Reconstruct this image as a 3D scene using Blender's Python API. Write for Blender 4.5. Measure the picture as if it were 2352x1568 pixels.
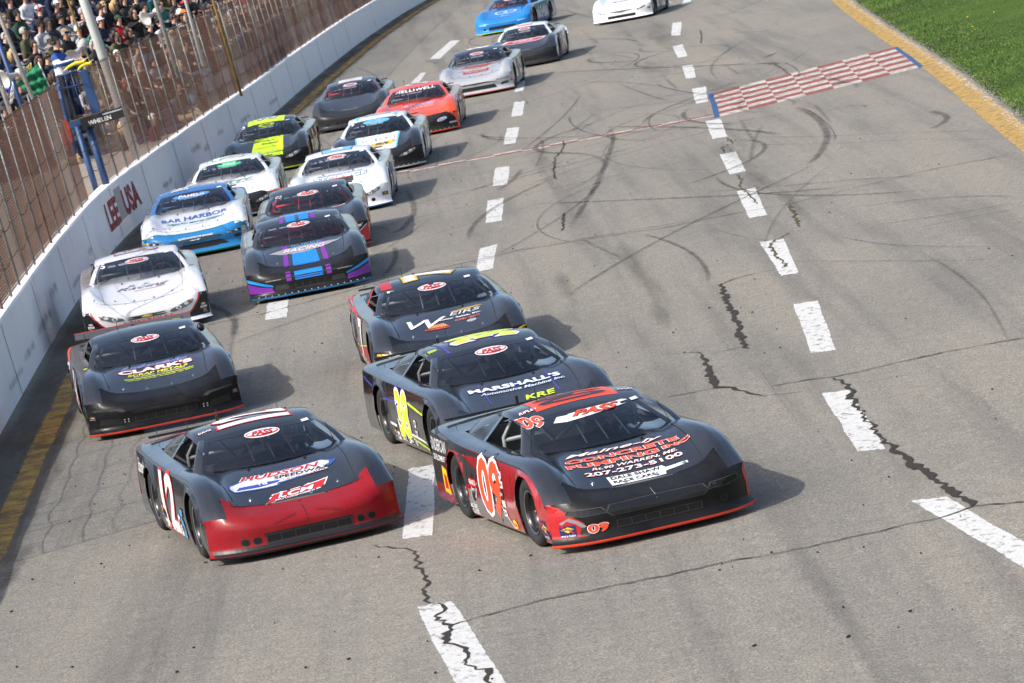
import bpy, bmesh, math, random
import numpy as np
from mathutils import Vector, Matrix
from mathutils.bvhtree import BVHTree
from mathutils.geometry import tessellate_polygon

for o in list(bpy.data.objects):
    bpy.data.objects.remove(o)
scene = bpy.context.scene
C = scene.collection
rnd = random.Random(7)
PI = math.pi

# ------------------------------------------------------------------ camera
PITCH, ROLL, FPX, CAM_Z = 0.1164004, 0.28448, 9808.372, 6.5
cam_d = bpy.data.cameras.new('camera')
cam_d.sensor_width = 36.0
cam_d.lens = FPX * 36.0 / 2352.0
cam_d.clip_start = 0.5
cam_d.clip_end = 3000.0
cam_d.dof.use_dof = True
cam_d.dof.focus_distance = 40.0
cam_d.dof.aperture_fstop = 11.0
cam = bpy.data.objects.new('camera', cam_d)
C.objects.link(cam)
CF = Vector((0, math.cos(PITCH), -math.sin(PITCH)))
_u0 = Vector((0, math.sin(PITCH), math.cos(PITCH)))
_r0 = Vector((1, 0, 0))
CR = _r0 * math.cos(ROLL) - _u0 * math.sin(ROLL)
CU = _r0 * math.sin(ROLL) + _u0 * math.cos(ROLL)
cam.matrix_world = Matrix(((CR.x, CU.x, -CF.x, 0), (CR.y, CU.y, -CF.y, 0), (CR.z, CU.z, -CF.z, CAM_Z), (0, 0, 0, 1)))
scene.camera = cam

# ------------------------------------------------------------------ sky and sun
SUN_EL, SUN_AZ = math.radians(44), math.radians(216)   # azimuth of the direction TO the sun, from +X counter-clockwise
sun_dir = Vector((math.cos(SUN_EL) * math.cos(SUN_AZ), math.cos(SUN_EL) * math.sin(SUN_AZ), math.sin(SUN_EL)))
world = bpy.data.worlds.new('World')
scene.world = world
world.use_nodes = True
wn = world.node_tree
wn.nodes.clear()
sky = wn.nodes.new('ShaderNodeTexSky')
sky.sky_type = 'NISHITA'
sky.sun_disc = False
sky.sun_elevation = SUN_EL
sky.sun_rotation = math.atan2(sun_dir.x, sun_dir.y)
sky.air_density = 1.0
sky.dust_density = 4.0
sky.ozone_density = 1.0
bg = wn.nodes.new('ShaderNodeBackground')
bg.inputs['Strength'].default_value = 0.15
wo = wn.nodes.new('ShaderNodeOutputWorld')
wn.links.new(sky.outputs[0], bg.inputs['Color'])
wn.links.new(bg.outputs[0], wo.inputs['Surface'])
sl = bpy.data.lights.new('sun', 'SUN')
sl.energy = 3.1
sl.angle = math.radians(0.55)
sl.color = (1.0, 0.955, 0.89)
so = bpy.data.objects.new('sun', sl)
C.objects.link(so)
so.rotation_euler = sun_dir.to_track_quat('Z', 'Y').to_euler()
so.location = (-40, -20, 60)
vs = scene.view_settings
vs.view_transform = 'Standard'
vs.look = 'None'
vs.gamma = 1.0
vs.exposure = 0.55
vs.use_curve_mapping = False

# ------------------------------------------------------------------ the banked surface and pixel rays (layout survey)
BETA = 0.0994635
Z0, TB, TK = -6.2445085 / math.cos(BETA) + CAM_Z, math.tan(BETA), math.tan(math.radians(2.6))
KX = [3.0, 3.01, 3.44, 3.81, 4.23, 4.56, 4.95, 5.45, 5.87, 6.33, 7.05, 8.3, 14, 30]
KY = [30, 41.6, 49.5, 57.6, 66, 74, 82.4, 92.7, 102, 111, 122, 136, 180, 260]
def zs(x, y):
    """height of the track: outer lanes banked 5.7 degrees, the inner lane flatter"""
    d = x - np.interp(y, KY, KX)
    return Z0 - TB * x + TK * 0.5 * (d + np.sqrt(d * d + 0.25))
def normal_at(x, y):
    e = 0.4
    n = Vector((-(zs(x + e, y) - zs(x - e, y)) / (2 * e), -(zs(x, y + e) - zs(x, y - e)) / (2 * e), 1.0))
    return n.normalized()
def ray(px, py):
    return CR * (px - 1176.0) - CU * (py - 784.0) + CF * FPX
def ground(px, py, h=0.0):
    """where a point surveyed on the photograph (2352 px wide) lies on the track surface"""
    d = ray(px, py)
    t = 60.0 / d.y
    for _ in range(40):
        q = d * t
        g = q.z + CAM_Z - float(zs(q.x, q.y)) - h
        q2 = d * (t * 1.001)
        g2 = q2.z + CAM_Z - float(zs(q2.x, q2.y)) - h
        t -= g / ((g2 - g) / (t * 0.001))
    q = d * t
    return Vector((q.x, q.y, q.z + CAM_Z))
def at_depth(px, py, y):
    d = ray(px, py)
    q = d * (y / d.y)
    return Vector((q.x, q.y, q.z + CAM_Z))

# ------------------------------------------------------------------ helpers
def link(o, parent=None):
    C.objects.link(o)
    if parent is not None:
        o.parent = parent
    return o
def obj_from(name, verts, faces, m=None, parent=None, smooth=False):
    me = bpy.data.meshes.new(name)
    me.from_pydata([tuple(v) for v in verts], [], faces)
    if smooth:
        me.polygons.foreach_set('use_smooth', [True] * len(me.polygons))
    me.update()
    if m is not None:
        me.materials.append(m)
    return link(bpy.data.objects.new(name, me), parent)
def share(name, me, m, parent=None):
    """an object on shared mesh data with its own material"""
    o = bpy.data.objects.new(name, me)
    if len(me.materials) == 0:
        me.materials.append(None)
    ms = m if isinstance(m, (list, tuple)) else [m]
    for i, mm in enumerate(ms):
        o.material_slots[i].link = 'OBJECT'
        o.material_slots[i].material = mm
    return link(o, parent)
def tag(o, label=None, cat=None, group=None, kind=None):
    if label: o['label'] = label
    if cat: o['category'] = cat
    if group: o['group'] = group
    if kind: o['kind'] = kind
    return o
def empty(name, loc=(0, 0, 0)):
    o = bpy.data.objects.new(name, None)
    o.empty_display_size = 0.2
    o.location = loc
    return link(o)
class MB:
    """collects boxes, tubes and lathes into one mesh"""
    def __init__(s):
        s.v, s.f, s.mi = [], [], []
    def add(s, v, f, mi=0):
        b = len(s.v)
        s.v += [tuple(q) for q in v]
        s.f += [tuple(i + b for i in q) for q in f]
        s.mi += [mi] * len(f)
        return s
    def box(s, c, size, M=None, mi=0):
        hx, hy, hz = size[0] / 2, size[1] / 2, size[2] / 2
        vs_ = [Vector((x, y, z)) for x in (-hx, hx) for y in (-hy, hy) for z in (-hz, hz)]
        if M is not None:
            vs_ = [M @ q for q in vs_]
        vs_ = [q + Vector(c) for q in vs_]
        return s.add(vs_, [(0, 1, 3, 2), (4, 6, 7, 5), (0, 4, 5, 1), (2, 3, 7, 6), (0, 2, 6, 4), (1, 5, 7, 3)], mi)
    def tube(s, pts, r, n=8, mi=0, cap=True):
        pts = [Vector(q) for q in pts]
        rs = r if isinstance(r, (list, tuple)) else [r] * len(pts)
        rings = []
        ref = Vector((0, 0, 1))
        for i, q in enumerate(pts):
            t = (pts[min(i + 1, len(pts) - 1)] - pts[max(i - 1, 0)]).normalized()
            if abs(t.dot(ref)) > 0.95:
                ref = Vector((1, 0, 0)) if abs(t.x) < 0.9 else Vector((0, 1, 0))
            a = t.cross(ref).normalized()
            b = t.cross(a)
            rings.append([q + (a * math.cos(2 * PI * k / n) + b * math.sin(2 * PI * k / n)) * rs[i] for k in range(n)])
        v = [q for r_ in rings for q in r_]
        f = []
        for i in range(len(pts) - 1):
            for k in range(n):
                f.append((i * n + k, i * n + (k + 1) % n, (i + 1) * n + (k + 1) % n, (i + 1) * n + k))
        if cap:
            f.append(tuple(range(n - 1, -1, -1)))
            f.append(tuple((len(pts) - 1) * n + k for k in range(n)))
        return s.add(v, f, mi)
    def lathe(s, prof, axis, centre, n=24, mi=0):
        """prof: (radius, offset along axis)"""
        ax = Vector(axis).normalized()
        ref = Vector((0, 0, 1)) if abs(ax.z) < 0.9 else Vector((1, 0, 0))
        a = ax.cross(ref).normalized()
        b = ax.cross(a)
        v, f = [], []
        for (r, h) in prof:
            for k in range(n):
                v.append(Vector(centre) + ax * h + (a * math.cos(2 * PI * k / n) + b * math.sin(2 * PI * k / n)) * r)
        for i in range(len(prof) - 1):
            for k in range(n):
                f.append((i * n + k, i * n + (k + 1) % n, (i + 1) * n + (k + 1) % n, (i + 1) * n + k))
        return s.add(v, f, mi)
    def grid(s, rows, mi=0, skip=None):
        nr, nc = len(rows), len(rows[0])
        v = [q for r_ in rows for q in r_]
        f = [(i * nc + j, i * nc + j + 1, (i + 1) * nc + j + 1, (i + 1) * nc + j) for i in range(nr - 1) for j in range(nc - 1) if not (skip and skip(i, j))]
        return s.add(v, f, mi)
    def mesh(s, name, smooth=False):
        me = bpy.data.meshes.new(name)
        used = sorted(set(i for f in s.f for i in f))
        if len(used) < len(s.v):                 # drop points left over by skipped faces
            ix = {u: k for k, u in enumerate(used)}
            s.v = [s.v[u] for u in used]; s.f = [tuple(ix[i] for i in f) for f in s.f]
        me.from_pydata([tuple(q) for q in s.v], [], s.f)
        if smooth:
            me.polygons.foreach_set('use_smooth', [True] * len(me.polygons))
        if any(s.mi):
            me.polygons.foreach_set('material_index', s.mi)
        me.update()
        return me
    def build(s, name, m=None, parent=None, smooth=False):
        me = s.mesh(name, smooth)
        for mm in (m if isinstance(m, (list, tuple)) else [m]):
            me.materials.append(mm)
        return link(bpy.data.objects.new(name, me), parent)

# ------------------------------------------------------------------ materials
_mc = {}
def new_mat(name):
    m = bpy.data.materials.new(name)
    m.use_nodes = True
    nt = m.node_tree
    return m, nt, nt.nodes['Principled BSDF']
def noise(nt, scale, detail=4, rough=0.6, coord='Object', vec=None):
    n = nt.nodes.new('ShaderNodeTexNoise')
    n.inputs['Scale'].default_value = scale
    n.inputs['Detail'].default_value = detail
    n.inputs['Roughness'].default_value = rough
    if vec is None:
        tc = nt.nodes.new('ShaderNodeTexCoord')
        vec = tc.outputs[coord]
    nt.links.new(vec, n.inputs['Vector'])
    return n
def ramp(nt, inp, stops):
    r = nt.nodes.new('ShaderNodeValToRGB')
    els = r.color_ramp.elements
    while len(els) < len(stops):
        els.new(0.5)
    for e, (p_, c) in zip(els, stops):
        e.position = p_
        e.color = (c[0], c[1], c[2], 1) if isinstance(c, (tuple, list)) else (c, c, c, 1)
    nt.links.new(inp, r.inputs['Fac'])
    return r
def mixc(nt, fac, a, b):
    m = nt.nodes.new('ShaderNodeMix')
    m.data_type = 'RGBA'
    for s_, val in (('Factor', fac), ('A', a), ('B', b)):
        idx = {'Factor': 0, 'A': 6, 'B': 7}[s_]
        if hasattr(val, 'is_linked') or hasattr(val, 'links'):
            nt.links.new(val, m.inputs[idx])
        else:
            m.inputs[idx].default_value = (*val, 1) if isinstance(val, (tuple, list)) else val
    return m.outputs[2]
def mat(col, rough=0.5, metal=0.0, coat=0.0, var=0.12, scale=9.0, bump=0.0, name='plain'):
    key = (tuple(col), rough, metal, coat, var, scale, bump, name)
    if key in _mc:
        return _mc[key]
    m, nt, b = new_mat(name)
    n = noise(nt, scale)
    d = tuple(c * (1 - var) for c in col)
    l = tuple(min(1.0, c * (1 + var)) for c in col)
    r = ramp(nt, n.outputs['Fac'], [(0.3, d), (0.7, l)])
    nt.links.new(r.outputs[0], b.inputs['Base Color'])
    b.inputs['Roughness'].default_value = rough
    b.inputs['Metallic'].default_value = metal
    b.inputs['Coat Weight'].default_value = coat
    b.inputs['Coat Roughness'].default_value = 0.08
    if bump:
        bp_ = nt.nodes.new('ShaderNodeBump')
        bp_.inputs['Strength'].default_value = bump
        bp_.inputs['Distance'].default_value = 0.01
        nt.links.new(n.outputs['Fac'], bp_.inputs['Height'])
        nt.links.new(bp_.outputs[0], b.inputs['Normal'])
    _mc[key] = m
    return m
def srgb(r, g, b):
    f = lambda c: (c / 255 / 12.92) if c / 255 <= 0.04045 else ((c / 255 + 0.055) / 1.055) ** 2.4
    return (f(r), f(g), f(b))
def paint(col, gloss=0.22, spec=0.55, coat=0.9):
    """car paint or wrap: slight dust, slightly wavy sheet metal"""
    key = ('paint', tuple(col), gloss, spec)
    if key in _mc:
        return _mc[key]
    m, nt, b = new_mat('body_paint')
    n = noise(nt, 2.2, 5, 0.65)
    dust = noise(nt, 38.0, 3, 0.7)
    lum = 0.02 + 0.3 * max(col)
    dirty = tuple(c * 0.93 + d * 0.05 for c, d in zip(col, (0.30, 0.28, 0.25)))
    clean = tuple(col)
    r = ramp(nt, n.outputs['Fac'], [(0.35, clean), (0.75, dirty)])
    nt.links.new(r.outputs[0], b.inputs['Base Color'])
    rr = ramp(nt, dust.outputs['Fac'], [(0.3, gloss * 0.85), (0.75, gloss * 1.35)])
    nt.links.new(rr.outputs[0], b.inputs['Roughness'])
    b.inputs['Coat Weight'].default_value = coat
    b.inputs['Specular IOR Level'].default_value = spec
    b.inputs['Coat Roughness'].default_value = 0.07
    w = noise(nt, 3.1, 2, 0.5)
    bp_ = nt.nodes.new('ShaderNodeBump')
    bp_.inputs['Strength'].default_value = 0.10
    bp_.inputs['Distance'].default_value = 0.03
    nt.links.new(w.outputs['Fac'], bp_.inputs['Height'])
    nt.links.new(bp_.outputs[0], b.inputs['Normal'])
    nt.links.new(bp_.outputs[0], b.inputs['Coat Normal'])
    _mc[key] = m
    return m
def glass(tint, refl=1.0, name='window_lexan'):
    key = ('glass', tuple(tint), refl)
    if key in _mc:
        return _mc[key]
    m = bpy.data.materials.new(name)
    m.use_nodes = True
    nt = m.node_tree
    nt.nodes.clear()
    out = nt.nodes.new('ShaderNodeOutputMaterial')
    t = nt.nodes.new('ShaderNodeBsdfTransparent')
    t.inputs[0].default_value = (*tint, 1)
    g = nt.nodes.new('ShaderNodeBsdfGlossy')
    g.inputs['Roughness'].default_value = 0.06
    g.inputs[0].default_value = (1, 1, 1, 1)
    fr = nt.nodes.new('ShaderNodeFresnel')
    fr.inputs['IOR'].default_value = 1.5
    mul = nt.nodes.new('ShaderNodeMath')
    mul.operation = 'MULTIPLY_ADD'
    mul.inputs[1].default_value = 1.1 * refl
    nz = noise(nt, 5.0, 4, 0.7)
    nm = nt.nodes.new('ShaderNodeMath')
    nm.operation = 'MULTIPLY'
    nm.inputs[1].default_value = 0.07
    nt.links.new(nz.outputs['Fac'], nm.inputs[0])
    nt.links.new(nm.outputs[0], mul.inputs[2])
    nt.links.new(fr.outputs[0], mul.inputs[0])
    mx = nt.nodes.new('ShaderNodeMixShader')
    nt.links.new(mul.outputs[0], mx.inputs[0])
    nt.links.new(t.outputs[0], mx.inputs[1])
    nt.links.new(g.outputs[0], mx.inputs[2])
    nt.links.new(mx.outputs[0], out.inputs['Surface'])
    _mc[key] = m
    return m
# ------------------------------------------------------------------ the setting: track, infield, paint, cracks, rubber
def smooth_interp(ys, xs):
    yy = np.arange(-120, 420, 1.0)
    xx = np.interp(yy, ys, xs)
    lo, hi = (xs[1] - xs[0]) / (ys[1] - ys[0]), (xs[-1] - xs[-2]) / (ys[-1] - ys[-2])
    xx = np.where(yy < ys[0], xs[0] + (yy - ys[0]) * lo, xx)
    xx = np.where(yy > ys[-1], xs[-1] + (yy - ys[-1]) * hi, xx)
    k = np.hanning(19); k /= k.sum()
    xp = np.pad(xx, 9, mode='reflect', reflect_type='odd')
    xx = np.convolve(xp, k, mode='valid')
    return lambda y: np.interp(y, yy, xx)
wall_x = smooth_interp([0, 30, 45, 57, 66, 75, 82, 90, 100, 117, 130, 153, 175, 200, 240, 300],
                       [-4.6, -6.0, -6.45, -6.62, -6.74, -6.78, -6.74, -6.3, -5.65, -4.5, -3.82, -2.3, -0.5, 2.2, 9, 24])
inner_x = smooth_interp([0, 35, 41, 50, 65, 79, 86, 103, 118, 140, 180, 240, 300], [8.5, 7.4, 7.35, 7.65, 8.35, 9.22, 9.6, 10.4, 11.2, 13, 19, 34, 55])

def asphalt_mat():
    m, nt, b = new_mat('weathered_asphalt')
    tc = nt.nodes.new('ShaderNodeTexCoord')
    P = tc.outputs['Object']
    fine = noise(nt, 46.0, 4, 0.8, vec=P)
    vor = nt.nodes.new('ShaderNodeTexVoronoi')
    vor.inputs['Scale'].default_value = 75.0
    nt.links.new(P, vor.inputs['Vector'])
    mp = nt.nodes.new('ShaderNodeMapping')
    mp.inputs['Scale'].default_value = (1.5, 0.05, 1.0)
    nt.links.new(P, mp.inputs['Vector'])
    streak = noise(nt, 1.0, 6, 0.65, vec=mp.outputs[0])
    mp2 = nt.nodes.new('ShaderNodeMapping')
    mp2.inputs['Scale'].default_value = (0.35, 0.10, 1.0)
    nt.links.new(P, mp2.inputs['Vector'])
    blot = noise(nt, 1.0, 5, 0.6, vec=mp2.outputs[0])
    med = noise(nt, 6.0, 5, 0.7, vec=P)
    c1 = ramp(nt, fine.outputs['Fac'], [(0.27, (0.062, 0.057, 0.049)), (0.5, (0.205, 0.192, 0.166)), (0.73, (0.41, 0.385, 0.335))])
    c2 = ramp(nt, vor.outputs['Color'], [(0.1, 0.82), (0.55, 1.02), (0.92, 1.2)])
    mu = nt.nodes.new('ShaderNodeMix'); mu.data_type = 'RGBA'; mu.blend_type = 'MULTIPLY'; mu.inputs[0].default_value = 1.0
    nt.links.new(c1.outputs[0], mu.inputs[6]); nt.links.new(c2.outputs[0], mu.inputs[7])
    cur = mu.outputs[2]
    for src, stops in ((streak.outputs['Fac'], [(0.28, (0.66, 0.66, 0.68)), (0.5, (1.0, 1.0, 1.0)), (0.8, (1.12, 1.09, 1.05))]),
                       (blot.outputs['Fac'], [(0.3, (0.82, 0.83, 0.85)), (0.5, (1.0, 1.0, 1.0)), (0.72, (1.12, 1.09, 1.05))]),
                       (med.outputs['Fac'], [(0.3, (0.86, 0.86, 0.86)), (0.7, (1.1, 1.1, 1.1))])):
        r = ramp(nt, src, stops)
        mm = nt.nodes.new('ShaderNodeMix'); mm.data_type = 'RGBA'; mm.blend_type = 'MULTIPLY'; mm.inputs[0].default_value = 1.0
        nt.links.new(cur, mm.inputs[6]); nt.links.new(r.outputs[0], mm.inputs[7])
        cur = mm.outputs[2]
    nt.links.new(cur, b.inputs['Base Color'])
    b.inputs['Roughness'].default_value = 0.9
    b.inputs['Specular IOR Level'].default_value = 0.25
    bp_ = nt.nodes.new('ShaderNodeBump')
    bp_.inputs['Strength'].default_value = 0.3
    bp_.inputs['Distance'].default_value = 0.010
    nt.links.new(fine.outputs['Fac'], bp_.inputs['Height'])
    nt.links.new(bp_.outputs[0], b.inputs['Normal'])
    return m
def deposit(col, alpha, name, lo=0.35, hi=0.65, nscale=9.0, edge=0.25, stretch=(1, 1, 1), rough=0.85):
    """thin layer on the asphalt (rubber, worn paint, dust), broken up by noise and by its ragged edges"""
    m, nt, b = new_mat(name)
    tc = nt.nodes.new('ShaderNodeTexCoord')
    mp = nt.nodes.new('ShaderNodeMapping')
    mp.inputs['Scale'].default_value = stretch
    nt.links.new(tc.outputs['Object'], mp.inputs['Vector'])
    n = noise(nt, nscale, 6, 0.7, vec=mp.outputs[0])
    sep = nt.nodes.new('ShaderNodeSeparateXYZ')
    nt.links.new(tc.outputs['UV'], sep.inputs[0])
    def mth(op, a, b_=None, clamp=False):
        q = nt.nodes.new('ShaderNodeMath'); q.operation = op; q.use_clamp = clamp
        for i, val in enumerate((a, b_)):
            if val is None: continue
            if isinstance(val, (int, float)): q.inputs[i].default_value = val
            else: nt.links.new(val, q.inputs[i])
        return q.outputs[0]
    def soft(c, e):
        d = mth('MINIMUM', c, mth('SUBTRACT', 1.0, c))
        return mth('DIVIDE', d, e, True)
    e1 = soft(sep.outputs[1], edge)
    e2 = soft(sep.outputs[0], edge * 0.5)
    e = mth('MULTIPLY', e1, e2)
    shift = mth('ADD', n.outputs['Fac'], mth('MULTIPLY', mth('SUBTRACT', e, 1.0), 0.55))
    r = ramp(nt, shift, [(lo, 0.0), (hi, 1.0)])
    a = mth('MULTIPLY', r.outputs[0], alpha)
    nt.links.new(a, b.inputs['Alpha'])
    n2 = noise(nt, 26.0, 4, 0.7, vec=tc.outputs['Object'])
    rc = ramp(nt, n2.outputs['Fac'], [(0.3, tuple(c * 0.78 for c in col)), (0.7, tuple(min(1, c * 1.1) for c in col))])
    nt.links.new(rc.outputs[0], b.inputs['Base Color'])
    b.inputs['Roughness'].default_value = rough
    b.inputs['Specular IOR Level'].default_value = 0.2
    return m

def sheet(name, xa, xb, ys, nx, zf, m):
    v, f = [], []
    for y in ys:
        a, b_ = xa(y), xb(y)
        for i in range(nx + 1):
            x = a + (b_ - a) * i / nx
            v.append((x, y, float(zf(x, y))))
    for j in range(len(ys) - 1):
        for i in range(nx):
            q = j * (nx + 1) + i
            f.append((q, q + 1, q + nx + 2, q + nx + 1))
    return obj_from(name, v, f, m, smooth=True)
YS = list(np.arange(-20, 300, 2.0))
M_ASPH = asphalt_mat()
track = tag(sheet('track', lambda y: wall_x(y) - 0.15, lambda y: inner_x(y) + 0.62, YS, 48, zs, M_ASPH), kind='structure')

# ---- ribbons on the surface
def surf(x, y, lift):
    return (x, y, float(zs(x, y)) + lift)
def ribbon(name, pts, width, lift, m, step=0.6, jitter=0.0, seed=0, wvar=0.0):
    """a strip along surveyed points; width number or list"""
    R = random.Random(seed)
    P = [Vector((q[0], q[1], 0)) for q in pts]
    ws = width if isinstance(width, (list, tuple)) else [width] * len(P)
    cen, wid = [], []
    for i in range(len(P) - 1):
        n = max(1, int((P[i + 1] - P[i]).length / step))
        for k in range(n):
            t = k / n
            cen.append(P[i].lerp(P[i + 1], t)); wid.append(ws[i] + (ws[i + 1] - ws[i]) * t)
    cen.append(P[-1]); wid.append(ws[-1])
    v, f, uv = [], [], []
    L = len(cen)
    for i, c in enumerate(cen):
        t = (cen[min(i + 1, L - 1)] - cen[max(i - 1, 0)]).normalized()
        nrm = Vector((-t.y, t.x, 0))
        c2 = c + nrm * R.uniform(-jitter, jitter)
        w = wid[i] * (1 + R.uniform(-wvar, wvar)) * 0.5
        for s_ in (-1, 1):
            q = c2 + nrm * (s_ * w * (1 + R.uniform(-wvar, wvar) * 0.7))
            v.append(surf(q.x, q.y, lift)); uv.append((i / max(1, L - 1), 0.5 + 0.5 * s_))
    for i in range(L - 1):
        f.append((2 * i, 2 * i + 2, 2 * i + 3, 2 * i + 1))
    o = obj_from(name, v, f, m, track)
    ul = o.data.uv_layers.new(name='UVMap')
    for lp in o.data.loops:
        ul.data[lp.index].uv = uv[lp.vertex_index]
    return o
def quad(name, corners, lift, m, nu=4, nv=6, rag=0.012, seed=0):
    """a painted patch from four surveyed corners TL TR BR BL"""
    R = random.Random(seed)
    TL, TR, BR, BL = [Vector((c[0], c[1], 0)) for c in corners]
    v, f, uv = [], [], []
    for j in range(nv + 1):
        for i in range(nu + 1):
            a = TL.lerp(TR, i / nu); b_ = BL.lerp(BR, i / nu)
            q = a.lerp(b_, j / nv)
            if i in (0, nu): q.x += R.uniform(-rag, rag)
            if j in (0, nv): q.y += R.uniform(-rag, rag) * 4
            v.append(surf(q.x, q.y, lift)); uv.append((j / nv, i / nu))
    for j in range(nv):
        for i in range(nu):
            q = j * (nu + 1) + i
            f.append((q, q + nu + 1, q + nu + 2, q + 1))
    o = obj_from(name, v, f, m, track)
    ul = o.data.uv_layers.new(name='UVMap')
    for lp in o.data.loops:
        ul.data[lp.index].uv = uv[lp.vertex_index]
    return o
def g(px, py):
    q = ground(px, py)
    return (q.x, q.y)
c3 = lambda x, y: g(1534.8 + 0.3474 * x, 0.3474 * y)
c4 = lambda x, y: g(1534.8 + 0.3765 * x, 531.3 + 0.3765 * y)
c7 = lambda x, y: g(649.4 + 0.4016 * x, 0.4016 * y)
c8 = lambda x, y: g(826.4 + 0.3012 * x, 1180.6 + 0.3012 * y)
c9 = lambda x, y: g(1534.8 + 0.3474 * x, 1062.6 + 0.3474 * y)

M_WHITE = deposit((0.58, 0.58, 0.565), 0.95, 'worn_white_paint', 0.28, 0.46, 12.0, 0.08, (1, .5, 1))
M_YEL = deposit((0.46, 0.30, 0.10), 0.92, 'worn_yellow_paint', 0.30, 0.52, 7.0, 0.08)
M_YELD = deposit((0.50, 0.30, 0.08), 0.9, 'dirty_yellow_paint', 0.30, 0.62, 2.6, 0.2)
M_CRACK = deposit((0.042, 0.036, 0.029), 0.95, 'crack_filler', 0.02, 0.12, 9.0, 0.02)
M_CRACKG = deposit((0.085, 0.075, 0.03), 0.95, 'mossy_crack', 0.05, 0.2, 9.0, 0.04)
M_RUB = deposit((0.022, 0.022, 0.024), 0.62, 'tyre_rubber', 0.25, 0.75, 7.0, 0.35)
M_RUBF = deposit((0.030, 0.030, 0.032), 0.46, 'faint_tyre_rubber', 0.22, 0.8, 5.0, 0.45)
M_GRIME = deposit((0.10, 0.08, 0.06), 0.6, 'wall_foot_grime', 0.18, 0.6, 1.4, 0.22, (1, 0.25, 1))
M_BLOT = deposit((0.045, 0.043, 0.042), 0.42, 'rubbered_lane', 0.35, 0.8, 1.0, 0.5, (1.4, 0.12, 1))

right_dashes = [[c3(80, 40), c3(120, -30), c3(162, -30), c3(150, 20)], [c3(25, 150), c3(95, 140), c3(85, 235), c3(15, 238)],
    [c3(22, 305), c3(98, 288), c3(132, 372), c3(60, 385)], [c3(85, 435), c3(168, 425), c3(188, 512), c3(115, 525)],
    [c3(150, 585), c3(255, 567), c3(270, 675), c3(178, 690)], [c3(238, 800), c3(350, 780), c3(400, 905), c3(290, 925)],
    [c3(328, 1020), c3(452, 995), c3(525, 1135), c3(400, 1160)], [c3(442, 1260), c3(585, 1230), c3(662, 1425), c3(530, 1452)],
    [c4(545, 60), c4(712, 37), c4(812, 258), c4(685, 280)], [c4(750, 437), c4(920, 412), c4(1040, 735), c4(870, 757)],
    [c4(918, 980), c4(1110, 955), c4(1350, 1340), c4(1155, 1362)], [c9(1570, 243), c9(1840, 212), c9(2560, 640), c9(2450, 760)]]
left_dashes = [[g(1035, 92), g(1060, 90), g(1010, 137), g(983, 137)], [c7(790, 415), c7(825, 412), c7(780, 475), c7(715, 490)],
    [c7(1345, 465), c7(1392, 455), c7(1380, 520), c7(1320, 530)], [c7(1318, 580), c7(1390, 575), c7(1375, 662), c7(1303, 672)],
    [c7(1280, 730), c7(1362, 722), c7(1335, 820), c7(1255, 832)], [g(1136, 385), g(1174, 379), g(1168, 425), g(1128, 430)],
    [g(1118, 460), g(1160, 452), g(1155, 508), g(1112, 515)], [g(1100, 570), g(1146, 558), g(1135, 618), g(1090, 628)],
    [g(612, 690), g(667, 683), g(662, 730), g(605, 737)], [g(937, 1073), g(1004, 1062), g(1000, 1235), g(920, 1246)],
    [g(948, 1389), g(1040, 1373), g(1190, 1600), g(1050, 1600)]]
for i, q in enumerate(right_dashes + left_dashes):
    quad('lane_dash', q, 0.004, M_WHITE, seed=i)

# yellow lines: inner edge and along the wall foot
quadY = list(np.arange(24, 240, 3.0))
ribbon('yellow_edge_line', [(inner_x(y) + 0.10, y) for y in quadY], 0.50, 0.004, M_YEL, 1.0, 0.01, 3, 0.04)
ribbon('yellow_wall_line', [(wall_x(y) + 0.66, y) for y in quadY], 0.40, 0.008, M_YELD, 1.0, 0.01, 4, 0.04)
ribbon('wall_foot_grime', [(wall_x(y) + 0.52, y) for y in quadY], 1.25, 0.004, M_GRIME, 1.5, 0.02, 5, 0.05)
M_FLAKE = deposit((0.74, 0.73, 0.68), 0.9, 'flaked_white_paint', 0.50, 0.66, 9.0, 0.2)
ribbon('flaked_edge_paint', [(inner_x(y) + 0.26, y) for y in quadY], 0.26, 0.010, M_FLAKE, 1.0, 0.02, 6, 0.1)
M_EDGE = deposit((0.26, 0.24, 0.20), 0.9, 'sandy_edge', 0.25, 0.5, 4.0, 0.3)
ribbon('sandy_track_edge', [(inner_x(y) + 0.48, y) for y in quadY], 0.30, 0.007, M_EDGE, 1.0, 0.03, 7, 0.1)

# chequered band and the finish line
def block(name, TL, TR, BR, BL, cols, rows, mats, lift):
    TL, TR, BR, BL = [Vector((*q, 0)) for q in (TL, TR, BR, BL)]
    v, f, mi, uv = [], [], [], []
    R = random.Random(5)
    for j in range(rows + 1):
        for i in range(cols + 1):
            q = TL.lerp(TR, i / cols).lerp(BL.lerp(BR, i / cols), j / rows)
            v.append(surf(q.x + R.uniform(-.01, .01), q.y + R.uniform(-.03, .03), lift))
    for j in range(rows):
        for i in range(cols):
            q = j * (cols + 1) + i
            f.append((q, q + cols + 1, q + cols + 2, q + 1)); mi.append((i + j) % len(mats))
    o = obj_from(name, v, f, None, track)
    for m in mats: o.data.materials.append(m)
    o.data.polygons.foreach_set('material_index', mi)
    ul = o.data.uv_layers.new(name='UVMap')
    for lp in o.data.loops:
        ul.data[lp.index].uv = (0.5, 0.5)
    return o
M_RED = deposit((0.33, 0.095, 0.09), 0.90, 'worn_red_paint', 0.32, 0.54, 6.0, 0.02)
M_WHT2 = deposit((0.56, 0.54, 0.49), 0.90, 'scuffed_white_paint', 0.32, 0.54, 6.0, 0.02)
M_BLUE = deposit((0.04, 0.11, 0.26), 0.85, 'worn_blue_paint', 0.24, 0.45, 6.0, 0.02)
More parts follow.
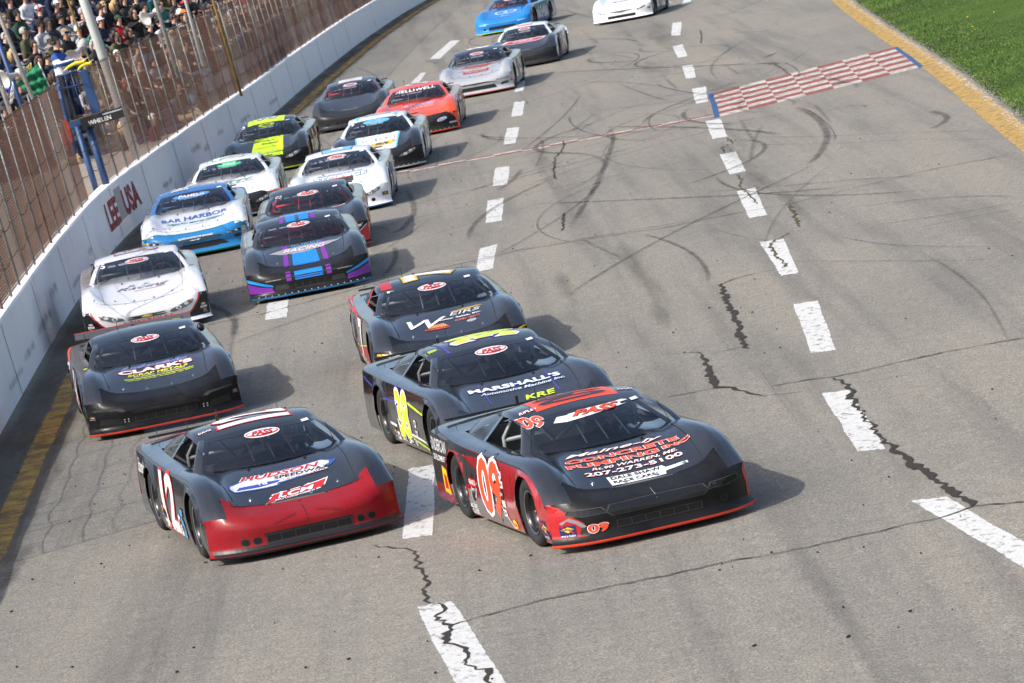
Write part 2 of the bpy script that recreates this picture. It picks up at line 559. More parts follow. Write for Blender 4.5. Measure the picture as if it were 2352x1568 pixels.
block('checkered_band', c3(297, 615), c3(1487, 313), c3(1660, 447), c3(345, 770), 7, 10, [M_RED, M_WHT2], 0.004)
block('blue_band_end', c3(262, 621), c3(297, 614), c3(345, 772), c3(308, 780), 1, 4, [M_BLUE], 0.006)
block('blue_band_end', c3(1487, 314), c3(1517, 309), c3(1692, 440), c3(1660, 448), 1, 4, [M_BLUE], 0.006)
fa, fb = g(560, 461), g(1650, 262)
fl = [Vector((*fa, 0)), Vector((*fb, 0))]
n_ = 17
block('finish_line', (fa[0], fa[1] + 0.28), (fb[0], fb[1] + 0.28), (fb[0], fb[1] - 0.28), (fa[0], fa[1] - 0.28), n_, 2, [M_RED, M_WHT2], 0.005)
M_BLUEF = deposit((0.05, 0.10, 0.24), 0.7, 'faded_blue_paint', 0.5, 0.62, 2.0, 0.1)
ribbon('blue_finish_edge', [(fa[0], fa[1] + 0.5), (fb[0] - 5, fb[1] + 0.5 + 0.3)], 0.4, 0.006, M_BLUEF, 0.5, 0.02, 8, 0.1)

# cracks and joints
def crack(pts, w, seed, m=None, jag=0.03, wv=0.5, step=0.13):
    w = [q * .62 for q in w] if isinstance(w, list) else w * .5
    ribbon('pavement_crack', pts, w, 0.009, m or M_CRACK, step, jag, seed, wv)
J1 = [c8(700, 850), c8(830, 810), c8(1050, 750), c8(1400, 660), c8(1600, 620), c8(1900, 555), c8(2352, 470), c9(400, 655), c9(700, 605), c9(900, 565), c9(1100, 520), c9(1400, 455), c9(1600, 405), c9(1780, 375), c9(1950, 315), c9(2010, 290), c9(2352, 262), c9(2700, 200)]
crack(J1, 0.05, 1, jag=0.02, step=0.08)
J2 = [c4(0, 1013), c4(280, 960), c4(350, 955)]
crack(J2, 0.05, 2, jag=0.02, step=0.08)
crack([c4(560, 1008), c4(650, 1000), c4(820, 980)], 0.04, 3, jag=0.02)
crack([c4(630, 945), c4(870, 905), c4(1020, 890), c4(1300, 825), c4(1700, 735), c4(2170, 650), c4(2500, 580)], 0.06, 4, jag=0.025, step=0.08)
J3 = [g(470, 748), g(600, 722), g(860, 652), g(1180, 578), g(1400, 542), c3(0, 1503), c3(250, 1450), c3(540, 1395), c3(800, 1350), c3(1100, 1275), c3(1400, 1205), c3(1700, 1130), c3(2000, 1070), c3(2300, 1020)]
crack(J3, 0.055, 5, jag=0.02, step=0.1)
crack([c4(0, 752), c4(180, 738), c4(200, 745)], 0.03, 30)
crack([c4(240, 752), c4(440, 708)], 0.04, 31)
crack([c4(330, 318), c4(470, 270), c4(640, 240)], 0.05, 32)
crack([c4(325, 320), c4(350, 400), c4(385, 480), c4(420, 560), c4(450, 650), c4(478, 718)], [0.05, 0.10, 0.12, 0.10, 0.12, 0.04], 6, jag=0.035, step=0.16)
crack([c4(205, 750), c4(245, 830), c4(265, 900), c4(300, 950), c4(360, 950), c4(440, 970), c4(520, 995), c4(560, 1005)], [0.05, .11, .12, .14, .08, .06, .05, .03], 7, jag=0.03)
crack([c4(1020, 895), c4(1110, 935), c4(1105, 1000), c4(1150, 1060), c4(1185, 1100), c4(1230, 1180), c4(1280, 1230), c4(1350, 1310), c4(1440, 1390), c4(1530, 1450), c9(1600, 0), c9(1680, 70), c9(1800, 130), c9(1880, 190), c9(1960, 250), c9(2012, 290)],
      [.03, .07, .09, .08, .05, .05, .05, .07, .10, .10, .11, .11, .11, .10, .10, .05], 8, jag=0.045)
crack([c4(478, 722), c4(630, 950), c4(800, 1180), c4(1000, 1400)], 0.045, 9, M_RUBF, jag=0.006, step=0.6, wv=0.2)
crack([c4(740, 8), c4(640, 60), c4(625, 100), c4(660, 130), c4(650, 150), c4(700, 180), c4(715, 215), c4(690, 228)], [.03, .05, .08, .07, .06, .06, .07, .02], 10, M_CRACKG)
crack([c3(800, 1350), c3(815, 1390), c3(845, 1440), c3(870, 1500)], [.04, .07, .07, .04], 11, M_CRACKG)
crack([c3(460, 1155), c3(490, 1190), c3(470, 1220), c3(500, 1250), c3(540, 1300), c3(590, 1350)], 0.05, 12, M_CRACKG)
crack([c3(390, 910), c3(430, 950), c3(350, 980), c3(375, 1010)], 0.04, 13)
crack([c7(1612, 805), c7(1600, 860), c7(1560, 900), c7(1550, 960), c7(1560, 1029)], 0.05, 14)
crack([g(1292, 490), g(1293, 510), g(1290, 530)], 0.07, 15)
crack([c8(100, 240), c8(200, 255), c8(350, 260), c8(410, 280), c8(425, 340), c8(460, 420), c8(500, 480), c8(515, 540), c8(485, 610), c8(510, 660), c8(600, 700), c8(640, 730), c8(580, 800), c8(700, 850), c8(670, 930), c8(690, 1000), c8(850, 1060), c8(770, 1160), c8(960, 1190), c8(985, 1260), c8(1100, 1400)],
      [.02, .03, .03, .04, .04, .05, .05, .05, .05, .04, .04, .04, .05, .07, .09, .07, .06, .03, .06, .09, .05], 16, jag=0.035, step=0.09)
crack([c3(212, 200), c3(220, 240), c3(218, 285)], 0.05, 17)
for i in range(7):     # fine transverse seams on the left lanes near the camera
    y = 33.5 + i * 2.3
    crack([(wall_x(y) + 1.2, y + 0.4), (wall_x(y) + 3.2, y + 0.1), (wall_x(y) + 5 + (i % 3), y - 0.3)], 0.022, 40 + i, M_RUBF, 0.006, 0.3, 0.3)

# tyre marks
def skid(pts, w, seed, m=None):
    q = [Vector((*p_, 0)) for p_ in pts]
    out = []
    for i in range(len(q) - 1):     # Catmull-Rom
        p0, p1, p2, p3 = q[max(i - 1, 0)], q[i], q[i + 1], q[min(i + 2, len(q) - 1)]
        for k in range(6):
            t = k / 6
            out.append(0.5 * ((2 * p1) + (p2 - p0) * t + (2 * p0 - 5 * p1 + 4 * p2 - p3) * t * t + (3 * p1 - p0 - 3 * p2 + p3) * t ** 3))
    out.append(q[-1])
    ribbon('tyre_mark', [(v.x, v.y) for v in out], w, 0.013 + 0.0006 * (seed % 9), m or M_RUB, 0.5, 0.0, seed, 0.03)
skid([c3(780, 690), c3(900, 730), c3(1000, 800), c3(1050, 890), c3(1025, 980), c3(960, 1060), c3(880, 1115)], 0.27, 1)
skid([c3(835, 702), c3(960, 748), c3(1060, 830), c3(1103, 900), c3(1090, 950)], 0.07, 2)
skid([g(1392, 278), g(1408, 312), g(1400, 350), g(1372, 420), g(1330, 490), g(1290, 560)], 0.20, 3)
skid([c7(1455, 775), c7(1490, 830), c7(1470, 910), c7(1420, 1000)], 0.16, 4, M_RUBF)
skid([g(928, 425), g(946, 460), g(950, 490), g(925, 525), g(890, 540)], 0.22, 5, M_RUB)
skid([c3(1690, 735), c3(1790, 750), c3(1845, 785), c3(1780, 835), c3(1690, 865)], 0.25, 6)
skid([c3(740, 405), c3(820, 440), c3(865, 480), c3(860, 520)], 0.10, 7)
skid([c3(690, 420), c3(760, 460), c3(800, 500)], 0.12, 8)
skid([c3(560, 430), c3(640, 420), c3(760, 425)], 0.35, 9)
skid([c3(640, 385), c3(690, 360), c3(720, 350)], 0.45, 10)
skid([c3(1020, 745), c3(1150, 710), c3(1280, 700), c3(1315, 715)], 0.10, 11)
skid([c3(500, 910), c3(1000, 905), c3(1600, 880), c3(2352, 860)], 0.06, 12)
skid([c3(400, 960), c3(1000, 955), c3(1700, 925), c3(2352, 930)], 0.05, 13)
skid([c3(1050, 1400), c3(1600, 1330), c3(2050, 1300), c3(2352, 1310)], 0.10, 14)
skid([c3(1600, 1525), c3(2000, 1440), c3(2352, 1380)], 0.09, 15)
skid([c3(1300, 1500), c3(1900, 1415), c3(2352, 1335)], 0.12, 16)
skid([c4(1000, 30), c4(1400, 90), c4(2170, 98)], 0.06, 17)
skid([c4(1450, 90), c4(1700, 220), c4(1900, 380), c4(2020, 560), c4(2100, 740)], 0.10, 18, M_RUBF)
skid([c4(700, 185), c4(1200, 185), c4(2170, 178)], 0.05, 19)
skid([g(0, 1225), g(150, 1195), g(330, 1160)], 0.10, 20, M_RUBF)
skid([g(0, 1195), g(180, 1168), g(340, 1135)], 0.06, 21, M_RUBF)
skid([g(0, 1370), g(40, 1300), g(75, 1240)], 0.30, 22, M_RUBF)
skid([c7(1620, 780), c7(1720, 700), c7(1800, 640)], 0.2, 23, M_RUBF)
for i in range(140):   # the web of faint spin and braking marks over the finish area
    y = rnd.uniform(58, 150)
    x = float(wall_x(y)) + rnd.uniform(2.0, 14.5)
    a = rnd.gauss(0, 0.28) if rnd.random() < 0.55 else rnd.gauss(0, 0.9)
    ln, k = rnd.uniform(4, 18), rnd.gauss(0, 0.025)
    pts = []
    for j in range(7):
        s_ = (j / 6 - 0.5) * ln
        aa = a + k * s_
        pts.append((x + math.sin(aa) * s_, y + math.cos(aa) * s_))
    if all(wall_x(q[1]) + 0.5 < q[0] < inner_x(q[1]) - 0.2 and q[1] > 50 for q in pts):
        skid(pts, rnd.choice([0.06, 0.09, 0.13, 0.18, 0.22]), 100 + i, M_RUBF if rnd.random() < 0.6 else M_RUB)
for i in range(14):    # paired locked-wheel arcs
    y = rnd.uniform(66, 128)
    x = float(wall_x(y)) + rnd.uniform(7.5, 14.5)
    a, ln, k, w_ = rnd.gauss(0, .6), rnd.uniform(5, 11), rnd.gauss(0, .05), rnd.choice([.18, .22, .28])
    for side in (0, 1.45):
        pts = []
        for j in range(7):
            s_ = (j / 6 - 0.5) * ln
            aa = a + k * s_
            pts.append((x + math.sin(aa) * s_ + math.cos(a) * side, y + math.cos(aa) * s_ - math.sin(a) * side))
        if all(wall_x(q[1]) + 0.5 < q[0] < inner_x(q[1]) - 0.2 for q in pts):
            skid(pts, w_, 400 + i, M_RUBF if rnd.random() < .7 else M_RUB)
for i in range(14):    # broad darker bands where the tyres run
    y = rnd.uniform(40, 120)
    x = float(wall_x(y)) + rnd.uniform(2.5, 12)
    ribbon('rubbered_patch', [(x + 0.02 * k * k * 0.2, y + k * 3) for k in range(7)], rnd.uniform(0.8, 1.8), 0.0155 + 0.0004 * i, M_BLOT, 1.5, 0.02, i, 0.05)
M_DEBRIS = mat((0.02, 0.02, 0.02), 0.9, name='rubber_crumb')
cr = MB()
for i in range(420):
    y = 31 + 90 * rnd.random() ** 1.6
    x = float(wall_x(y)) + (rnd.random() ** 1.5) * 13.5 + 0.4
    s_ = rnd.uniform(0.005, 0.016)
    L_ = s_ * rnd.uniform(1, 2.2)
    cr.box((x, y, float(zs(x, y)) + 0.010), (L_, s_, 0.012), Matrix.Rotation(rnd.uniform(0, 3), 3, 'Z'))
o = cr.build('rubber_crumbs', M_DEBRIS, track); o['kind'] = 'stuff'

# infield and far ground
def zin(x, y):
    e = float(inner_x(y)) + 0.5
    d = max(0.0, x - e)
    return float(zs(e, y)) + 0.02 - 0.05 * min(d, 6.0) * 0.6 + 0.05 * (1 - math.exp(-d * 2.0)) + 0.05 * math.sin(x * 0.7 + y * 0.23) * min(1, d / 3)
def grass_mat():
    m, nt, b = new_mat('infield_turf')
    a = noise(nt, 0.35, 6, 0.65)
    f_ = noise(nt, 14.0, 5, 0.75)
    r1 = ramp(nt, a.outputs['Fac'], [(0.3, (0.032, 0.062, 0.010)), (0.55, (0.052, 0.095, 0.015)), (0.8, (0.085, 0.120, 0.028))])
    r2 = ramp(nt, f_.outputs['Fac'], [(0.25, 0.6), (0.75, 1.35)])
    mm = nt.nodes.new('ShaderNodeMix'); mm.data_type = 'RGBA'; mm.blend_type = 'MULTIPLY'; mm.inputs[0].default_value = 1.0
    nt.links.new(r1.outputs[0], mm.inputs[6]); nt.links.new(r2.outputs[0], mm.inputs[7])
    dry = noise(nt, 0.55, 5, 0.7)
    rd = ramp(nt, dry.outputs['Fac'], [(0.60, 0.0), (0.74, 0.75)])
    out_ = mixc(nt, rd.outputs[0], mm.outputs[2], (0.14, 0.115, 0.06))
    nt.links.new(out_, b.inputs['Base Color'])
    b.inputs['Roughness'].default_value = 0.95
    b.inputs['Specular IOR Level'].default_value = 0.1
    return m
M_TURF = grass_mat()
infield = tag(sheet('infield', lambda y: inner_x(y) + 0.55, lambda y: inner_x(y) + 160, YS, 120, zin, M_TURF), kind='structure')
gv, gf = [], []
R = random.Random(11)
for i in range(52000):
    y = 56 + 74 * R.random()
    d = 0.48 + 9.0 * R.random() ** 1.4
    if R.random() < 0.12: d = 0.40 + 0.25 * R.random()
    x = float(inner_x(y)) + d
    z = zin(x, y) - 0.01
    h = R.uniform(0.02, 0.045)
    w = R.uniform(0.008, 0.02)
    a = R.uniform(0, PI)
    lx, ly = R.uniform(-0.04, 0.04), R.uniform(-0.04, 0.04)
    ca, sa = math.cos(a) * w, math.sin(a) * w
    b_ = len(gv)
    gv += [(x - ca, y - sa, z), (x + ca, y + sa, z), (x + lx, y + ly, z + h)]
    gf.append((b_, b_ + 1, b_ + 2))
M_BLADE = mat((0.066, 0.118, 0.014), 0.7, var=0.5, scale=.6, name='grass_blade')
tag(obj_from('grass', gv, gf, M_BLADE), 'short green infield grass along the yellow track edge', 'grass', kind='stuff')
dn = MB()
for i in range(90):
    if R.random() < 0.6:
        cx = R.choice([(4.0, 74), (5.5, 88), (3.2, 69), (6.5, 80)])
        d, y = cx[0] + R.gauss(0, 0.3), cx[1] + R.gauss(0, 0.9)
    else:
        d, y = R.uniform(1, 9), R.uniform(58, 125)
    x = float(inner_x(y)) + d
    z = zin(x, y)
    dn.lathe([(0.0, 0.012), (0.018, 0.008), (0.022, 0.0), (0.0, -0.004)], (0, 0, 1), (x, y, z + 0.075), 6)
tag(dn.build('dandelions', mat((0.75, 0.52, 0.02), 0.7, name='dandelion_petal')), 'scattered yellow dandelions in the infield grass', 'dandelions', kind='stuff')
far = obj_from('ground', [(-1500, -300, -2.6), (1500, -300, -2.6), (1500, 2400, -2.6), (-1500, 2400, -2.6)], [(0, 1, 2, 3)], M_TURF)
tag(far, kind='structure')
# ------------------------------------------------------------------ race car: shells shared by all cars of one shape
AX, TR_, AR = 1.30, 0.335, 0.372        # axle distance from centre, tyre radius, wheel arch radius
def lerp(a, b, t): return a + (b - a) * t
class Shell:
    """all meshes of one body shape; local axes: x forward, y to the driver's left, z up"""
    def __init__(s, key, nose=0.0, roof_w=0.60, roof_h=1.225, rake=0.0, hump=0.028, corner=0.30, chin=0.0):
        s.key = key
        # rows of the nose/hood sheet: xc zc (centre line), xe ze ye (edge), roll (how far the edge rolls down)
        rows = [(2.245, .055, 2.245 - corner, .055, .955, 0), (2.300, .066, 2.300 - corner, .066, .975, 0), (2.300, .090, 2.300 - corner, .090, .975, 0), (2.250, .115, 2.250 - corner, .115, .960, 0),
                (2.235 + chin, .165, 2.235 - corner, .170, .954, 0), (2.240 + chin, .240, 2.235 - corner, .255, .952, 0), (2.258, .298, 2.235 - corner, .335, .951, 0), (2.248, .345 + nose * .5, 2.222 - corner, .405 + nose * .5, .948, 0),
                (2.205, .380 + nose, 2.19 - corner, .465 + nose, .945, .006), (2.130, .410 + nose, 2.13 - corner, .525 + nose, .940, .018), (2.03, .440 + nose, 2.03 - corner * .9, .585 + nose, .934, .034),
                (1.90, .480 + nose * .8, 1.88 - corner * .7, .648 + nose * .8, .928, .048), (1.72, .542 + nose * .6, 1.70 - corner * .5, .710 + nose * .5, .922, .056), (1.53, .606 + nose * .4, 1.50 - corner * .3, .755 + nose * .3, .918, .06),
                (1.30, .682 + nose * .2, 1.28 - corner * .15, .782 + nose * .1, .916, .062), (1.06, .752, 1.06, .792, .916, .062), (.84, .793, .84, .795, .918, .06), (.62, .812, .62, .798, .92, .056), (.36, .826, .36, .804, .922, .05)]
        s.rows = rows
        ts = [-1, -.985, -.965, -.94, -.91, -.88, -.84, -.79, -.73, -.66, -.58, -.49, -.40, -.30, -.20, -.10]
        ts = ts + [0] + [-t for t in ts[::-1]]
        s.ts = ts
        s.G = []
        for (xc, zc, xe, ze, ye, roll) in rows:
            line = []
            for t in ts:
                a = abs(t)
                pw = 4.2 if xc > 2.1 else 3.0
                x = xc + (xe - xc) * a ** pw
                z = zc + (ze - zc) * (min(1, a / .84) ** 3.0 if xc < 2.2 else min(1, a / .84) ** 2.2)
                w = math.exp(-((a - .80) / .14) ** 2) * hump * max(0, min(1, (2.2 - xc) / .5)) * max(0, min(1, (xc - .3) / .5))
                valley = -0.020 * math.exp(-((a - .63) / .085) ** 2) * max(0, min(1, (2.2 - xc) / .4))
                z += w + valley
                y = t * ye
                if roll and a > .89:
                    q = (a - .89) / .11
                    y = math.copysign(lerp(.89 * ye, ye + .014, math.sin(q * PI / 2) ** .9), t)
                    z -= roll * (1 - math.cos(q * PI / 2))
                elif roll:
                    y = t * ye
                if not roll and a > .9:      # round the bumper corner
                    pass
                line.append(Vector((x, y, z)))
            s.G.append(line)
        # side panel top line from the sheet's edge
        edge = [ln[-1] for ln in s.G]
        top = [(e.x, e.z, e.y) for e in edge[9:]]
        top += [(.10, .758, .934), (-.20, .764, .938), (-.50, .770, .940), (-.80, .772, .940), (-1.10, .776, .938), (-1.40, .782, .935), (-1.70, .788, .930), (-2.0, .792, .922), (-2.20, .792, .912), (-2.32, .790, .900)]
        top = sorted(top)
        tx, tz, ty = [q[0] for q in top], [q[1] for q in top], [q[2] for q in top]
        s.topz = lambda x: float(np.interp(x, tx, tz))
        s.topy = lambda x: float(np.interp(x, tx, ty))
        xs = set(round(q, 4) for q in tx)
        xs |= set(round(float(q), 4) for q in np.arange(-2.32, edge[9].x, .12))
        for sx in (-AX, AX):
            for k in range(25):
                xs.add(round(sx + AR * math.cos(PI * k / 24), 4))
        xfront = edge[5].x - 0.004
        xs = sorted(x for x in xs if x <= edge[9].x)
        xs += [x for x in (edge[9].x + (xfront - edge[9].x) * k / 3 for k in (1, 2, 3)) if x > xs[-1]]
        s.edge = edge
        s.sides = {}
        for sgn, nm in ((-1, 'right'), (1, 'left')):
            b = MB()
            cols = []
            for x in xs:
                zt, yt = s.topz(min(x, edge[9].x)), s.topy(min(x, edge[9].x))
                if x > edge[9].x:      # ahead of the fender crest: the panel's top follows the nose edge down
                    zt = float(np.interp(x, [edge[9].x, xfront], [edge[9].z, .44]))
                zb = .085 + .03 * max(0, (-x - 1.2))
                for sx in (-AX, AX):
                    d = abs(x - sx)
                    if d <= AR + 1e-4:
                        zb = max(zb, TR_ + math.sqrt(max(0, AR * AR - d * d)) * .985 + .0 if d < AR - 1e-4 else zb)
                zb = min(zb, zt - .03)
                col = []
                for k in range(8):
                    q = k / 7
                    z = lerp(zb, zt, q)
                    bulge = .022 * math.sin(PI * max(0, min(1, (z - .05) / .8))) - .018 * max(0, (.22 - z) / .22)
                    lip = 0.0
                    for sx in (-AX, AX):
                        rr = math.hypot(x - sx, z - TR_)
                        lip += .016 * math.exp(-((rr - AR) / .045) ** 2) if rr >= AR - .03 else 0
                    yy = lerp(.938 if x > -1.6 else .925, yt, q) + bulge * (1 - q ** 6) + lip * (1 - q ** 5)
                    if x > edge[9].x: yy = min(yy, .95) - .003
                    col.append(Vector((x, sgn * yy, z)))
                cols.append(col)
            if sgn < 0: cols = cols[::-1]
            def skip(i, j, cols=cols):
                xm = (cols[i][0].x + cols[i + 1][0].x) / 2
                return False
            b.grid(cols)
            s.sides[nm] = b.mesh('side_panel_' + s.key, True)
        nr = len(rows)
        # valance (lip), nose, hood
        s.valance = MB().grid(s.G[0:3]).mesh('valance_' + s.key, True)
        s.NH = 11                                  # row where the nose ends and the hood starts
        def sub(r0, r1, keep):
            bm = MB().grid(s.G[r0:r1 + 1], skip=lambda i, j: not keep(i + r0, (ts[j] + ts[j + 1]) / 2))
            return bm
        s.nose = sub(2, s.NH, lambda i, t: i < 8 or abs(t) < .81).mesh('nose_' + s.key, True)
        s.hood = sub(s.NH, nr - 1, lambda i, t: abs(t) < .73).mesh('hood_' + s.key, True)
        s.fender = {'right': sub(8, nr - 1, lambda i, t: (t < -.73 and i >= s.NH) or t < -.81).mesh('fender_r_' + s.key, True), 'left': sub(8, nr - 1, lambda i, t: (t > .73 and i >= s.NH) or t > .81).mesh('fender_l_' + s.key, True)}
        # sills and rear deck
        xr = [.36, .10, -.20, -.50, -.80, -1.10, -1.30, -1.52, -1.70, -1.88, -2.04, -2.20, -2.32]
        tr = [-1, -.97, -.93, -.88, -.80, -.70, -.55, -.35, 0, .35, .55, .70, .80, .88, .93, .97, 1]
        D = []
        for x in xr:
            zt, yt = s.topz(x), s.topy(x)
            ln = []
            for t in tr:
                a = abs(t)
                zc = zt + .05 + .035 * max(0, min(1, (-x - 1.0) / 1.2)) * (1 - a ** 2)
                q = max(0, (a - .80) / .20)
                y = lerp(.80 * yt, yt, math.sin(q * PI / 2)) if q > 0 else yt * a
                z = zc - .05 * (1 - math.cos(q * PI / 2))
                ln.append(Vector((x, math.copysign(y, t), z)))
            D.append(ln)
        s.deck = MB().grid(D, skip=lambda i, j: xr[i] > -1.50 and abs((tr[j] + tr[j + 1]) / 2) < .80).mesh('deck_' + s.key, True)
        s.deck_z = lambda x: s.topz(x) + .05 + .035 * max(0, min(1, (-x - 1.0) / 1.2))
        # rear bumper
        rb = []
        for (x, z0) in ((-2.32, 1.0), (-2.37, .74), (-2.38, .52), (-2.34, .30), (-2.26, .24)):
            ln = []
            for t in np.linspace(-1, 1, 13):
                zz = z0 if z0 < .99 else D[-1][8].z - (D[-1][8].z - s.topz(-2.32)) * abs(t) ** 4
                ln.append(Vector((x + .10 * abs(t) ** 4, .90 * t, zz)))
            rb.append(ln)
        s.rear = MB().grid(rb).mesh('rear_' + s.key, True)
        # greenhouse ------------------------------------------------
        rw, rh = roof_w, roof_h
        cow = lambda t: Vector((1.00 - .22 * t * t - rake, .775 * t, .775 + .030 * t * t))
        hdr = lambda t: Vector((.32 - .10 * t * t - rake, (rw - .015) * t, rh - .068 - .034 * t * t))
        tt = [-1, -.93, -.8, -.6, -.4, -.2, 0, .2, .4, .6, .8, .93, 1]
        W = []
        for k in range(7):
            q = k / 6
            W.append([cow(t).lerp(hdr(t), q) + Vector((.05, 0, .035)) * math.sin(q * PI) for t in tt])
        s.W = W
        s.glass_front = MB().grid([ln[1:-1] for ln in W[:6]]).mesh('windshield_' + s.key, True)
        s.visor = MB().grid([[q + Vector((.002, 0, .001)) for q in ln[1:-1]] for ln in W[5:]] ).mesh('visor_' + s.key, True)
        R_ = [W[6]]
        for (x, dz, w) in ((.22, -.008, rw), (.07, .020, rw + .006), (-.13, .034, rw + .008), (-.34, .030, rw + .004), (-.56, .008, rw - .012), (-.72, -.028, rw - .035)):
            R_.append([Vector((x - .10 * t * t * max(0, min(1, .35 + x * 2)) - rake, w * t, rh - .028 + dz - .048 * abs(t) ** 2.2)) for t in tt])
        drip = lambda q, sg: q + Vector((0, sg * .028, -.045))
        RR = [[drip(ln[0], -1)] + ln + [drip(ln[-1], 1)] for ln in R_]
        s.R_ = R_
        rb_ = MB().grid(RR)
        # rear window and sail panels
        base = lambda t: Vector((-1.60 + .10 * t * t, .70 * t, s.deck_z(-1.60) + .012 - .02 * t * t))
        K = []
        for k in range(6):
            q = k / 5
            K.append([R_[-1][j].lerp(base(tt[j]), q) + Vector((-.03, 0, .03)) * math.sin(q * PI) for j in range(len(tt))])
        s.rear_glass = MB().grid([ln[2:-2] for ln in K]).mesh('rear_window_' + s.key, True)
        rb_.grid([ln[:3] for ln in K]); rb_.grid([ln[-3:] for ln in K])
        # windshield posts (A), sail side and door frame
        for sg, j0, j1 in ((-1, 0, 1), (1, -1, -2)):
            out = []
            for k in range(7):
                a = W[k][j0]
                q = k / 6
                o_ = a + Vector((-.065 - .02 * (1 - q), sg * .016, -.012))
                o2 = a + Vector((-.02, sg * .018, -.004))
                out.append([W[k][j1], a, o2, o_])
            rb_.grid(out)
            # C-post: from the roof's rear side to the deck
            c0, c1, c2 = RR[5][0 if sg < 0 else -1], RR[6][0 if sg < 0 else -1], K[-1][j0]
            f0 = Vector((-1.26, sg * .755, s.topz(-1.26) + .05))
            lines = []
            for k in range(6):
                q = k / 5
                lines.append([c0.lerp(f0, q), (c0.lerp(f0, q) + K[k][j0]) / 2 + Vector((0, sg * .012, .012)), K[k][j0]])
            rb_.grid(lines)
        s.roof = rb_.mesh('roof_' + s.key, True)
        s.quarter = {}
        s.bpost = {}
        for sg, nm in ((-1, 'right'), (1, 'left')):
            ri = 0 if sg < 0 else -1
            top_b, top_c = RR[4][ri] + Vector((-.02, 0, 0)), RR[5][ri]
            bot_b = Vector((-.68, sg * .765, s.topz(-.68) + .05)); bot_c = Vector((-1.26, sg * .755, s.topz(-1.26) + .05))
            s.quarter[nm] = MB().grid([[top_b.lerp(bot_b, q), top_c.lerp(bot_c, q)] for q in (0, .33, .66, 1)]).mesh('quarter_' + s.key, True)
            bb = MB()
            dd = Vector((.045, 0, 0))
            bb.grid([[top_b.lerp(bot_b, q) + dd + Vector((0, sg * .006, 0)), top_b.lerp(bot_b, q) - dd * .5 + Vector((0, sg * .012, 0))] for q in (0, .5, 1)])
            s.bpost[nm] = bb.mesh('bpost_' + s.key)
        # interior
        ib = MB()
        ib.box((-.35, 0, .165), (2.4, 1.50, .05))                 # floor
        ib.box((.78, 0, .43), (.05, 1.46, .58)); ib.box((-1.52, 0, .50), (.05, 1.40, .66))
        ib.box((.60, 0, .70), (.34, 1.40, .09))                   # dash
        ib.box((-.30, .80, .43), (1.9, .04, .60)); ib.box((-.30, -.80, .43), (1.9, .04, .60))
        ib.box((1.35, 0, .32), (1.1, 1.10, .34)); ib.box((-1.9, 0, .40), (.70, 1.10, .50))
        ib.box((2.0, 0, .24), (.30, 1.30, .18)); ib.box((0, 0, .115), (4.3, 1.45, .03))
        ib.box((-.36, .36, .50), (.10, .46, .68), Matrix.Rotation(-.18, 3, 'Y')); ib.box((-.13, .36, .34), (.44, .46, .10))    # seat
        ib.box((-.40, .36, .93), (.08, .26, .18)); ib.box((-.25, .60, .90), (.22, .04, .14)); ib.box((-.25, .12, .90), (.22, .04, .14))
        ib.tube([(.48, .36, .73), (.32, .36, .77)], .02, 6)
        ring = [(.30 + .05 * math.sin(a), .36 + .17 * math.cos(a), .77 + .15 * math.sin(a)) for a in np.linspace(0, 2 * PI, 17)]
        ib.tube(ring, .014, 6, cap=False)
        s.interior = ib.mesh('interior_' + s.key)
        cb = MB()
        r = .022
        zr = rh - .09
        hoop = [(-.42, -.66, .2), (-.42, -.64, .85), (-.40, -.50, zr), (-.40, .50, zr), (-.42, .64, .85), (-.42, .66, .2)]
        cb.tube(hoop, r, 6)
        for sg in (-1, 1):
            cb.tube([(-.40, sg * .50, zr), (.22 - rake, sg * .50, zr - .03), (.74 - rake, sg * .69, .79), (.78, sg * .70, .3)], r, 6)
            cb.tube([(-.40, sg * .46, zr), (-1.45, sg * .50, .85)], r, 6)
            cb.tube([(-.42, sg * .64, .58), (.72, sg * .70, .56)], r, 6)
        cb.tube([(-.42, -.62, .40), (-.40, .40, zr)], r, 6)
        cb.tube([(-.42, .05, .40), (-.40, -.40, zr)], r, 6)
        cb.tube([(-.42, -.64, .82), (-.42, .64, .82)], r, 6)
        cb.tube([(.22 - rake, -.50, zr - .03), (.22 - rake, .50, zr - .03)], r, 6)
        for y in (-.16, .02, .20):
            cb.tube([(.30 - rake + .02, y, zr - .005), (.86 - rake, y * 1.15, .80)], .009, 5)
        s.cage = cb.mesh('cage_' + s.key, True)
        # spoiler
        zd = s.deck_z(-2.26) + .006
        sp = MB(); sp.box((-2.26, 0, zd + .013), (.05, 1.50, .024)); 
        s.sp_base = sp.mesh('spoiler_base_' + s.key)
        sb = MB().grid([[Vector((-2.27, y, zd + .027)), Vector((-2.315, y, zd + .115))] for y in (-.78, -.4, 0, .4, .78)])
        s.sp_blade = sb.mesh('spoiler_blade_' + s.key)
        st = MB().grid([[Vector((-2.310, y, zd + .103)), Vector((-2.3155, y, zd + .119)), Vector((-2.321, y, zd + .119))] for y in (-.78, -.4, 0, .4, .78)])
        s.sp_edge = st.mesh('spoiler_edge_' + s.key)
        s.sp_rods = []
        for y in (-.66, -.33, .0, .33, .66):
            sr = MB()
            if y == 0:
                sr.box((-2.24, 0, zd + .055), (.03, .03, .10))
            else:
                sr.tube([(-2.20, y, zd - .005), (-2.30, y, zd + .09)], .004, 5)
            s.sp_rods.append(sr.mesh('spoiler_rod_' + s.key))
        # fasteners on the hood, aerial and mirror
        s.bvh_meshes = [s.valance, s.nose, s.hood, s.fender['right'], s.fender['left'], s.sides['right'], s.sides['left'], s.deck, s.roof, s.glass_front, s.visor, s.quarter['right'], s.quarter['left'], s.rear_glass]
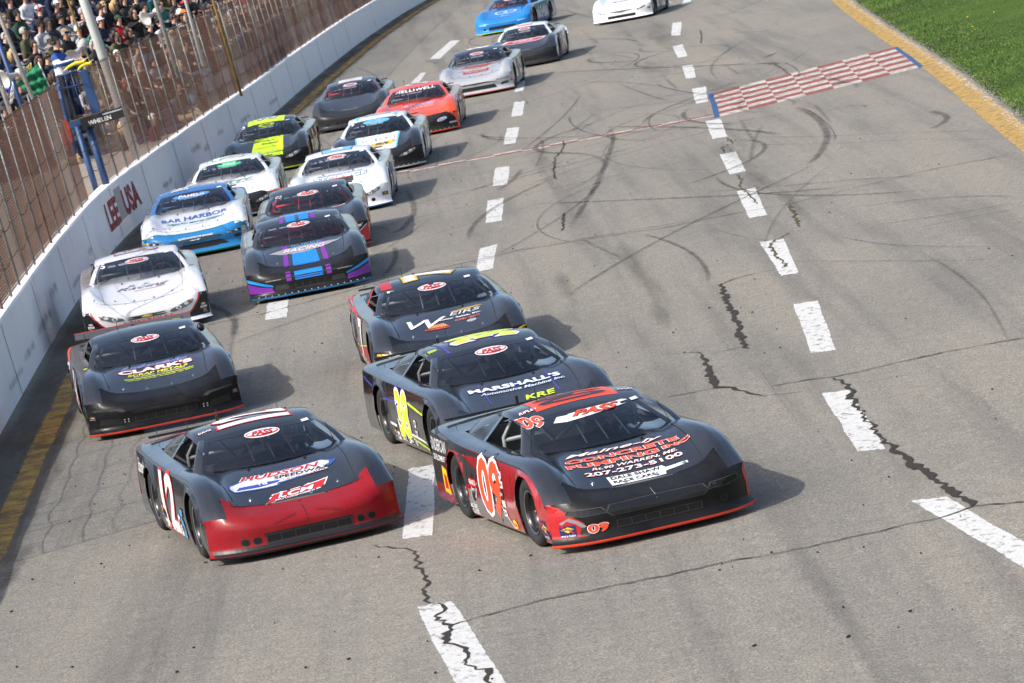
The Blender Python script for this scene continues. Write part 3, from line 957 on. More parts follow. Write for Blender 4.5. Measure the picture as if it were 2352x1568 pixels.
        for me in s.bvh_meshes + [s.rear, s.interior, s.cage, s.sp_base, s.sp_blade, s.sp_edge] + s.sp_rods + list(s.bpost.values()):
            me.transform(Matrix.Diagonal((1, 1.045, 1, 1)))
        V, F = [], []
        for me in s.bvh_meshes:
            b0 = len(V)
            V += [v.co.copy() for v in me.vertices]
            F += [tuple(i + b0 for i in p_.vertices) for p_ in me.polygons]
        s.bvh = BVHTree.FromPolygons(V, F)
    PL = {'top': (lambda a, b: Vector((-b, a, 3)), Vector((0, 0, -1))), 'front': (lambda a, b: Vector((5, a, b if b < .22 or b > .75 else .22 + (b - .22) * .62)), Vector((-1, 0, 0))),
          'right': (lambda a, b: Vector((a, -4, b)), Vector((0, 1, 0))), 'left': (lambda a, b: Vector((-a, 4, b)), Vector((0, -1, 0))),
          'nose': (lambda a, b: Vector((2.0, a, b)) + Vector((2.4, 0, 2.4)), Vector((-1, 0, -1)).normalized())}
    def project(s, plane, a, b, off):
        fn, d = s.PL[plane]
        for da, db in ((0, 0), (.003, .003), (-.003, .003), (.003, -.003), (-.003, -.003)):
            h, n, i, ds = s.bvh.ray_cast(fn(a + da, b + db), d)
            if h is not None: break
        if h is None:
            return None, None
        if n.dot(d) > 0: n = -n
        return h + n * off, n
shells = {'round': Shell('round', nose=0.0, roof_w=.60, roof_h=1.155),
          'square': Shell('square', nose=0.015, roof_w=.645, roof_h=1.145, rake=.02, hump=.022, corner=.27),
          'tall': Shell('tall', nose=0.03, roof_w=.625, roof_h=1.165, hump=.032, corner=.26, chin=-.03)}

# ---- decals: flat outlines laid on the body
def cut_grid(bm, step):
    xs_ = [v.co.x for v in bm.verts]; ys_ = [v.co.y for v in bm.verts]
    if not xs_: return
    for ax, lo, hi in ((0, min(xs_), max(xs_)), (1, min(ys_), max(ys_))):
        k = math.floor(lo / step) + 1
        while k * step < hi - 1e-6:
            co = Vector((0, 0, 0)); co[ax] = k * step
            no = Vector((0, 0, 0)); no[ax] = 1
            bmesh.ops.bisect_plane(bm, geom=bm.verts[:] + bm.edges[:] + bm.faces[:], plane_co=co, plane_no=no, dist=1e-6)
            k += 1
def lay(shell, bm, plane, off, name, m, parent, step=.055):
    cut_grid(bm, step)
    ok = {}
    bm.verts.ensure_lookup_table()
    for v in bm.verts:
        p_, n = shell.project(plane, v.co.x, v.co.y, off)
        ok[v.index] = p_
    verts, idx, faces, nrm = [], {}, [], None
    for f in bm.faces:
        q = [ok[v.index] for v in f.verts]
        if any(z is None for z in q): continue
        mx = max((q[i] - q[i - 1]).length for i in range(len(q)))
        flat = max((f.verts[i].co - f.verts[i - 1].co).length for i in range(len(q)))
        if mx > .12 and mx > 4 * flat: continue          # jumped across a gap in the body
        ids = []
        for v in f.verts:
            if v.index not in idx:
                idx[v.index] = len(verts); verts.append(ok[v.index])
            ids.append(idx[v.index])
        faces.append(tuple(ids))
    bm.free()
    if not faces: return None
    return obj_from(name, verts, faces, m, parent)
_tc = {}
def text_bm(txt, shear=0.0, bold=0.0, space=1.0):
    key = (txt, shear, bold, space)
    if key not in _tc:
        cu = bpy.data.curves.new('lettering', 'FONT')
        cu.body = txt
        cu.shear = shear
        cu.offset = bold
        cu.space_character = space
        cu.resolution_u = 3
        cu.fill_mode = 'FRONT'
        o = bpy.data.objects.new('lettering', cu)
        C.objects.link(o)
        dg = bpy.context.evaluated_depsgraph_get()
        me = bpy.data.meshes.new_from_object(o.evaluated_get(dg))
        vs_ = [(v.co.x, v.co.y) for v in me.vertices]
        fs_ = [tuple(p_.vertices) for p_ in me.polygons]
        bpy.data.objects.remove(o); bpy.data.curves.remove(cu); bpy.data.meshes.remove(me)
        _tc[key] = (vs_, fs_)
    return _tc[key]
def text_shape(txt, cx, cy, w, h, rot=0.0, shear=0.0, bold=0.01, space=1.0, ref=None, taper=0.0, arc=0.0):
    vs_, fs_ = text_bm(txt, shear, bold, space)
    r_ = text_bm(txt, shear, ref if ref is not None else bold, space)[0]
    x0, x1 = min(v[0] for v in r_), max(v[0] for v in r_)
    y0, y1 = min(v[1] for v in r_), max(v[1] for v in r_)
    bm = bmesh.new()
    ca, sa = math.cos(rot), math.sin(rot)
    vv = []
    for (x, y) in vs_:
        u = ((x - x0) / (x1 - x0) - .5)
        a = u * w; b = ((y - y0) / (y1 - y0) - .5) * h
        a *= 1 + taper * (b / h)
        b += arc * (1 - (2 * u) ** 2)
        vv.append(bm.verts.new((cx + a * ca - b * sa, cy + a * sa + b * ca, 0)))
    for f in fs_:
        try: bm.faces.new([vv[i] for i in f])
        except ValueError: pass
    bmesh.ops.remove_doubles(bm, verts=bm.verts[:], dist=1e-5)
    bm.verts.index_update()
    return bm
def poly_shape(pts):
    bm = bmesh.new()
    vv = [bm.verts.new((x, y, 0)) for x, y in pts]
    n = len(pts)
    cr = [(pts[i][0] - pts[i - 1][0]) * (pts[(i + 1) % n][1] - pts[i][1]) - (pts[i][1] - pts[i - 1][1]) * (pts[(i + 1) % n][0] - pts[i][0]) for i in range(n)]
    if n >= 10 and (min(cr) > 0 or max(cr) < 0):          # round shapes: a fan from the middle
        m_ = bm.verts.new((sum(p_[0] for p_ in pts) / n, sum(p_[1] for p_ in pts) / n, 0))
        for i in range(n): bm.faces.new((m_, vv[i - 1], vv[i]))
        return bm
    for t in tessellate_polygon([[Vector((x, y, 0)) for x, y in pts]]):
        try: bm.faces.new([vv[i] for i in t])
        except ValueError: pass
    return bm
def ellipse(cx, cy, rx, ry, rot=0.0, n=28):
    return [(cx + rx * math.cos(a) * math.cos(rot) - ry * math.sin(a) * math.sin(rot), cy + rx * math.cos(a) * math.sin(rot) + ry * math.sin(a) * math.cos(rot)) for a in [2 * PI * k / n for k in range(n)]]
def rect(cx, cy, w, h, rot=0.0, sk=0.0):
    ca, sa = math.cos(rot), math.sin(rot)
    return [(cx + x * ca - y * sa, cy + x * sa + y * ca) for x, y in ((-w / 2 - sk, -h / 2), (w / 2 - sk, -h / 2), (w / 2 + sk, h / 2), (-w / 2 + sk, h / 2))]
def vinyl(col, rough=.35):
    return mat(col, rough, var=.05, scale=20, name='vinyl')
WHT, BLK, RED, NEON, ORG = (.80, .80, .80), (.012, .012, .014), (.48, .02, .022), (.62, .80, .02), (.85, .075, .025)
BLU, PUR, SIL, GRY, YEL = (.015, .16, .55), (.16, .022, .26), (.42, .43, .45), (.055, .058, .065), (.80, .52, .02)
CHROME = mat((.62, .62, .64), .18, 1.0, name='bright_metal')
M_BLACKP = mat((.012, .012, .013), .45, name='black_plastic')
M_RUBBER = mat((.016, .016, .017), .72, var=.3, scale=14, name='tyre_rubber_black')
M_RIM = mat((.010, .010, .011), .25, name='black_wheel')
M_DARKIN = mat((.20, .205, .215), .6, name='interior_sheet')
M_GLASS = glass((.86, .88, .90))
M_GLASSR = glass((.90, .92, .94), .8)
M_LEXAN = glass((.93, .94, .95), .35, 'clear_lexan')
M_HOLE = mat((.004, .004, .004), .9, name='opening_black')

# ---- wheels
def wheel_meshes():
    t = MB()
    t.lathe([(.205, .085), (.245, .118), (.300, .125), (.325, .105), (.335, .075), (.336, 0), (.335, -.075), (.325, -.105), (.300, -.125), (.245, -.118), (.205, -.085)], (0, 1, 0), (0, 0, 0), 36)
    r = MB()
    r.lathe([(.210, .100), (.214, .112), (.203, .108), (.190, .07), (.182, .01), (.140, -.005), (.125, .02), (.085, .03), (.060, .03), (.055, .055), (.0, .058)], (0, 1, 0), (0, 0, 0), 30)
    for k in range(5):
        a = 2 * PI * k / 5
        r.lathe([(.013, 0), (.013, .035), (0, .036)], (0, 1, 0), (.085 * math.cos(a), .02, .085 * math.sin(a)), 6, mi=1)
    l_ = MB()
    l_.lathe([(.2145, .1125), (.207, .1135), (.204, .110)], (0, 1, 0), (0, 0, 0), 30)
    rm = r.mesh('rim', True); rm.materials.append(None); rm.materials.append(None)
    return t.mesh('tyre', True), rm, l_.mesh('rim_edge', True)
ME_TYRE, ME_RIM, ME_RIMEDGE = wheel_meshes()
pin = MB().lathe([(.022, 0), (.022, .003), (.008, .004), (.007, .018), (0, .02)], (0, 0, 1), (0, 0, 0), 8)
pin.box((0, .012, .012), (.008, .05, .006))
ME_PIN = pin.mesh('hood_pin')
bolt = MB().lathe([(.012, 0), (.011, .004), (0, .007)], (0, 0, 1), (0, 0, 0), 6)
ME_BOLT = bolt.mesh('rivet')

CAR_SCALE = .94
class Car:
    def __init__(s, px, py, yaw, shell, label, lip, nose, hood, side, roof, anchor=(.78, 0, .80), deck=None, fender=None, post=None, cage=(.10, .10, .11), inner=None, blade=None, sp_edge=None, gloss=.17, nose_gloss=.30, rim_edge=None, side_l=None, glass_m=None, bolts=False):
        s.sh = shells[shell]
        up = None
        k_ = CAR_SCALE
        q = ground(px, py, anchor[2] * k_)
        up = normal_at(q.x, q.y)
        fwd = Vector((math.sin(yaw), -math.cos(yaw), 0))      # towards the camera; positive yaw turns to the infield (+X)
        fwd = (fwd - up * fwd.dot(up)).normalized()
        lft = up.cross(fwd)
        org = q - fwd * (anchor[0] * k_) - lft * (anchor[1] * k_)
        org.z = float(zs(org.x, org.y)) + .004
        s.root = empty('race_car', org)
        s.root.matrix_world = Matrix(((fwd.x * k_, lft.x * k_, up.x * k_, org.x), (fwd.y * k_, lft.y * k_, up.y * k_, org.y), (fwd.z * k_, lft.z * k_, up.z * k_, org.z), (0, 0, 0, 1)))
        s.root['label'] = label
        tag(s.root, label, 'race car', 'late model race cars taking the start')
        s.lift = 0
        P, S_ = s.root, s.sh
        pn, ph, ps, pr = paint(nose, nose_gloss * .85, .20, .0), paint(hood, gloss), paint(side, gloss), paint(roof, gloss)
        pd = paint(deck or side, gloss)
        pf = paint(fender or hood, gloss)
        share('front_valance', S_.valance, mat(lip, .4, var=.1, name='valance_plastic'), P)
        share('nose', S_.nose, pn, P); share('hood', S_.hood, ph, P)
        for nm in ('right', 'left'):
            share('fender', S_.fender[nm], pf, P)
            share('side_panel', S_.sides[nm], ps if nm == 'right' or side_l is None else paint(side_l, gloss), P)
            share('quarter_window', S_.quarter[nm], M_GLASSR, P)
            share('window_post', S_.bpost[nm], mat(post, .35, name='post_paint') if post else CHROME, P)
        share('deck_lid', S_.deck, pd, P); share('rear_bumper', S_.rear, ps, P); share('roof', S_.roof, pr, P)
        share('windshield', S_.glass_front, glass_m or M_GLASS, P); share('sun_strip', S_.visor, mat((.012, .012, .014), .25, name='tinted_strip'), P)
        share('rear_window', S_.rear_glass, M_GLASSR, P)
        share('cockpit', S_.interior, mat(inner, .6, name='interior_paint') if inner else M_DARKIN, P)
        share('roll_cage', S_.cage, mat(cage, .4, name='cage_paint'), P)
        sp = share('spoiler', S_.sp_base, M_BLACKP, P)
        share('spoiler_blade', S_.sp_blade, paint(blade, .3) if blade else M_LEXAN, sp)
        if sp_edge: share('spoiler_edge', S_.sp_edge, vinyl(sp_edge), sp)
        for me_ in S_.sp_rods: share('spoiler_brace', me_, M_BLACKP, sp)
        for sx in (AX, -AX):
            for sy in (-1, 1):
                w = share('wheel', ME_RIM, [M_RIM, mat((.6, .08, .05), .4, name='lug_nut')], P)
                w.location = (sx, sy * .862, TR_); w.rotation_euler = (0, rnd.uniform(0, 3), 0 if sy > 0 else PI)
                if sx > 0: w.rotation_euler[2] += rnd.uniform(-.02, .05)
                share('tyre', ME_TYRE, M_RUBBER, w)
                share('rim_edge', ME_RIMEDGE, mat(rim_edge or (.30, .30, .31), .25, .8, name='rim_edge'), w)
        for y in (-.46, -.16, .16, .46):
            s.fix('hood_pin', ME_PIN, 'top', y, -1.87 + .22 * abs(y), CHROME)
        for y in (-.30, .30):
            s.fix('hood_pin', ME_PIN, 'top', y, -1.04, M_BLACKP)
        if bolts:
            for y in np.linspace(-.86, .86, 17):
                s.fix('rivet', ME_BOLT, 'front', float(y), .10, mat((.75, .75, .76), .3, .5, name='bright_rivet'))
        dk = (.004, .004, .005)
        for pl, sg in (('right', 1), ('left', -1)):
            for x in (.78, -.84):
                s.poly('panel_seam', pl, [(sg * x - .004, .10), (sg * x + .004, .10), (sg * x + .004, .74), (sg * x - .004, .74)], dk, 2.2, .8)
        s.poly('nose_seam', 'top', [(-.70, -1.895), (.70, -1.895), (.70, -1.887), (-.70, -1.887)], dk, .9, .8)
        for y in (-.78, -.62, -.30, 0, .30, .62, .78):
            s.fix('rivet', ME_BOLT, 'top', y, -1.955 + .16 * abs(y), M_BLACKP)
        a = MB().tube([(-.30, -.30, S_.R_[3][6].z - .04), (-.32, -.30, S_.R_[3][6].z + .12)], .005, 5)
        a.build('radio_aerial', M_BLACKP, P)
    def fix(s, name, me, plane, a, b, m):
        p_, n = s.sh.project(plane, a, b, .001)
        if p_ is None: return
        o = share(name, me, m, s.root)
        o.matrix_local = Matrix.Translation(p_) @ n.to_track_quat('Z', 'Y').to_matrix().to_4x4()
        return o
    def poly(s, name, plane, pts, col, layer=0, rough=.35, step=.055, m=None):
        return lay(s.sh, poly_shape(pts), plane, .0035 + .0022 * layer, name, m or vinyl(col, rough), s.root, step)
    def text(s, plane, txt, cx, cy, w, h, col, out=None, rot=0.0, shear=0.0, bold=.012, space=1.0, layer=1, ow=.03, name='lettering', out2=None, ow2=.06, taper=0., arc=0.):
        if out2 is not None:
            lay(s.sh, text_shape(txt, cx, cy, w, h, rot, shear, bold + ow2, space, bold, taper, arc), plane, .0035 + .0022 * (layer - .8), name + '_border', vinyl(out2), s.root, .08)
        if out is not None:
            lay(s.sh, text_shape(txt, cx, cy, w, h, rot, shear, bold + ow, space, bold, taper, arc), plane, .0035 + .0022 * layer, name + '_border', vinyl(out), s.root, .08)
        return lay(s.sh, text_shape(txt, cx, cy, w, h, rot, shear, bold, space, bold, taper, arc), plane, .0035 + .0022 * (layer + 1), name, vinyl(col), s.root, .08)
    # -- shared dressing
    def grille(s, z0=.165, z1=.255, hw=.50, n=6, frame=(.02, .02, .022)):
        s.poly('grille_opening', 'front', rect(0, (z0 + z1) / 2, 2 * hw, z1 - z0), (.003, .003, .003), 0, .9)
        for k in range(n + 1):
            y = lerp(-hw, hw, k / n)
            s.poly('grille_bar', 'front', rect(y, (z0 + z1) / 2, .014, z1 - z0 + .012), frame, 1, .5)
        for z in (z0, z1):
            s.poly('grille_bar', 'front', rect(0, z, 2 * hw + .014, .014), frame, 1, .5)
    def duct(s, y, z, r=.042):
        s.poly('brake_duct', 'front', ellipse(y, z, r, r, n=18), (.02, .02, .022), 0, .5)
        s.poly('duct_opening', 'front', ellipse(y, z, r * .78, r * .78, n=18), (.003, .003, .003), 1, .9)
    def pass_logo(s, plane='front', cx=0.0, z=1.035, w=.38, h=.064, bgc=(.66, .66, .68), col=(.55, .03, .035), txt='PASS'):
        s.poly('series_decal', plane, ellipse(cx, z, w / 2, h / 2), bgc, 1)
        s.poly('series_decal_ring', plane, ellipse(cx, z, w / 2 - .014, h / 2 - .010), col, 2)
        s.poly('series_decal_field', plane, ellipse(cx, z, w / 2 - .028, h / 2 - .018), bgc, 3)
        if txt: s.text(plane, txt, cx, z, w * .62, h * .46, col, (.02, .02, .03), 0, .35, .02, layer=4, ow=.03, name='series_lettering')
    def tech(s, y=.50, z=1.052):
        s.poly('tech_sticker', 'front', rect(y, z, .085, .016), (.75, .75, .75), 1)
    def headlight(s, kind='round', y=.62, z=.47, w=.34, h=.13, sgn=(1, -1), tilt=.25):
        for sg in sgn:
            sh_ = [(-.5, -.30), (-.30, -.5), (.15, -.42), (.42, -.10), (.5, .42), (.30, .5), (-.10, .22), (-.42, .02)]
            pts = []
            for (a, b) in sh_:
                x, zz = a * w, b * h + a * w * tilt
                pts.append((sg * (y + x), z + zz))
            if sg < 0: pts = pts[::-1]
            s.poly('headlight', 'front', pts, (.10, .11, .12), 2, .12)
            for (a, b, r, c) in ((-.12, -.12, .30, (.55, .58, .60)), (.20, .12, .26, (.50, .53, .56))):
                s.poly('headlight_lens', 'front', ellipse(sg * (y + a * w), z + b * h + a * w * tilt, r * h, r * h, n=16), c, 3, .1)
                s.poly('headlight_bulb', 'front', ellipse(sg * (y + a * w), z + b * h + a * w * tilt, r * h * .5, r * h * .5, n=12), (.05, .05, .06), 4, .1)
            s.poly('turn_signal', 'front', ellipse(sg * (y + .40 * w), z + .30 * h + .40 * w * tilt, .05 * w, .14 * h, n=10), (.65, .18, .03), 4, .2)
    def fuel_sticker(s, plane, a, b, w=.15):
        s.poly('fuel_sticker', plane, rect(a, b, w, w * 1.05), (.012, .018, .10), 1)
        s.poly('fuel_sticker_diamond', plane, [(a, b + w * .38), (a + w * .40, b + w * .10), (a, b - w * .18), (a - w * .40, b + w * .10)], YEL, 2)
        s.poly('fuel_sticker_arrow', plane, [(a - w * .42, b + w * .44), (a - w * .30, b + w * .46), (a + w * .42, b - w * .22), (a + w * .30, b - w * .24)], RED, 2.5)
        s.text(plane, 'SUNOCO', a, b + w * .10, w * .74, w * .15, (.02, .03, .16), YEL, layer=4, ow=.05, name='sticker_lettering')
        s.text(plane, 'RACE FUELS', a, b - w * .40, w * .86, w * .13, WHT, shear=.2, layer=2, name='sticker_lettering')
    def sticker(s, plane, a, b, w, h, bgc, txt=None, col=BLK, kind='rect', rim=None):
        shp = ellipse(a, b, w / 2, h / 2) if kind == 'oval' else rect(a, b, w, h)
        if rim is not None:
            s.poly('sticker_rim', plane, ellipse(a, b, w / 2 + .008, h / 2 + .008) if kind == 'oval' else rect(a, b, w + .014, h + .014), rim, .6)
        s.poly('sticker', plane, shp, bgc, 1)
        if txt: s.text(plane, txt, a, b, w * .78, h * .45, col, layer=2, bold=.015, name='sticker_lettering')
    def stickers_right(s, x0=.30, z=.17):
        s.sticker('right', -.60, z, .13, .085, (.75, .75, .76), 'DRP', (.03, .05, .25), 'rect', (.5, .5, .5))
        s.sticker('right', -.42, z, .12, .08, YEL, 'Bassett', RED, 'oval')
        s.sticker('right', -.26, z, .08, .08, (.7, .7, .72), 'R', RED, 'oval')
        s.sticker('right', -.06, z, .10, .09, (.70, .72, .76), 'A', (.03, .1, .4))
        s.sticker('right', .12, z, .12, .08, (.02, .02, .02), 'ALLSTAR', WHT, 'rect', (.5, .5, .5))
        s.sticker('right', .30, z, .12, .08, (.35, .38, .42), 'INTEGRA', WHT)
    def hood_crease(s, col=(.004, .004, .004)):
        pts_l = [(-.66, -.70), (-.665, -.70), (-.60, -1.80), (-.595, -1.80)]
        for sg in (-1, 1):
            q = [(sg * .683, -.45), (sg * .690, -.45), (sg * .672, -1.30), (sg * .640, -1.80), (sg * .633, -1.80), (sg * .665, -1.30)]
            s.poly('hood_seam', 'top', q if sg > 0 else q[::-1], col, -.3, .8)
    def number(s, plane, txt, cx, cy, w, h, col, out, **k):
        k.setdefault('bold', .035); k.setdefault('ow', .035)
        if plane == 'top':                 # roof numbers read from the side of the car
            k['rot'] = PI / 2
            w, h = h * 1.25, w * 1.3
        return s.text(plane, txt, cx, cy, w, h, col, out, name='race_number', **k)
# ------------------------------------------------------------------ the nineteen cars
def rad(a): return math.radians(a)
def mid(a, b): return ((a[0] + b[0]) / 2, (a[1] + b[1]) / 2)
SATIN = (.008, .008, .009)
BLACKB = (.013, .0145, .018)
CHAR = (.018, .020, .026)
def base_front(c, ducts=True, ring=True, **k):
    c.grille(**k)
    if ducts:
        c.duct(-.66, .22); c.duct(.66, .22)

# 09 -- black hood, red flanks
c = Car(1368.2, 1011.5, rad(14), 'round', 'black and red race car number 09 leading the field on the right', (.80, .062, .022), SATIN, (.012, .013, .016), (.33, .016, .02), BLACKB, deck=BLACKB, cage=(.20, .23, .23), nose_gloss=.42)
base_front(c, z0=.17, z1=.245, hw=.42); c.tech(); c.hood_crease()
c.text('top', 'Maine-ly', -.02, -1.14, 1.0, .085, WHT, RED, shear=.4, layer=1, ow=.02)
c.text('top', 'CONCRETE', .02, -1.26, 1.14, .085, ORG, WHT, bold=.025, ow=.028)
c.text('top', 'PUMPING', -.12, -1.385, .92, .085, ORG, WHT, bold=.025, ow=.028)
c.text('top', 'INC', .53, -1.375, .28, .07, ORG, WHT, bold=.025, ow=.028)
c.text('top', 'Rt.90 WARREN, ME.', .06, -1.495, .86, .06, WHT, RED, shear=.3)
c.text('top', '207-273-5100', .02, -1.595, .98, .075, WHT, RED, bold=.02, ow=.02)
c.poly('sponsor_plate', 'top', [(-.30, -1.86), (-.30, -1.69), (.26, -1.69), (.28, -1.74), (.50, -1.74), (.50, -1.78), (.26, -1.80), (.24, -1.86)], WHT, 0)
c.text('top', 'DALE SHAW', -.02, -1.73, .50, .055, BLK, bold=.025); c.text('top', 'RACE CARS', -.06, -1.81, .42, .05, BLK, bold=.025)
c.text('front', '09', -.56, 1.036, .22, .075, ORG, WHT, shear=.25, bold=.03, name='race_number')
c.poly('series_decal', 'front', [(-.40, 1.008), (-.33, 1.045), (.0, 1.066), (.38, 1.068), (.43, 1.056), (.39, 1.040), (.1, 1.025), (-.28, 1.002)], (.72, .72, .74), 1)
c.text('front', 'PASS', .06, 1.045, .50, .036, ORG, BLK, shear=.5, bold=.03, layer=3, name='series_lettering')
c.poly('diamond_border', 'right', [(-.52, .44), (-.66, .59), (-.80, .44), (-.66, .27)], WHT, 0); c.poly('diamond_decal', 'right', [(-.545, .44), (-.66, .57), (-.775, .44), (-.66, .295)], (.02, .015, .018), 1)
c.poly('diamond_band', 'right', rect(-.66, .44, .25, .085), RED, 2); c.text('right', 'FERRAIOLO', -.66, .445, .235, .05, WHT, layer=3)
c.text('right', 'CONSTRUCTION', -.66, .375, .14, .022, WHT, layer=3)
c.poly('halftone_sweep', 'right', [(-.92, .26), (-.50, .30), (.10, .31), (.40, .22), (.58, .10), (.30, .095), (-.90, .10)], (.15, .13, .135), .2)
c.poly('dark_rear_flank', 'right', [(-2.3, .30), (-1.75, .30), (-1.70, .62), (-1.0, .70), (-.45, .58), (-.55, .46), (-.95, .40), (-.95, .62), (-1.3, .76), (-2.3, .80)], (.035, .03, .032), .25)
c.poly('white_sweep', 'right', [(.30, .30), (.33, .30), (.62, .10), (.58, .10)], (.6, .6, .6), .5)
c.poly('black_sweep', 'right', [(.35, .66), (-.30, .72), (-1.0, .70), (-1.55, .74), (-2.3, .60), (-2.3, .84), (-1.0, .775), (.35, .745)], (.02, .02, .022), .3)
c.number('right', '09', .0, .45, .80, .58, ORG, WHT, out2=(.03, .01, .012), ow=.05, ow2=.075)
c.text('right', 'FONDERCAN', -1.98, .70, .72, .13, (.55, .55, .57), (.05, .05, .05), bold=.02); c.text('right', 'DEVELOPMENT', -1.95, .57, .50, .06, WHT, BLK)
c.poly('chicken_panel', 'right', [(-1.96, .22), (-1.72, .20), (-1.72, .46), (-1.90, .50)], YEL, .5); c.poly('chicken_stripe', 'right', [(-1.90, .26), (-1.76, .26), (-1.76, .40), (-1.86, .42)], RED, 1)
for k, (t, bgc, col) in enumerate((('A', (.6, .65, .72), (.03, .1, .3)), ('DRP', (.7, .7, .7), BLK), ('ALLSTAR', BLK, WHT), ('JWS', (.5, .5, .5), WHT), ('DRP', (.75, .75, .75), BLK))):
    c.sticker('right', .40 + .025 * (k % 2), .62 - .095 * k, .12, .07, bgc, t, col)
c.text('right', 'ACCURATE', -.80, .19, .24, .05, WHT, bold=.02); c.text('right', 'CONCRETE', -.80, .13, .24, .05, WHT, bold=.02)
c.sticker('right', .66, .15, .16, .09, YEL, 'Bassett', RED, 'oval')
c.poly('exhaust_heat_shield', 'right', rect(-.78, .295, .20, .14), (.25, .24, .23), 1, .4); c.poly('exhaust_pipe_end', 'right', ellipse(-.72, .295, .05, .055), (.004, .004, .004), 2, .9)
c.poly('red_nose_sweep', 'front', [(-1.02, .62), (-.97, .62), (-.90, .56), (-.82, .42), (-.72, .30), (-.70, .14), (-1.02, .14)], (.40, .018, .022), 0, .25)
c.poly('grey_nose_ring', 'front', [(-.84, .40), (-.76, .33), (-.70, .24), (-.735, .22), (-.79, .30), (-.86, .355), (-.90, .30), (-.92, .33)], (.25, .24, .25), 1)
c.poly('dark_nose_notch', 'front', [(-.74, .24), (-.66, .20), (-.68, .14), (-.77, .16)], (.03, .03, .03), 1)
c.number('front', '09', -.60, .205, .19, .10, ORG, WHT, layer=2)
c.fuel_sticker('right', 1.79, .22, .17); c.fuel_sticker('front', -.86, .215, .13)
c.poly('red_left_sweep', 'front', [(1.02, .62), (.97, .62), (.93, .50), (.955, .30), (.95, .14), (1.02, .14)], (.40, .018, .022), 0, .25)
for sg in (-1, 1):
    q = [(sg * .50, .40), (sg * .55, .475), (sg * .84, .50), (sg * .86, .44), (sg * .74, .395)]
    c.poly('headlight_painted_highlight', 'front', [(a_ + math.copysign(.012, a_) * (1 if k_ in (2, 3) else -1), b_ + (.010 if k_ in (1, 2) else -.008)) for k_, (a_, b_) in enumerate(q)][::sg], (.055, .055, .058), .3, .25)  # lighter grey outline paints the highlight along the headlight recess
    c.poly('headlight_cover', 'front', q if sg > 0 else q[::-1], (.008, .008, .009), .8, .08)
q = [(-.44, .335), (.44, .335), (.50, .40), (.46, .485), (-.46, .485), (-.50, .40)]
c.poly('grille_painted_highlight', 'front', [(a_ * 1.03, .41 + (b_ - .41) * 1.10) for a_, b_ in q], (.045, .045, .048), .3, .3)  # highlight on the sculpted grille line, painted as a lighter border
c.poly('blank_grille_panel', 'front', q, (.012, .012, .013), .7, .25)
c.poly('roof_plate_edge', 'top', rect(-.02, .10, .84, .52), (.80, .07, .03), 0); c.number('top', '09', -.02, .10, .56, .32, SATIN, (.80, .07, .03), layer=1)
c.text('top', 'RIPLEY', -.50, -.06, .20, .06, WHT, RED, shear=.2); c.text('top', 'RIPLEY', .52, -.02, .16, .05, WHT, RED)
c.poly('nose_seam', 'front', rect(0, .50, .005, .12), (.3, .3, .3), 1)

# 12G -- black with red nose
c = Car(606.0, 1055.2, rad(12.5), 'round', 'black race car number 12 with red nose leading on the left', (.012, .012, .013), (.23, .008, .014), BLACKB, (.014, .014, .017), BLACKB, fender=BLACKB, deck=BLACKB, sp_edge=None, nose_gloss=.30, rim_edge=(.5, .5, .5), bolts=False)
base_front(c, ducts=False, z0=.15, z1=.24, hw=.44); c.hood_crease()
for y in (-.66, -.54, .54, .66): c.duct(y, .20, .045)
c.poly('grille_shroud', 'front', rect(0, .255, .92, .05), (.012, .012, .013), .5, .5)
c.poly('black_hood_tongue', 'nose', [(-.66, .66), (-.42, .62), (-.10, .585), (.10, .585), (.42, .62), (.66, .66), (.68, .80), (-.68, .80)], BLACKB, 0, m=paint(BLACKB, .17))
c.pass_logo(); c.tech()
c.poly('speedway_plate_edge', 'top', [(-.62, -1.50), (-.60, -1.40), (-.30, -1.24), (.44, -1.19), (.52, -1.24), (.58, -1.27), (.50, -1.37), (.30, -1.44), (-.08, -1.50), (-.10, -1.54), (-.58, -1.58)], (.03, .09, .32), 0)
c.poly('speedway_plate', 'top', [(-.60, -1.50), (-.58, -1.41), (-.29, -1.26), (.42, -1.21), (.50, -1.28), (.47, -1.36), (.29, -1.42), (-.10, -1.48), (-.12, -1.525), (-.57, -1.56)], (.62, .63, .66), .6)
c.text('top', 'HUDSON', -.03, -1.285, .86, .10, RED, WHT, shear=.35, bold=.03, layer=2, ow=.045)
c.text('top', 'SPEEDWAY', .18, -1.375, .60, .06, BLK, shear=.2, layer=2); c.text('top', 'THE FAMILY FUN TRACK', .20, -1.435, .50, .032, WHT, RED, layer=2)
c.poly('little_race_car', 'top', [(-.55, -1.54), (-.50, -1.47), (-.36, -1.45), (-.20, -1.42), (-.06, -1.43), (-.10, -1.47), (-.30, -1.51)], (.04, .07, .35), 1.5)
c.text('top', '18', -.25, -1.455, .09, .05, WHT, layer=2.2)
c.poly('team_plate_edge', 'top', [(-.34, -1.90), (-.22, -1.71), (.40, -1.61), (.31, -1.78), (-.20, -1.87)], WHT, 0); c.poly('team_plate', 'top', [(-.32, -1.885), (-.21, -1.72), (.375, -1.63), (.30, -1.765), (-.20, -1.855)], RED, .6)
for k in range(6): c.poly('flag_check', 'top', rect(-.12 + .075 * k, -1.70 + .0125 * k, .036, .022), BLK if k % 2 else WHT, 1.2)
c.text('top', 'LCM', .02, -1.755, .42, .085, WHT, BLK, shear=.35, bold=.03, layer=1.4, rot=.1); c.text('top', 'MOTORSPORTS', -.02, -1.828, .40, .03, WHT, layer=1.4, rot=.1)
c.number('right', '12', -.16, .45, .84, .62, WHT, RED, ow=.03); c.text('right', 'G', .36, .25, .13, .24, WHT, RED, bold=.03, name='race_number')
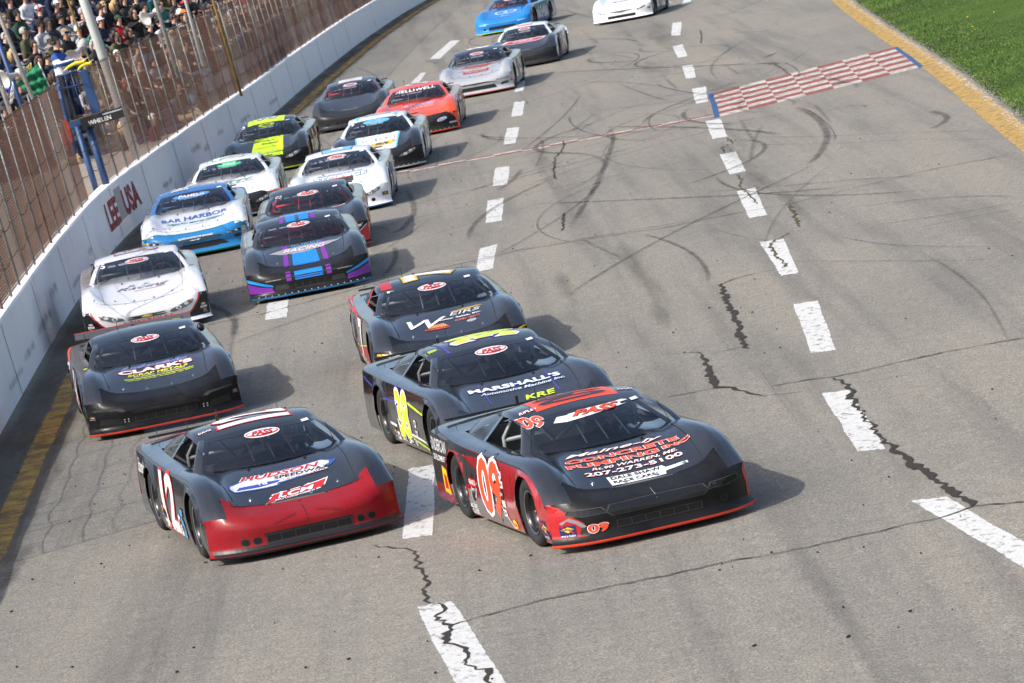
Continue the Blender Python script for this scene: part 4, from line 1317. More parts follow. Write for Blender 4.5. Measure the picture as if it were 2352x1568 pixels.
c.text('right', '5', .56, .28, .16, .32, (.04, .32, .66), BLK, bold=.04, name='race_number')
c.text('right', 'Schumacher', -1.80, .66, .62, .16, WHT, shear=.3)
c.poly('red_tail_stripe', 'right', [(-2.42, .86), (-2.30, .86), (-2.25, .30), (-2.42, .30)], RED, 0)
c.poly('red_deck_stripe', 'top', rect(0, 2.21, 1.7, .05), RED, 0)
c.poly('black_lip_face', 'front', rect(0, .118, 1.94, .05), (.012, .012, .013), .2, .45)
c.stickers_right(); c.fuel_sticker('right', -.70, .31, .13)
c.poly('exhaust_pipe_end', 'right', ellipse(-.52, .28, .05, .06), (.10, .10, .10), 3, .5); c.poly('exhaust_hole', 'right', ellipse(-.52, .28, .036, .045), (.004, .004, .004), 4, .9)
c.number('top', '12', .0, .12, .60, .42, WHT, RED, ow=.025)
c.text('top', 'DAVIS', -.52, -.06, .14, .05, WHT, RED)
c.poly('nose_seam', 'front', rect(0, .45, .006, .24), (.02, .01, .01), .4)
for sg in (-1, 1):
    q = [(sg * .10, .50), (sg * .34, .44), (sg * .36, .40), (sg * .33, .405), (sg * .12, .47)]
    c.poly('nose_crease', 'front', q if sg > 0 else q[::-1], (.16, .008, .010), .3, .3)
    for k in range(6): c.fix('rivet', ME_BOLT, 'front', sg * (.30 + .13 * k), .10, M_BLACKP)

# 38 -- charcoal with neon numbers
c = Car(*mid((973.5, 896.7), (1296.7, 825)), rad(12.5), 'round', 'charcoal race car with neon yellow number 38 behind the leader', (.03, .03, .035), CHAR, CHAR, (.012, .012, .014), CHAR, fender=CHAR, deck=CHAR, sp_edge=None, cage=(.09, .09, .10))
c.pass_logo(); c.tech(); c.hood_crease()
c.text('top', "MARSHALL'S", .02, -1.24, 1.06, .11, WHT, (.03, .07, .26), bold=.035, ow=.05); c.text('top', 'Automotive Machine Inc.', .08, -1.36, .98, .06, (.62, .74, .85), (.02, .05, .2), shear=.35)
c.text('top', 'KRE', .20, -1.62, .36, .11, NEON, BLK, shear=.2, bold=.03)
c.number('right', '38', -.14, .45, .58, .56, NEON, WHT, out2=(.06, .04, .22), ow=.04, ow2=.065)
c.poly('neon_side_stripe', 'right', [(.20, .60), (.95, .52), (.95, .545), (.20, .63)], NEON, .3); c.poly('white_side_stripe', 'right', [(-1.2, .30), (.90, .20), (.90, .23), (-1.2, .335)], (.7, .7, .72), .3)
c.poly('neon_low_stripe', 'right', [(.10, .20), (.92, .13), (.92, .155), (.10, .225)], NEON, .3)
c.poly('violet_stripe', 'right', [(-2.2, .72), (-1.0, .56), (.20, .60), (.20, .615), (-1.0, .585), (-2.2, .74)], (.06, .05, .30), .3)
c.stickers_right(); c.fuel_sticker('right', -.72, .20, .11)
c.sticker('right', .44, .40, .12, .09, (.7, .7, .7), 'DRP', BLK, 'oval'); c.sticker('right', .44, .28, .12, .08, (.55, .55, .56), 'JWS', BLK)
c.poly('exhaust_pipe_end', 'right', ellipse(-.50, .30, .05, .06), (.03, .03, .03), 3, .5)
c.number('top', '38', .06, .14, .58, .40, NEON, WHT, out2=(.06, .04, .22), ow=.035, ow2=.06)
c.poly('violet_roof_stripe', 'top', [(-.44, -.27), (-.41, -.27), (-.48, .55), (-.51, .55)], (.06, .05, .30), 0)
for y in (-.36, .42): c.poly('violet_hood_stripe', 'top', rect(y, -1.35, .016, .55), (.06, .05, .30), -.2)
c.poly('roof_sticker', 'top', rect(-.58, -.02, .13, .09), (.35, .45, .04), 0)

# 7 -- black with red posts, family motor dealer on the hood
c = Car(991.0, 705.0, rad(5), 'square', 'black race car with red window posts and white script on hood', (.30, .02, .02), SATIN, (.017, .018, .022), (.014, .014, .016), BLACKB, deck=(.05, .052, .06), post=(.45, .025, .03), cage=(.16, .16, .17))
base_front(c); c.pass_logo(z=1.025); c.tech(.50, 1.052); c.tech(-.54, 1.04); c.hood_crease()
c.text('top', 'W', -.22, -1.42, .52, .26, WHT, shear=.35, bold=.01); c.text('top', 'EIRS', .30, -1.26, .42, .10, (.62, .66, .72), shear=.25, bold=.0)
c.text('top', 'Motor Sales, Inc.', .20, -1.385, .60, .05, WHT, bold=.02); c.text('top', 'GMC', .30, -1.47, .32, .05, (.40, .03, .035), (.5, .5, .5), shear=.1, bold=.03)
c.poly('gold_emblem', 'top', [(.12, -1.17), (.32, -1.13), (.52, -1.13), (.56, -1.16), (.34, -1.19), (.14, -1.20)], (.42, .26, .03), 0)
c.sticker('top', .34, -1.57, .11, .06, (.25, .30, .36), None, BLK, 'oval', (.5, .5, .5))
c.poly('food_sign', 'top', rect(-.12, -1.62, .34, .05), (.30, .02, .02), .5); c.text('top', "CORMIER'S", -.12, -1.62, .32, .045, (.70, .12, .08), (.03, .02, .10), layer=1); c.poly('food_sign_top', 'top', [(-.24, -1.58), (-.22, -1.50), (-.02, -1.48), (.03, -1.58)], (.55, .22, .07), .5)
c.headlight(y=.68, z=.45, w=.36, h=.13, tilt=.22)
c.poly('yellow_corner', 'front', [(-.98, .56), (-.72, .50), (-.70, .525), (-.97, .60)], (.70, .48, .03), 1); c.poly('yellow_corner', 'front', [(.80, .52), (.99, .60), (.99, .65), (.82, .555)], (.70, .48, .03), 1)
c.number('right', '7', -.10, .46, .42, .56, WHT, (.10, .02, .02), shear=.1)
c.poly('red_side_swoosh', 'right', [(-1.5, .15), (.6, .14), (.95, .45), (.4, .40), (-.6, .30), (-1.5, .35)], (.30, .02, .022), .3); c.poly('red_top_side', 'right', [(-2.3, .80), (.3, .70), (.3, .755), (-2.3, .845)], (.45, .03, .035), .3)
c.poly('gold_side_line', 'right', [(-1.5, .36), (-.6, .31), (.4, .41), (.95, .46), (.95, .475), (.4, .43), (-.6, .33), (-1.5, .38)], (.62, .42, .03), .5)
c.stickers_right(); c.text('right', 'WEIRS', -1.85, .62, .5, .12, (.6, .5, .55), RED)
c.number('top', '7', .02, .14, .50, .40, WHT, (.60, .40, .03), ow=.04, out2=BLK); 
for sg in (-1, 1): c.poly('blue_tape', 'top', rect(sg * .80, -.86, .05, .13), (.03, .22, .55), .3)
for y0, y1, x0, x1 in ((-.70, -.58, .85, .25), (.70, .58, .85, .25)): pass
c.poly('red_roof_edge', 'top', [(-.64, -.15), (-.50, -.20), (-.50, .70), (-.64, .70)], (.40, .025, .03), .2); c.poly('red_roof_edge', 'top', [(.42, .30), (.62, .25), (.62, .70), (.42, .70)], (.40, .025, .03), .2)

# 54 -- black, scrap metal yard on the hood
c = Car(330.9, 824.0, rad(7), 'square', 'black race car number 54 beside the wall with red front lip', (.80, .065, .03), SATIN, (.017, .018, .022), (.014, .014, .016), BLACKB, fender=(.017, .018, .022), deck=(.05, .052, .06), blade=(.07, .07, .075), sp_edge=RED, nose_gloss=.34)
base_front(c, ducts=False, z0=.17, z1=.26, hw=.40); c.pass_logo(z=1.025); c.tech(.52, 1.05); c.hood_crease()
c.text('top', 'Lakeside', .02, -1.12, .86, .09, (.10, .13, .42), (.6, .6, .64), shear=.3, bold=.02)
c.text('top', "CLARK'S", .02, -1.26, .98, .13, WHT, RED, bold=.04, ow=.045); c.text('top', 'SCRAP METALS', .04, -1.385, .80, .065, NEON, shear=.15, bold=.025)
c.text('top', 'CAR CRUSHING   CONTAINER SERVICE', .05, -1.45, .68, .028, WHT, RED, layer=2, ow=.06); c.poly('arrow_bar', 'top', rect(.04, -1.49, .92, .022, .0), (.50, .62, .03), 0); c.text('top', 'Hallowell - Chelsea - Monticello - Jay, Maine', .05, -1.545, .90, .035, NEON, shear=.3)
for sg in (-1, 1):
    q = [(sg * .50, .395), (sg * .56, .465), (sg * .90, .50), (sg * .92, .465), (sg * .62, .43), (sg * .56, .385)]
    c.poly('headlight_crease', 'front', q if sg > 0 else q[::-1], (.05, .05, .052), .5, .18)
    q = [(sg * .56, .17), (sg * .60, .29), (sg * .84, .31), (sg * .86, .18)]
    c.poly('side_vent', 'front', q if sg > 0 else q[::-1], (.006, .006, .006), .5, .5)
    c.fuel_sticker('front', sg * .93, .34, .075)
c.poly('upper_grille_panel', 'front', [(-.46, .30), (.46, .30), (.40, .375), (-.40, .375)], (.012, .012, .013), .4, .3)
for sg in (-1, 1):
    for (dy, dz) in ((0, 0), (.05, 0), (0, .03), (.05, .03)): c.fix('rivet', ME_BOLT, 'front', sg * (.49 + dy), .19 + dz, CHROME)
c.number('right', '54', -.10, .46, .62, .54, WHT, RED, shear=.1, out2=BLK)
c.poly('white_tail_panel', 'right', [(-2.35, .80), (-1.0, .74), (-1.1, .55), (-2.3, .45)], (.62, .62, .64), .2); c.poly('orange_tail_stripe', 'right', [(-2.35, .82), (-.8, .755), (-.8, .775), (-2.35, .845)], ORG, .4)
c.poly('neon_rocker', 'right', [(.30, .10), (.90, .10), (.80, .26), (.45, .22)], NEON, .4); c.poly('orange_rocker', 'right', [(-1.0, .28), (.85, .40), (.92, .10), (.86, .10), (.80, .35), (-1.0, .24)], ORG, .3)
c.poly('mirror_tape', 'top', rect(-.86, -.78, .05, .14), NEON, .3); c.poly('orange_tape', 'top', rect(.80, -.98, .03, .08), ORG, .3); c.poly('orange_tape', 'top', rect(-.80, -.98, .03, .08), ORG, .3)
c.poly('neon_roof_tab', 'top', rect(.50, .30, .10, .10), (.45, .55, .05), .3)
v = MB().lathe([(.02, 0), (.05, .01), (.062, .04), (.05, .07), (0, .08)], (.3, .7, .3), (.10, .74, .98), 14); v.build('side_cooling_hose', M_BLACKP, c.root, True)

# 5 -- white with black lower corners
c = Car(310.2, 638.7, rad(4), 'tall', 'white race car with black corners and gold emblem on the nose', (.012, .012, .013), (.74, .74, .76), (.76, .76, .78), (.014, .014, .016), (.74, .74, .76), fender=(.76, .76, .78), deck=(.5, .5, .52))
c.pass_logo(z=1.045); c.tech(.50, 1.075); c.hood_crease((.25, .25, .26))
c.text('top', 'R. S.', -.05, -1.22, .36, .08, (.10, .10, .16), shear=.4, bold=.0); c.text('top', 'Racing', .02, -1.34, .86, .14, (.10, .10, .16), shear=.45, bold=.0); c.poly('red_hood_script', 'top', rect(.12, -1.44, .5, .012, .03), RED, .3)
c.poly('lower_grille', 'front', [(-.96, .14), (.96, .14), (.90, .235), (-.90, .235)], (.008, .008, .009), .2, .6)
for sg in (-1, 1):
    q = [(sg * .62, .14), (sg * .74, .30), (sg * .84, .50), (sg * .88, .66), (sg * 1.04, .66), (sg * 1.04, .14)]
    c.poly('black_corner', 'front', q if sg > 0 else q[::-1], (.012, .012, .014), .3, .25)
    q = [(sg * .60, .14), (sg * .72, .30), (sg * .82, .50), (sg * .86, .66), (sg * .89, .66), (sg * .85, .50), (sg * .75, .30), (sg * .63, .14)]
    c.poly('red_corner_stripe', 'front', q if sg > 0 else q[::-1], (.55, .03, .035), 1)
    c.sticker('front', sg * .90, .36, .07, .06, (.6, .45, .45), None, BLK, 'oval'); c.sticker('front', sg * .90, .285, .10, .055, (.75, .75, .76), 'DRP', BLK); c.fuel_sticker('front', sg * .91, .205, .075)
c.headlight(y=.56, z=.43, w=.40, h=.15, tilt=.22)
c.poly('grille_rim', 'front', [(-.33, .325), (-.30, .40), (.30, .40), (.33, .325), (.26, .30), (-.26, .30)], (.45, .45, .46), .5); c.poly('mesh_grille', 'front', [(-.305, .33), (-.28, .388), (.28, .388), (.305, .33), (.24, .312), (-.24, .312)], (.018, .022, .022), 1)
c.poly('gold_cross_emblem', 'front', [(-.09, .336), (-.035, .336), (-.035, .325), (.045, .325), (.045, .336), (.09, .336), (.08, .364), (.035, .364), (.035, .376), (-.045, .376), (-.045, .364), (-.08, .364)], (.62, .45, .08), 2)
c.text('front', 'CHEVROLET', .02, .268, .80, .042, BLK, bold=.02, space=1.1)
c.text('front', '5', -.56, 1.04, .09, .06, WHT, bold=.03, name='race_number'); c.number('top', '51', .02, .14, .52, .36, (.45, .44, .46), (.35, .05, .08))
c.number('right', '51', -.1, .46, .55, .5, WHT, RED)

# blue and purple striped
c = Car(681.2, 551.8, rad(2.5), 'square', 'charcoal race car with bright blue and purple centre stripes', (.02, .17, .38), (.012, .012, .013), (.020, .022, .027), (.05, .052, .06), (.020, .022, .027), fender=(.020, .022, .027), deck=(.20, .21, .23), cage=(.05, .05, .06), inner=(.42, .02, .025), gloss=.2, nose_gloss=.34, bolts=True)
c.pass_logo(z=1.025); c.tech(.50, 1.05); c.hood_crease()
BB, PP = (.012, .20, .66), (.17, .03, .30)
for y, w, col in ((-.02, .235, BB),): c.poly('blue_hood_stripe', 'top', [(-.20, -1.42), (.20, -1.42), (.22, -1.92), (-.22, -1.92)], BB, .2)
for sg in (-1, 1):
    q = [(sg * .26, -1.05), (sg * .33, -1.05), (sg * .37, -1.92), (sg * .29, -1.92)]
    c.poly('purple_hood_stripe', 'top', q if sg > 0 else q[::-1], PP, .2)
    q = [(sg * .29, .34), (sg * .37, .34), (sg * .37, .56), (sg * .29, .56)]
    c.poly('purple_nose_stripe', 'front', q if sg > 0 else q[::-1], PP, .2)
    q = [(sg * .23, -.30), (sg * .30, -.30), (sg * .28, .10), (sg * .21, .10)]
    c.poly('purple_roof_stripe', 'top', q if sg > 0 else q[::-1], PP, .2)
    q = [(sg * .60, .29), (sg * .80, .40), (sg * 1.0, .52), (sg * 1.0, .44), (sg * .78, .32), (sg * .60, .25)]
    c.poly('blue_corner', 'front', q if sg > 0 else q[::-1], (.015, .26, .66), .5)
    q = [(sg * .60, .15), (sg * .62, .235), (sg * .80, .29), (sg * 1.0, .40), (sg * 1.0, .17)]
    c.poly('purple_corner', 'front', q if sg > 0 else q[::-1], PP, .5)
    q = [(sg * .34, .17), (sg * .36, .27), (sg * .56, .28), (sg * .58, .17)]
    c.poly('nose_vent', 'front', q if sg > 0 else q[::-1], (.03, .03, .033), .4, .2)
    c.text('front', 'ANDERSON', sg * .58, .415, .24, .022, (.4, .42, .42), layer=2)
c.poly('blue_nose_stripe', 'front', rect(0, .44, .46, .20), BB, .2); c.poly('dark_nose_gap', 'front', rect(0, .385, .46, .02), BLK, 1)
c.poly('front_light_bar', 'front', [(-.74, .395), (-.74, .435), (-.3, .445), (.3, .445), (.74, .435), (.74, .395), (.3, .42), (-.3, .42)], (.03, .035, .035), .8, .15)
c.grille(.16, .28, .24, 4)
c.poly('sponsor_swirl', 'top', [(-.58, -1.35), (-.30, -1.20), (.10, -1.16), (.50, -1.20), (.66, -1.22), (.42, -1.34), (.0, -1.44), (-.40, -1.43)], (.30, .29, .33), .6); c.text('top', 'RACING', .02, -1.31, .72, .13, (.75, .74, .78), (.12, .03, .05), shear=.4, layer=1.6); c.text('top', 'BURKE', .06, -1.13, .5, .07, (.05, .25, .6), layer=1)
c.poly('blue_roof_panel', 'top', [(-.19, -.30), (-.03, -.30), (-.03, .20), (-.19, .20)], BB, .2); c.poly('blue_roof_panel', 'top', [(.03, -.30), (.19, -.30), (.19, .20), (.03, .20)], BB, .2); c.number('top', '61', .04, .18, .46, .28, (.05, .30, .72), (.45, .5, .55), layer=1.2)
c.poly('blue_side', 'right', [(-1.4, .40), (1.0, .62), (1.0, .30), (-1.4, .2)], (.10, .40, .70), .3); c.poly('purple_side', 'right', [(-1.4, .2), (.9, .28), (.9, .10), (-1.4, .1)], PP, .3); c.number('right', '61', -.1, .47, .5, .46, WHT, BLK)

# blue and white bank car
c = Car(434.5, 482.2, rad(0.5), 'tall', 'blue and white race car near the painted wall lettering', (.012, .22, .10), (.025, .20, .47), (.72, .73, .75), (.60, .64, .70), (.022, .14, .42), fender=(.72, .73, .75), deck=(.03, .18, .45), cage=(.03, .08, .22), post=(.03, .16, .42))
c.poly('banner_oval', 'front', ellipse(0, 1.038, .36, .035), (.10, .24, .52), 1); c.text('front', 'PAMELA', 0, 1.038, .5, .04, WHT, layer=2, shear=.2); c.tech(.54, 1.085)
c.text('top', 'BAR', -.42, -1.36, .38, .17, (.05, .12, .42), bold=.02); c.text('top', 'HARBOR', .24, -1.33, .84, .20, (.05, .12, .42), bold=.02); c.text('top', 'WEALTH MANAGEMENT', .04, -1.56, 1.14, .09, (.03, .24, .20), bold=.022)
c.poly('hood_wave', 'top', [(-.20, -1.69), (.10, -1.66), (.36, -1.67), (.10, -1.675)], (.08, .25, .6), .3); c.poly('green_hood_mark', 'top', [(.0, -1.26), (.2, -1.22), (.3, -1.25), (.1, -1.25)], (.1, .4, .25), .3)
c.poly('white_nose_top', 'nose', [(-1.0, .46), (-.70, .50), (-.40, .44), (0, .42), (.40, .44), (.70, .50), (1.0, .46), (1.0, .80), (-1.0, .80)], (.72, .73, .75), .1, .25)
c.poly('green_nose_line', 'nose', [(-1.0, .44), (-.70, .475), (-.40, .415), (0, .395), (.40, .415), (.70, .475), (1.0, .44), (1.0, .46), (.70, .50), (.40, .44), (0, .42), (-.40, .44), (-.70, .50), (-1.0, .46)], (.03, .30, .18), .4)
c.text('front', 'BARHARBOR.BANK', .02, .475, .66, .045, WHT, bold=.02)
c.poly('upper_grille', 'front', [(-.52, .40), (-.46, .45), (.46, .45), (.52, .40), (.44, .33), (-.44, .33)], (.03, .05, .065), .6, .4); c.poly('lower_grille', 'front', [(-.62, .16), (-.46, .29), (.46, .29), (.62, .16)], (.016, .02, .024), .6, .5); c.grille(.155, .22, .40, 6)
c.poly('running_horse_emblem', 'front', [(-.10, .40), (-.06, .405), (-.02, .40), (.03, .405), (.07, .42), (.10, .415), (.085, .40), (.06, .395), (.07, .37), (.055, .372), (.04, .388), (-.02, .385), (-.055, .37), (-.05, .386), (-.09, .385)], (.66, .67, .68), 1.5)
for sg in (-1, 1):
    q = [(sg * .58, .42), (sg * .62, .47), (sg * .84, .49), (sg * .88, .44), (sg * .72, .405)]
    c.poly('headlight', 'front', q if sg > 0 else q[::-1], (.02, .022, .025), 1, .15); c.poly('headlight_lens', 'front', ellipse(sg * .78, .455, .028, .024), (.6, .62, .64), 2, .1)
    for k in range(3): c.poly('light_bar', 'front', rect(sg * (.61 + .03 * k), .437, .010, .05), (.6, .62, .64), 2)
    c.sticker('front', sg * .92, .50, .09, .055, YEL, None, RED, 'oval'); c.sticker('front', sg * .92, .43, .08, .05, (.55, .60, .70)); c.sticker('front', sg * .92, .36, .10, .055, (.72, .72, .72), 'DRP', BLK); c.sticker('front', sg * .92, .28, .09, .09, (.35, .42, .48))
    q = [(sg * .72, .28), (sg * .74, .345), (sg * .86, .345), (sg * .83, .25), (sg * .77, .24)]
    c.poly('corner_vent', 'front', q if sg > 0 else q[::-1], (.012, .012, .014), 1, .4)
c.number('top', '16', -.22, .02, .26, .22, WHT, (.3, .4, .6), layer=1); c.text('top', 'BAR HARBOR', .24, .05, .46, .08, (.6, .66, .75)); c.poly('pale_side', 'left', [(-1.5, .15), (1.0, .15), (1.0, .70), (-1.5, .60)], (.35, .40, .44), .2); c.poly('blue_quarter', 'left', [(1.0, .3), (2.3, .3), (2.3, .85), (1.0, .78)], (.03, .18, .45), .2)

# black and red 
c = Car(701.3, 477.4, rad(0), 'square', 'charcoal race car with red spoiler edge and red roll cage', (.55, .04, .03), (.014, .014, .016), (.018, .020, .024), (.42, .025, .03), (.022, .024, .029), fender=(.018, .020, .024), deck=(.22, .23, .25), cage=(.50, .03, .035), blade=(.03, .03, .033), sp_edge=(.70, .04, .04))
base_front(c); c.pass_logo(z=1.025); c.tech(.50, 1.05); c.text('front', '00', -.53, 1.03, .12, .035, (.6, .6, .62), shear=.3)
c.headlight(y=.80, z=.50, w=.22, h=.12, sgn=(1,), tilt=.4)
c.poly('red_corner', 'front', [(.66, .14), (.82, .36), (.97, .52), (1.03, .52), (1.03, .14)], (.48, .03, .03), .3); c.poly('white_corner_line', 'front', [(.63, .14), (.80, .37), (.97, .55), (.98, .53), (.82, .36), (.66, .14)], (.55, .55, .55), .5)
c.poly('hood_emblem', 'top', [(.38, -1.12), (.62, -1.06), (.66, -1.09), (.46, -1.15)], (.6, .6, .6), .3); c.poly('hood_emblem_field', 'top', [(.42, -1.12), (.60, -1.075), (.62, -1.09), (.46, -1.14)], RED, .6)
c.poly('pale_side', 'right', [(-2.2, .25), (-1.2, .2), (-1.2, .7), (-2.2, .75)], (.62, .58, .58), .2)

# white storage car
c = Car(767.9, 391.8, rad(-2.5), 'round', 'white race car with STORAGE lettering and blue front lip', (.03, .17, .48), (.74, .75, .77), (.76, .77, .79), (.70, .70, .72), (.74, .75, .77), fender=(.76, .77, .79), deck=(.55, .55, .57))
c.pass_logo(); c.tech(); c.hood_crease((.3, .3, .32))
c.text('top', 'STORAGE', .05, -1.30, 1.06, .20, WHT, (.02, .10, .22), bold=.035, ow=.05); c.text('top', 'BARNSTEAD', .05, -1.13, .90, .06, (.04, .22, .42), bold=.02)
c.headlight(y=.66, z=.44, w=.34, h=.14, tilt=.28); c.grille(.17, .27, .42, 6); c.duct(.66, .20, .04); c.duct(-.66, .20, .04)
c.fuel_sticker('front', .90, .30, .11); c.fuel_sticker('front', -.90, .30, .11)
c.poly('blue_roof_plate_edge', 'top', [(-.30, -.20), (.30, -.20), (.34, .30), (-.34, .30)], (.02, .05, .12), 0); c.poly('blue_roof_plate', 'top', [(-.28, -.18), (.28, -.18), (.32, .28), (-.32, .28)], (.18, .42, .66), .5); c.text('top', '8', .0, .06, .28, .30, WHT, bold=.03, name='race_number')
c.number('left', '8', .1, .46, .42, .5, (.05, .25, .6), BLK); c.text('left', 'STORAGE', 1.5, .60, .7, .12, (.03, .15, .4)); c.poly('dark_rocker', 'left', [(-.8, .09), (.9, .09), (.9, .20), (-.8, .18)], (.05, .10, .20), .3)
c.poly('wheel_arch_scuff', 'left', [(-1.9, .10), (-1.70, .10), (-1.70, .30), (-1.9, .25)], (.30, .30, .31), .3)

# white and green
c = Car(521.1, 407.5, rad(-1), 'round', 'white race car with green oval banner and black nose', (.35, .35, .36), (.012, .012, .014), (.74, .75, .77), (.62, .63, .65), (.74, .75, .77), fender=(.74, .75, .77), deck=(.50, .52, .56))
base_front(c); c.poly('banner_oval', 'front', ellipse(0, 1.038, .25, .042), (.06, .50, .22), 1); c.text('front', 'PASS', 0, 1.038, .28, .035, (.75, .8, .76), shear=.3, layer=2, name='series_lettering'); c.tech(); c.text('front', '70', -.55, 1.03, .13, .05, (.5, .62, .55), bold=.03)
c.poly('white_nose_top', 'nose', [(-1.0, .20), (-.82, .30), (-.62, .50), (.62, .50), (.82, .30), (1.0, .20), (1.0, .82), (-1.0, .82)], (.74, .75, .77), .1, .25)
c.headlight(y=.66, z=.42, w=.34, h=.13, tilt=.3); c.fuel_sticker('front', .93, .46, .08)
c.text('top', 'PETTY', .05, -1.20, .84, .10, (.15, .36, .30), BLK, shear=.3); c.text('top', 'TRUCKING', .1, -1.31, .74, .06, (.1, .25, .25))
c.number('top', '70', -.02, .10, .50, .36, WHT, (.03, .35, .18), ow=.04); c.number('left', '70', .0, .46, .55, .48, (.03, .32, .16), (.4, .42, .42)); c.poly('red_marker', 'left', rect(-1.62, .62, .05, .05), RED, .3); c.poly('green_sweep', 'left', [(.6, .5), (2.2, .72), (2.2, .62), (.7, .4)], (.05, .4, .2), .3)

# neon and black
NB = (.52, .74, .015)
c = Car(606.3, 313.1, rad(-3.5), 'round', 'black race car with broad neon yellow hood and roof stripe', NB, (.012, .012, .013), (.016, .017, .019), (.03, .032, .034), (.020, .022, .025), deck=(.25, .26, .28))
c.poly('neon_hood_stripe', 'top', [(-.28, -1.02), (.40, -1.02), (.42, -1.95), (-.34, -1.95)], NB, .1); c.poly('neon_roof_stripe', 'top', [(-.46, -.35), (.42, -.35), (.42, .66), (-.46, .66)], NB, .1)
c.poly('neon_nose_stripe', 'front', [(-.34, .50), (.42, .50), (.41, .60), (-.34, .60)], NB, .1)
c.pass_logo(bgc=(.52, .70, .02), col=(.03, .03, .02)); c.tech(); c.text('front', '3', -.56, 1.04, .08, .05, WHT, bold=.03)
c.headlight(y=.64, z=.44, w=.38, h=.15, tilt=.25); c.grille(.17, .25, .42, 6)
c.poly('nose_badge', 'front', rect(0, .43, .36, .05), (.05, .05, .05), .5); c.text('front', 'RACING', .0, .325, .5, .045, NB, shear=.2)
c.text('top', 'Farmers', -.05, -1.22, .50, .09, (.05, .06, .02), shear=.35); c.text('top', 'Steel', .08, -1.40, .42, .10, (.10, .12, .03), shear=.2, bold=.03); c.text('top', 'COUNTRY', .36, -1.12, .5, .05, (.25, .32, .03), shear=.2); c.text('top', 'CONSTRUCTION', .02, -1.62, .5, .05, (.08, .09, .03)); c.text('top', 'Robinson', -.44, -1.18, .36, .07, (.35, .45, .03), shear=.3)
c.number('top', '3', .0, .12, .34, .36, (.55, .55, .6), (.08, .05, .16)); c.number('left', '3', .05, .46, .36, .5, WHT, NB); c.poly('neon_side_stripe', 'left', [(-1.5, .30), (1.0, .55), (2.2, .80), (2.2, .74), (1.0, .48), (-1.5, .2)], NB, .3); c.sticker('front', -.93, .42, .08, .09, (.1, .1, .1))

# white, light blue and black
c = Car(859.0, 306.9, rad(-3.5), 'round', 'black and white race car with light blue edged hood stripe', (.60, .61, .63), (.012, .012, .013), (.014, .015, .017), (.55, .56, .58), (.70, .73, .77), fender=(.014, .015, .017), deck=(.45, .47, .50), bolts=True)
LB = (.12, .46, .70)
c.poly('blue_hood_edge', 'top', [(-.50, -1.0), (.52, -1.0), (.44, -1.92), (-.44, -1.92)], LB, 0); c.poly('white_hood_stripe', 'top', [(-.46, -1.0), (.48, -1.0), (.40, -1.92), (-.40, -1.92)], (.74, .75, .77), .5)
c.poly('banner_oval', 'front', ellipse(0, 1.038, .30, .04), (.10, .42, .66), 1); c.text('front', 'PASS', 0, 1.038, .30, .035, (.2, .25, .4), WHT, shear=.3, layer=2, name='series_lettering'); c.tech(); c.text('front', '19', -.56, 1.03, .11, .05, WHT, bold=.03)
c.text('top', 'CBS', .04, -1.30, .72, .14, (.75, .75, .77), (.03, .03, .05), bold=.02, ow=.05); c.text('top', 'Garage', .0, -1.13, .4, .06, (.2, .22, .3), shear=.3); c.poly('yellow_plate_edge', 'top', [(-.20, -1.66), (-.10, -1.50), (.34, -1.46), (.44, -1.56), (.30, -1.66)], BLK, .8); c.poly('yellow_plate', 'top', [(-.17, -1.65), (-.09, -1.52), (.32, -1.48), (.40, -1.56), (.28, -1.645)], YEL, 1.2); c.text('top', 'RR', .1, -1.57, .34, .09, BLK, shear=.4, bold=.05, layer=1.6)
c.headlight(y=.66, z=.44, w=.38, h=.13, tilt=.30); c.grille(.17, .27, .42, 6)
c.poly('light_blue_roof_edge', 'top', [(.40, -.20), (.46, -.20), (.50, .6), (.44, .6)], LB, .2); c.poly('light_blue_roof_edge', 'top', [(-.46, -.20), (-.40, -.20), (-.44, .6), (-.50, .6)], LB, .2); c.number('top', '19', .02, .18, .42, .3, (.6, .62, .66), (.2, .25, .32)); c.number('left', '19', .05, .46, .5, .5, WHT, LB)

# plain dark 
c = Car(799.5, 218.5, rad(-4), 'round', 'plain matte black race car running closest to the far wall', (.03, .03, .032), (.022, .024, .027), (.024, .026, .030), (.10, .105, .115), (.08, .085, .095), fender=(.024, .026, .030), deck=(.25, .26, .28), cage=(.40, .03, .035), nose_gloss=.36, gloss=.34)
c.grille(.15, .25, .42, 7); c.duct(-.60, .20, .05); c.duct(.60, .20, .05); c.pass_logo(); c.tech()
c.poly('pale_roof_plate', 'top', [(-.32, -.22), (.30, -.22), (.32, .45), (-.34, .45)], (.55, .57, .60), .2); c.text('top', '4', -.02, .08, .3, .4, (.40, .42, .45), bold=.03, name='race_number'); c.number('left', '4', .1, .46, .4, .5, (.6, .55, .4), (.2, .2, .2))

# orange
OR = (.78, .085, .035)
c = Car(949.1, 232.3, rad(-4), 'round', 'bright orange race car with HELLIWELL windshield banner', OR, (.014, .014, .016), OR, (.50, .10, .07), OR, fender=OR, deck=(.6, .12, .07), bolts=True, cage=(.16, .17, .2))
c.text('front', 'HELLIWELL', 0, 1.038, .98, .05, WHT, bold=.03, space=1.1); c.poly('orange_nose_top', 'nose', [(-1.0, .0), (-.93, .30), (-.78, .42), (-.55, .47), (.55, .47), (.78, .42), (.93, .30), (1.0, .0), (1.0, .82), (-1.0, .82)], OR, .1, .25)
for sg in (-1, 1):
    c.poly('headlight_decal_edge', 'front', ellipse(sg * .62, .40, .125, .066, sg * .4), (.62, .62, .64), .5); c.poly('headlight_decal', 'front', ellipse(sg * .62, .40, .112, .055, sg * .4), (.35, .42, .55), 1); c.text('front', 'D1', sg * .62, .40, .15, .05, (.10, .12, .35), WHT, bold=.03, layer=1.5)
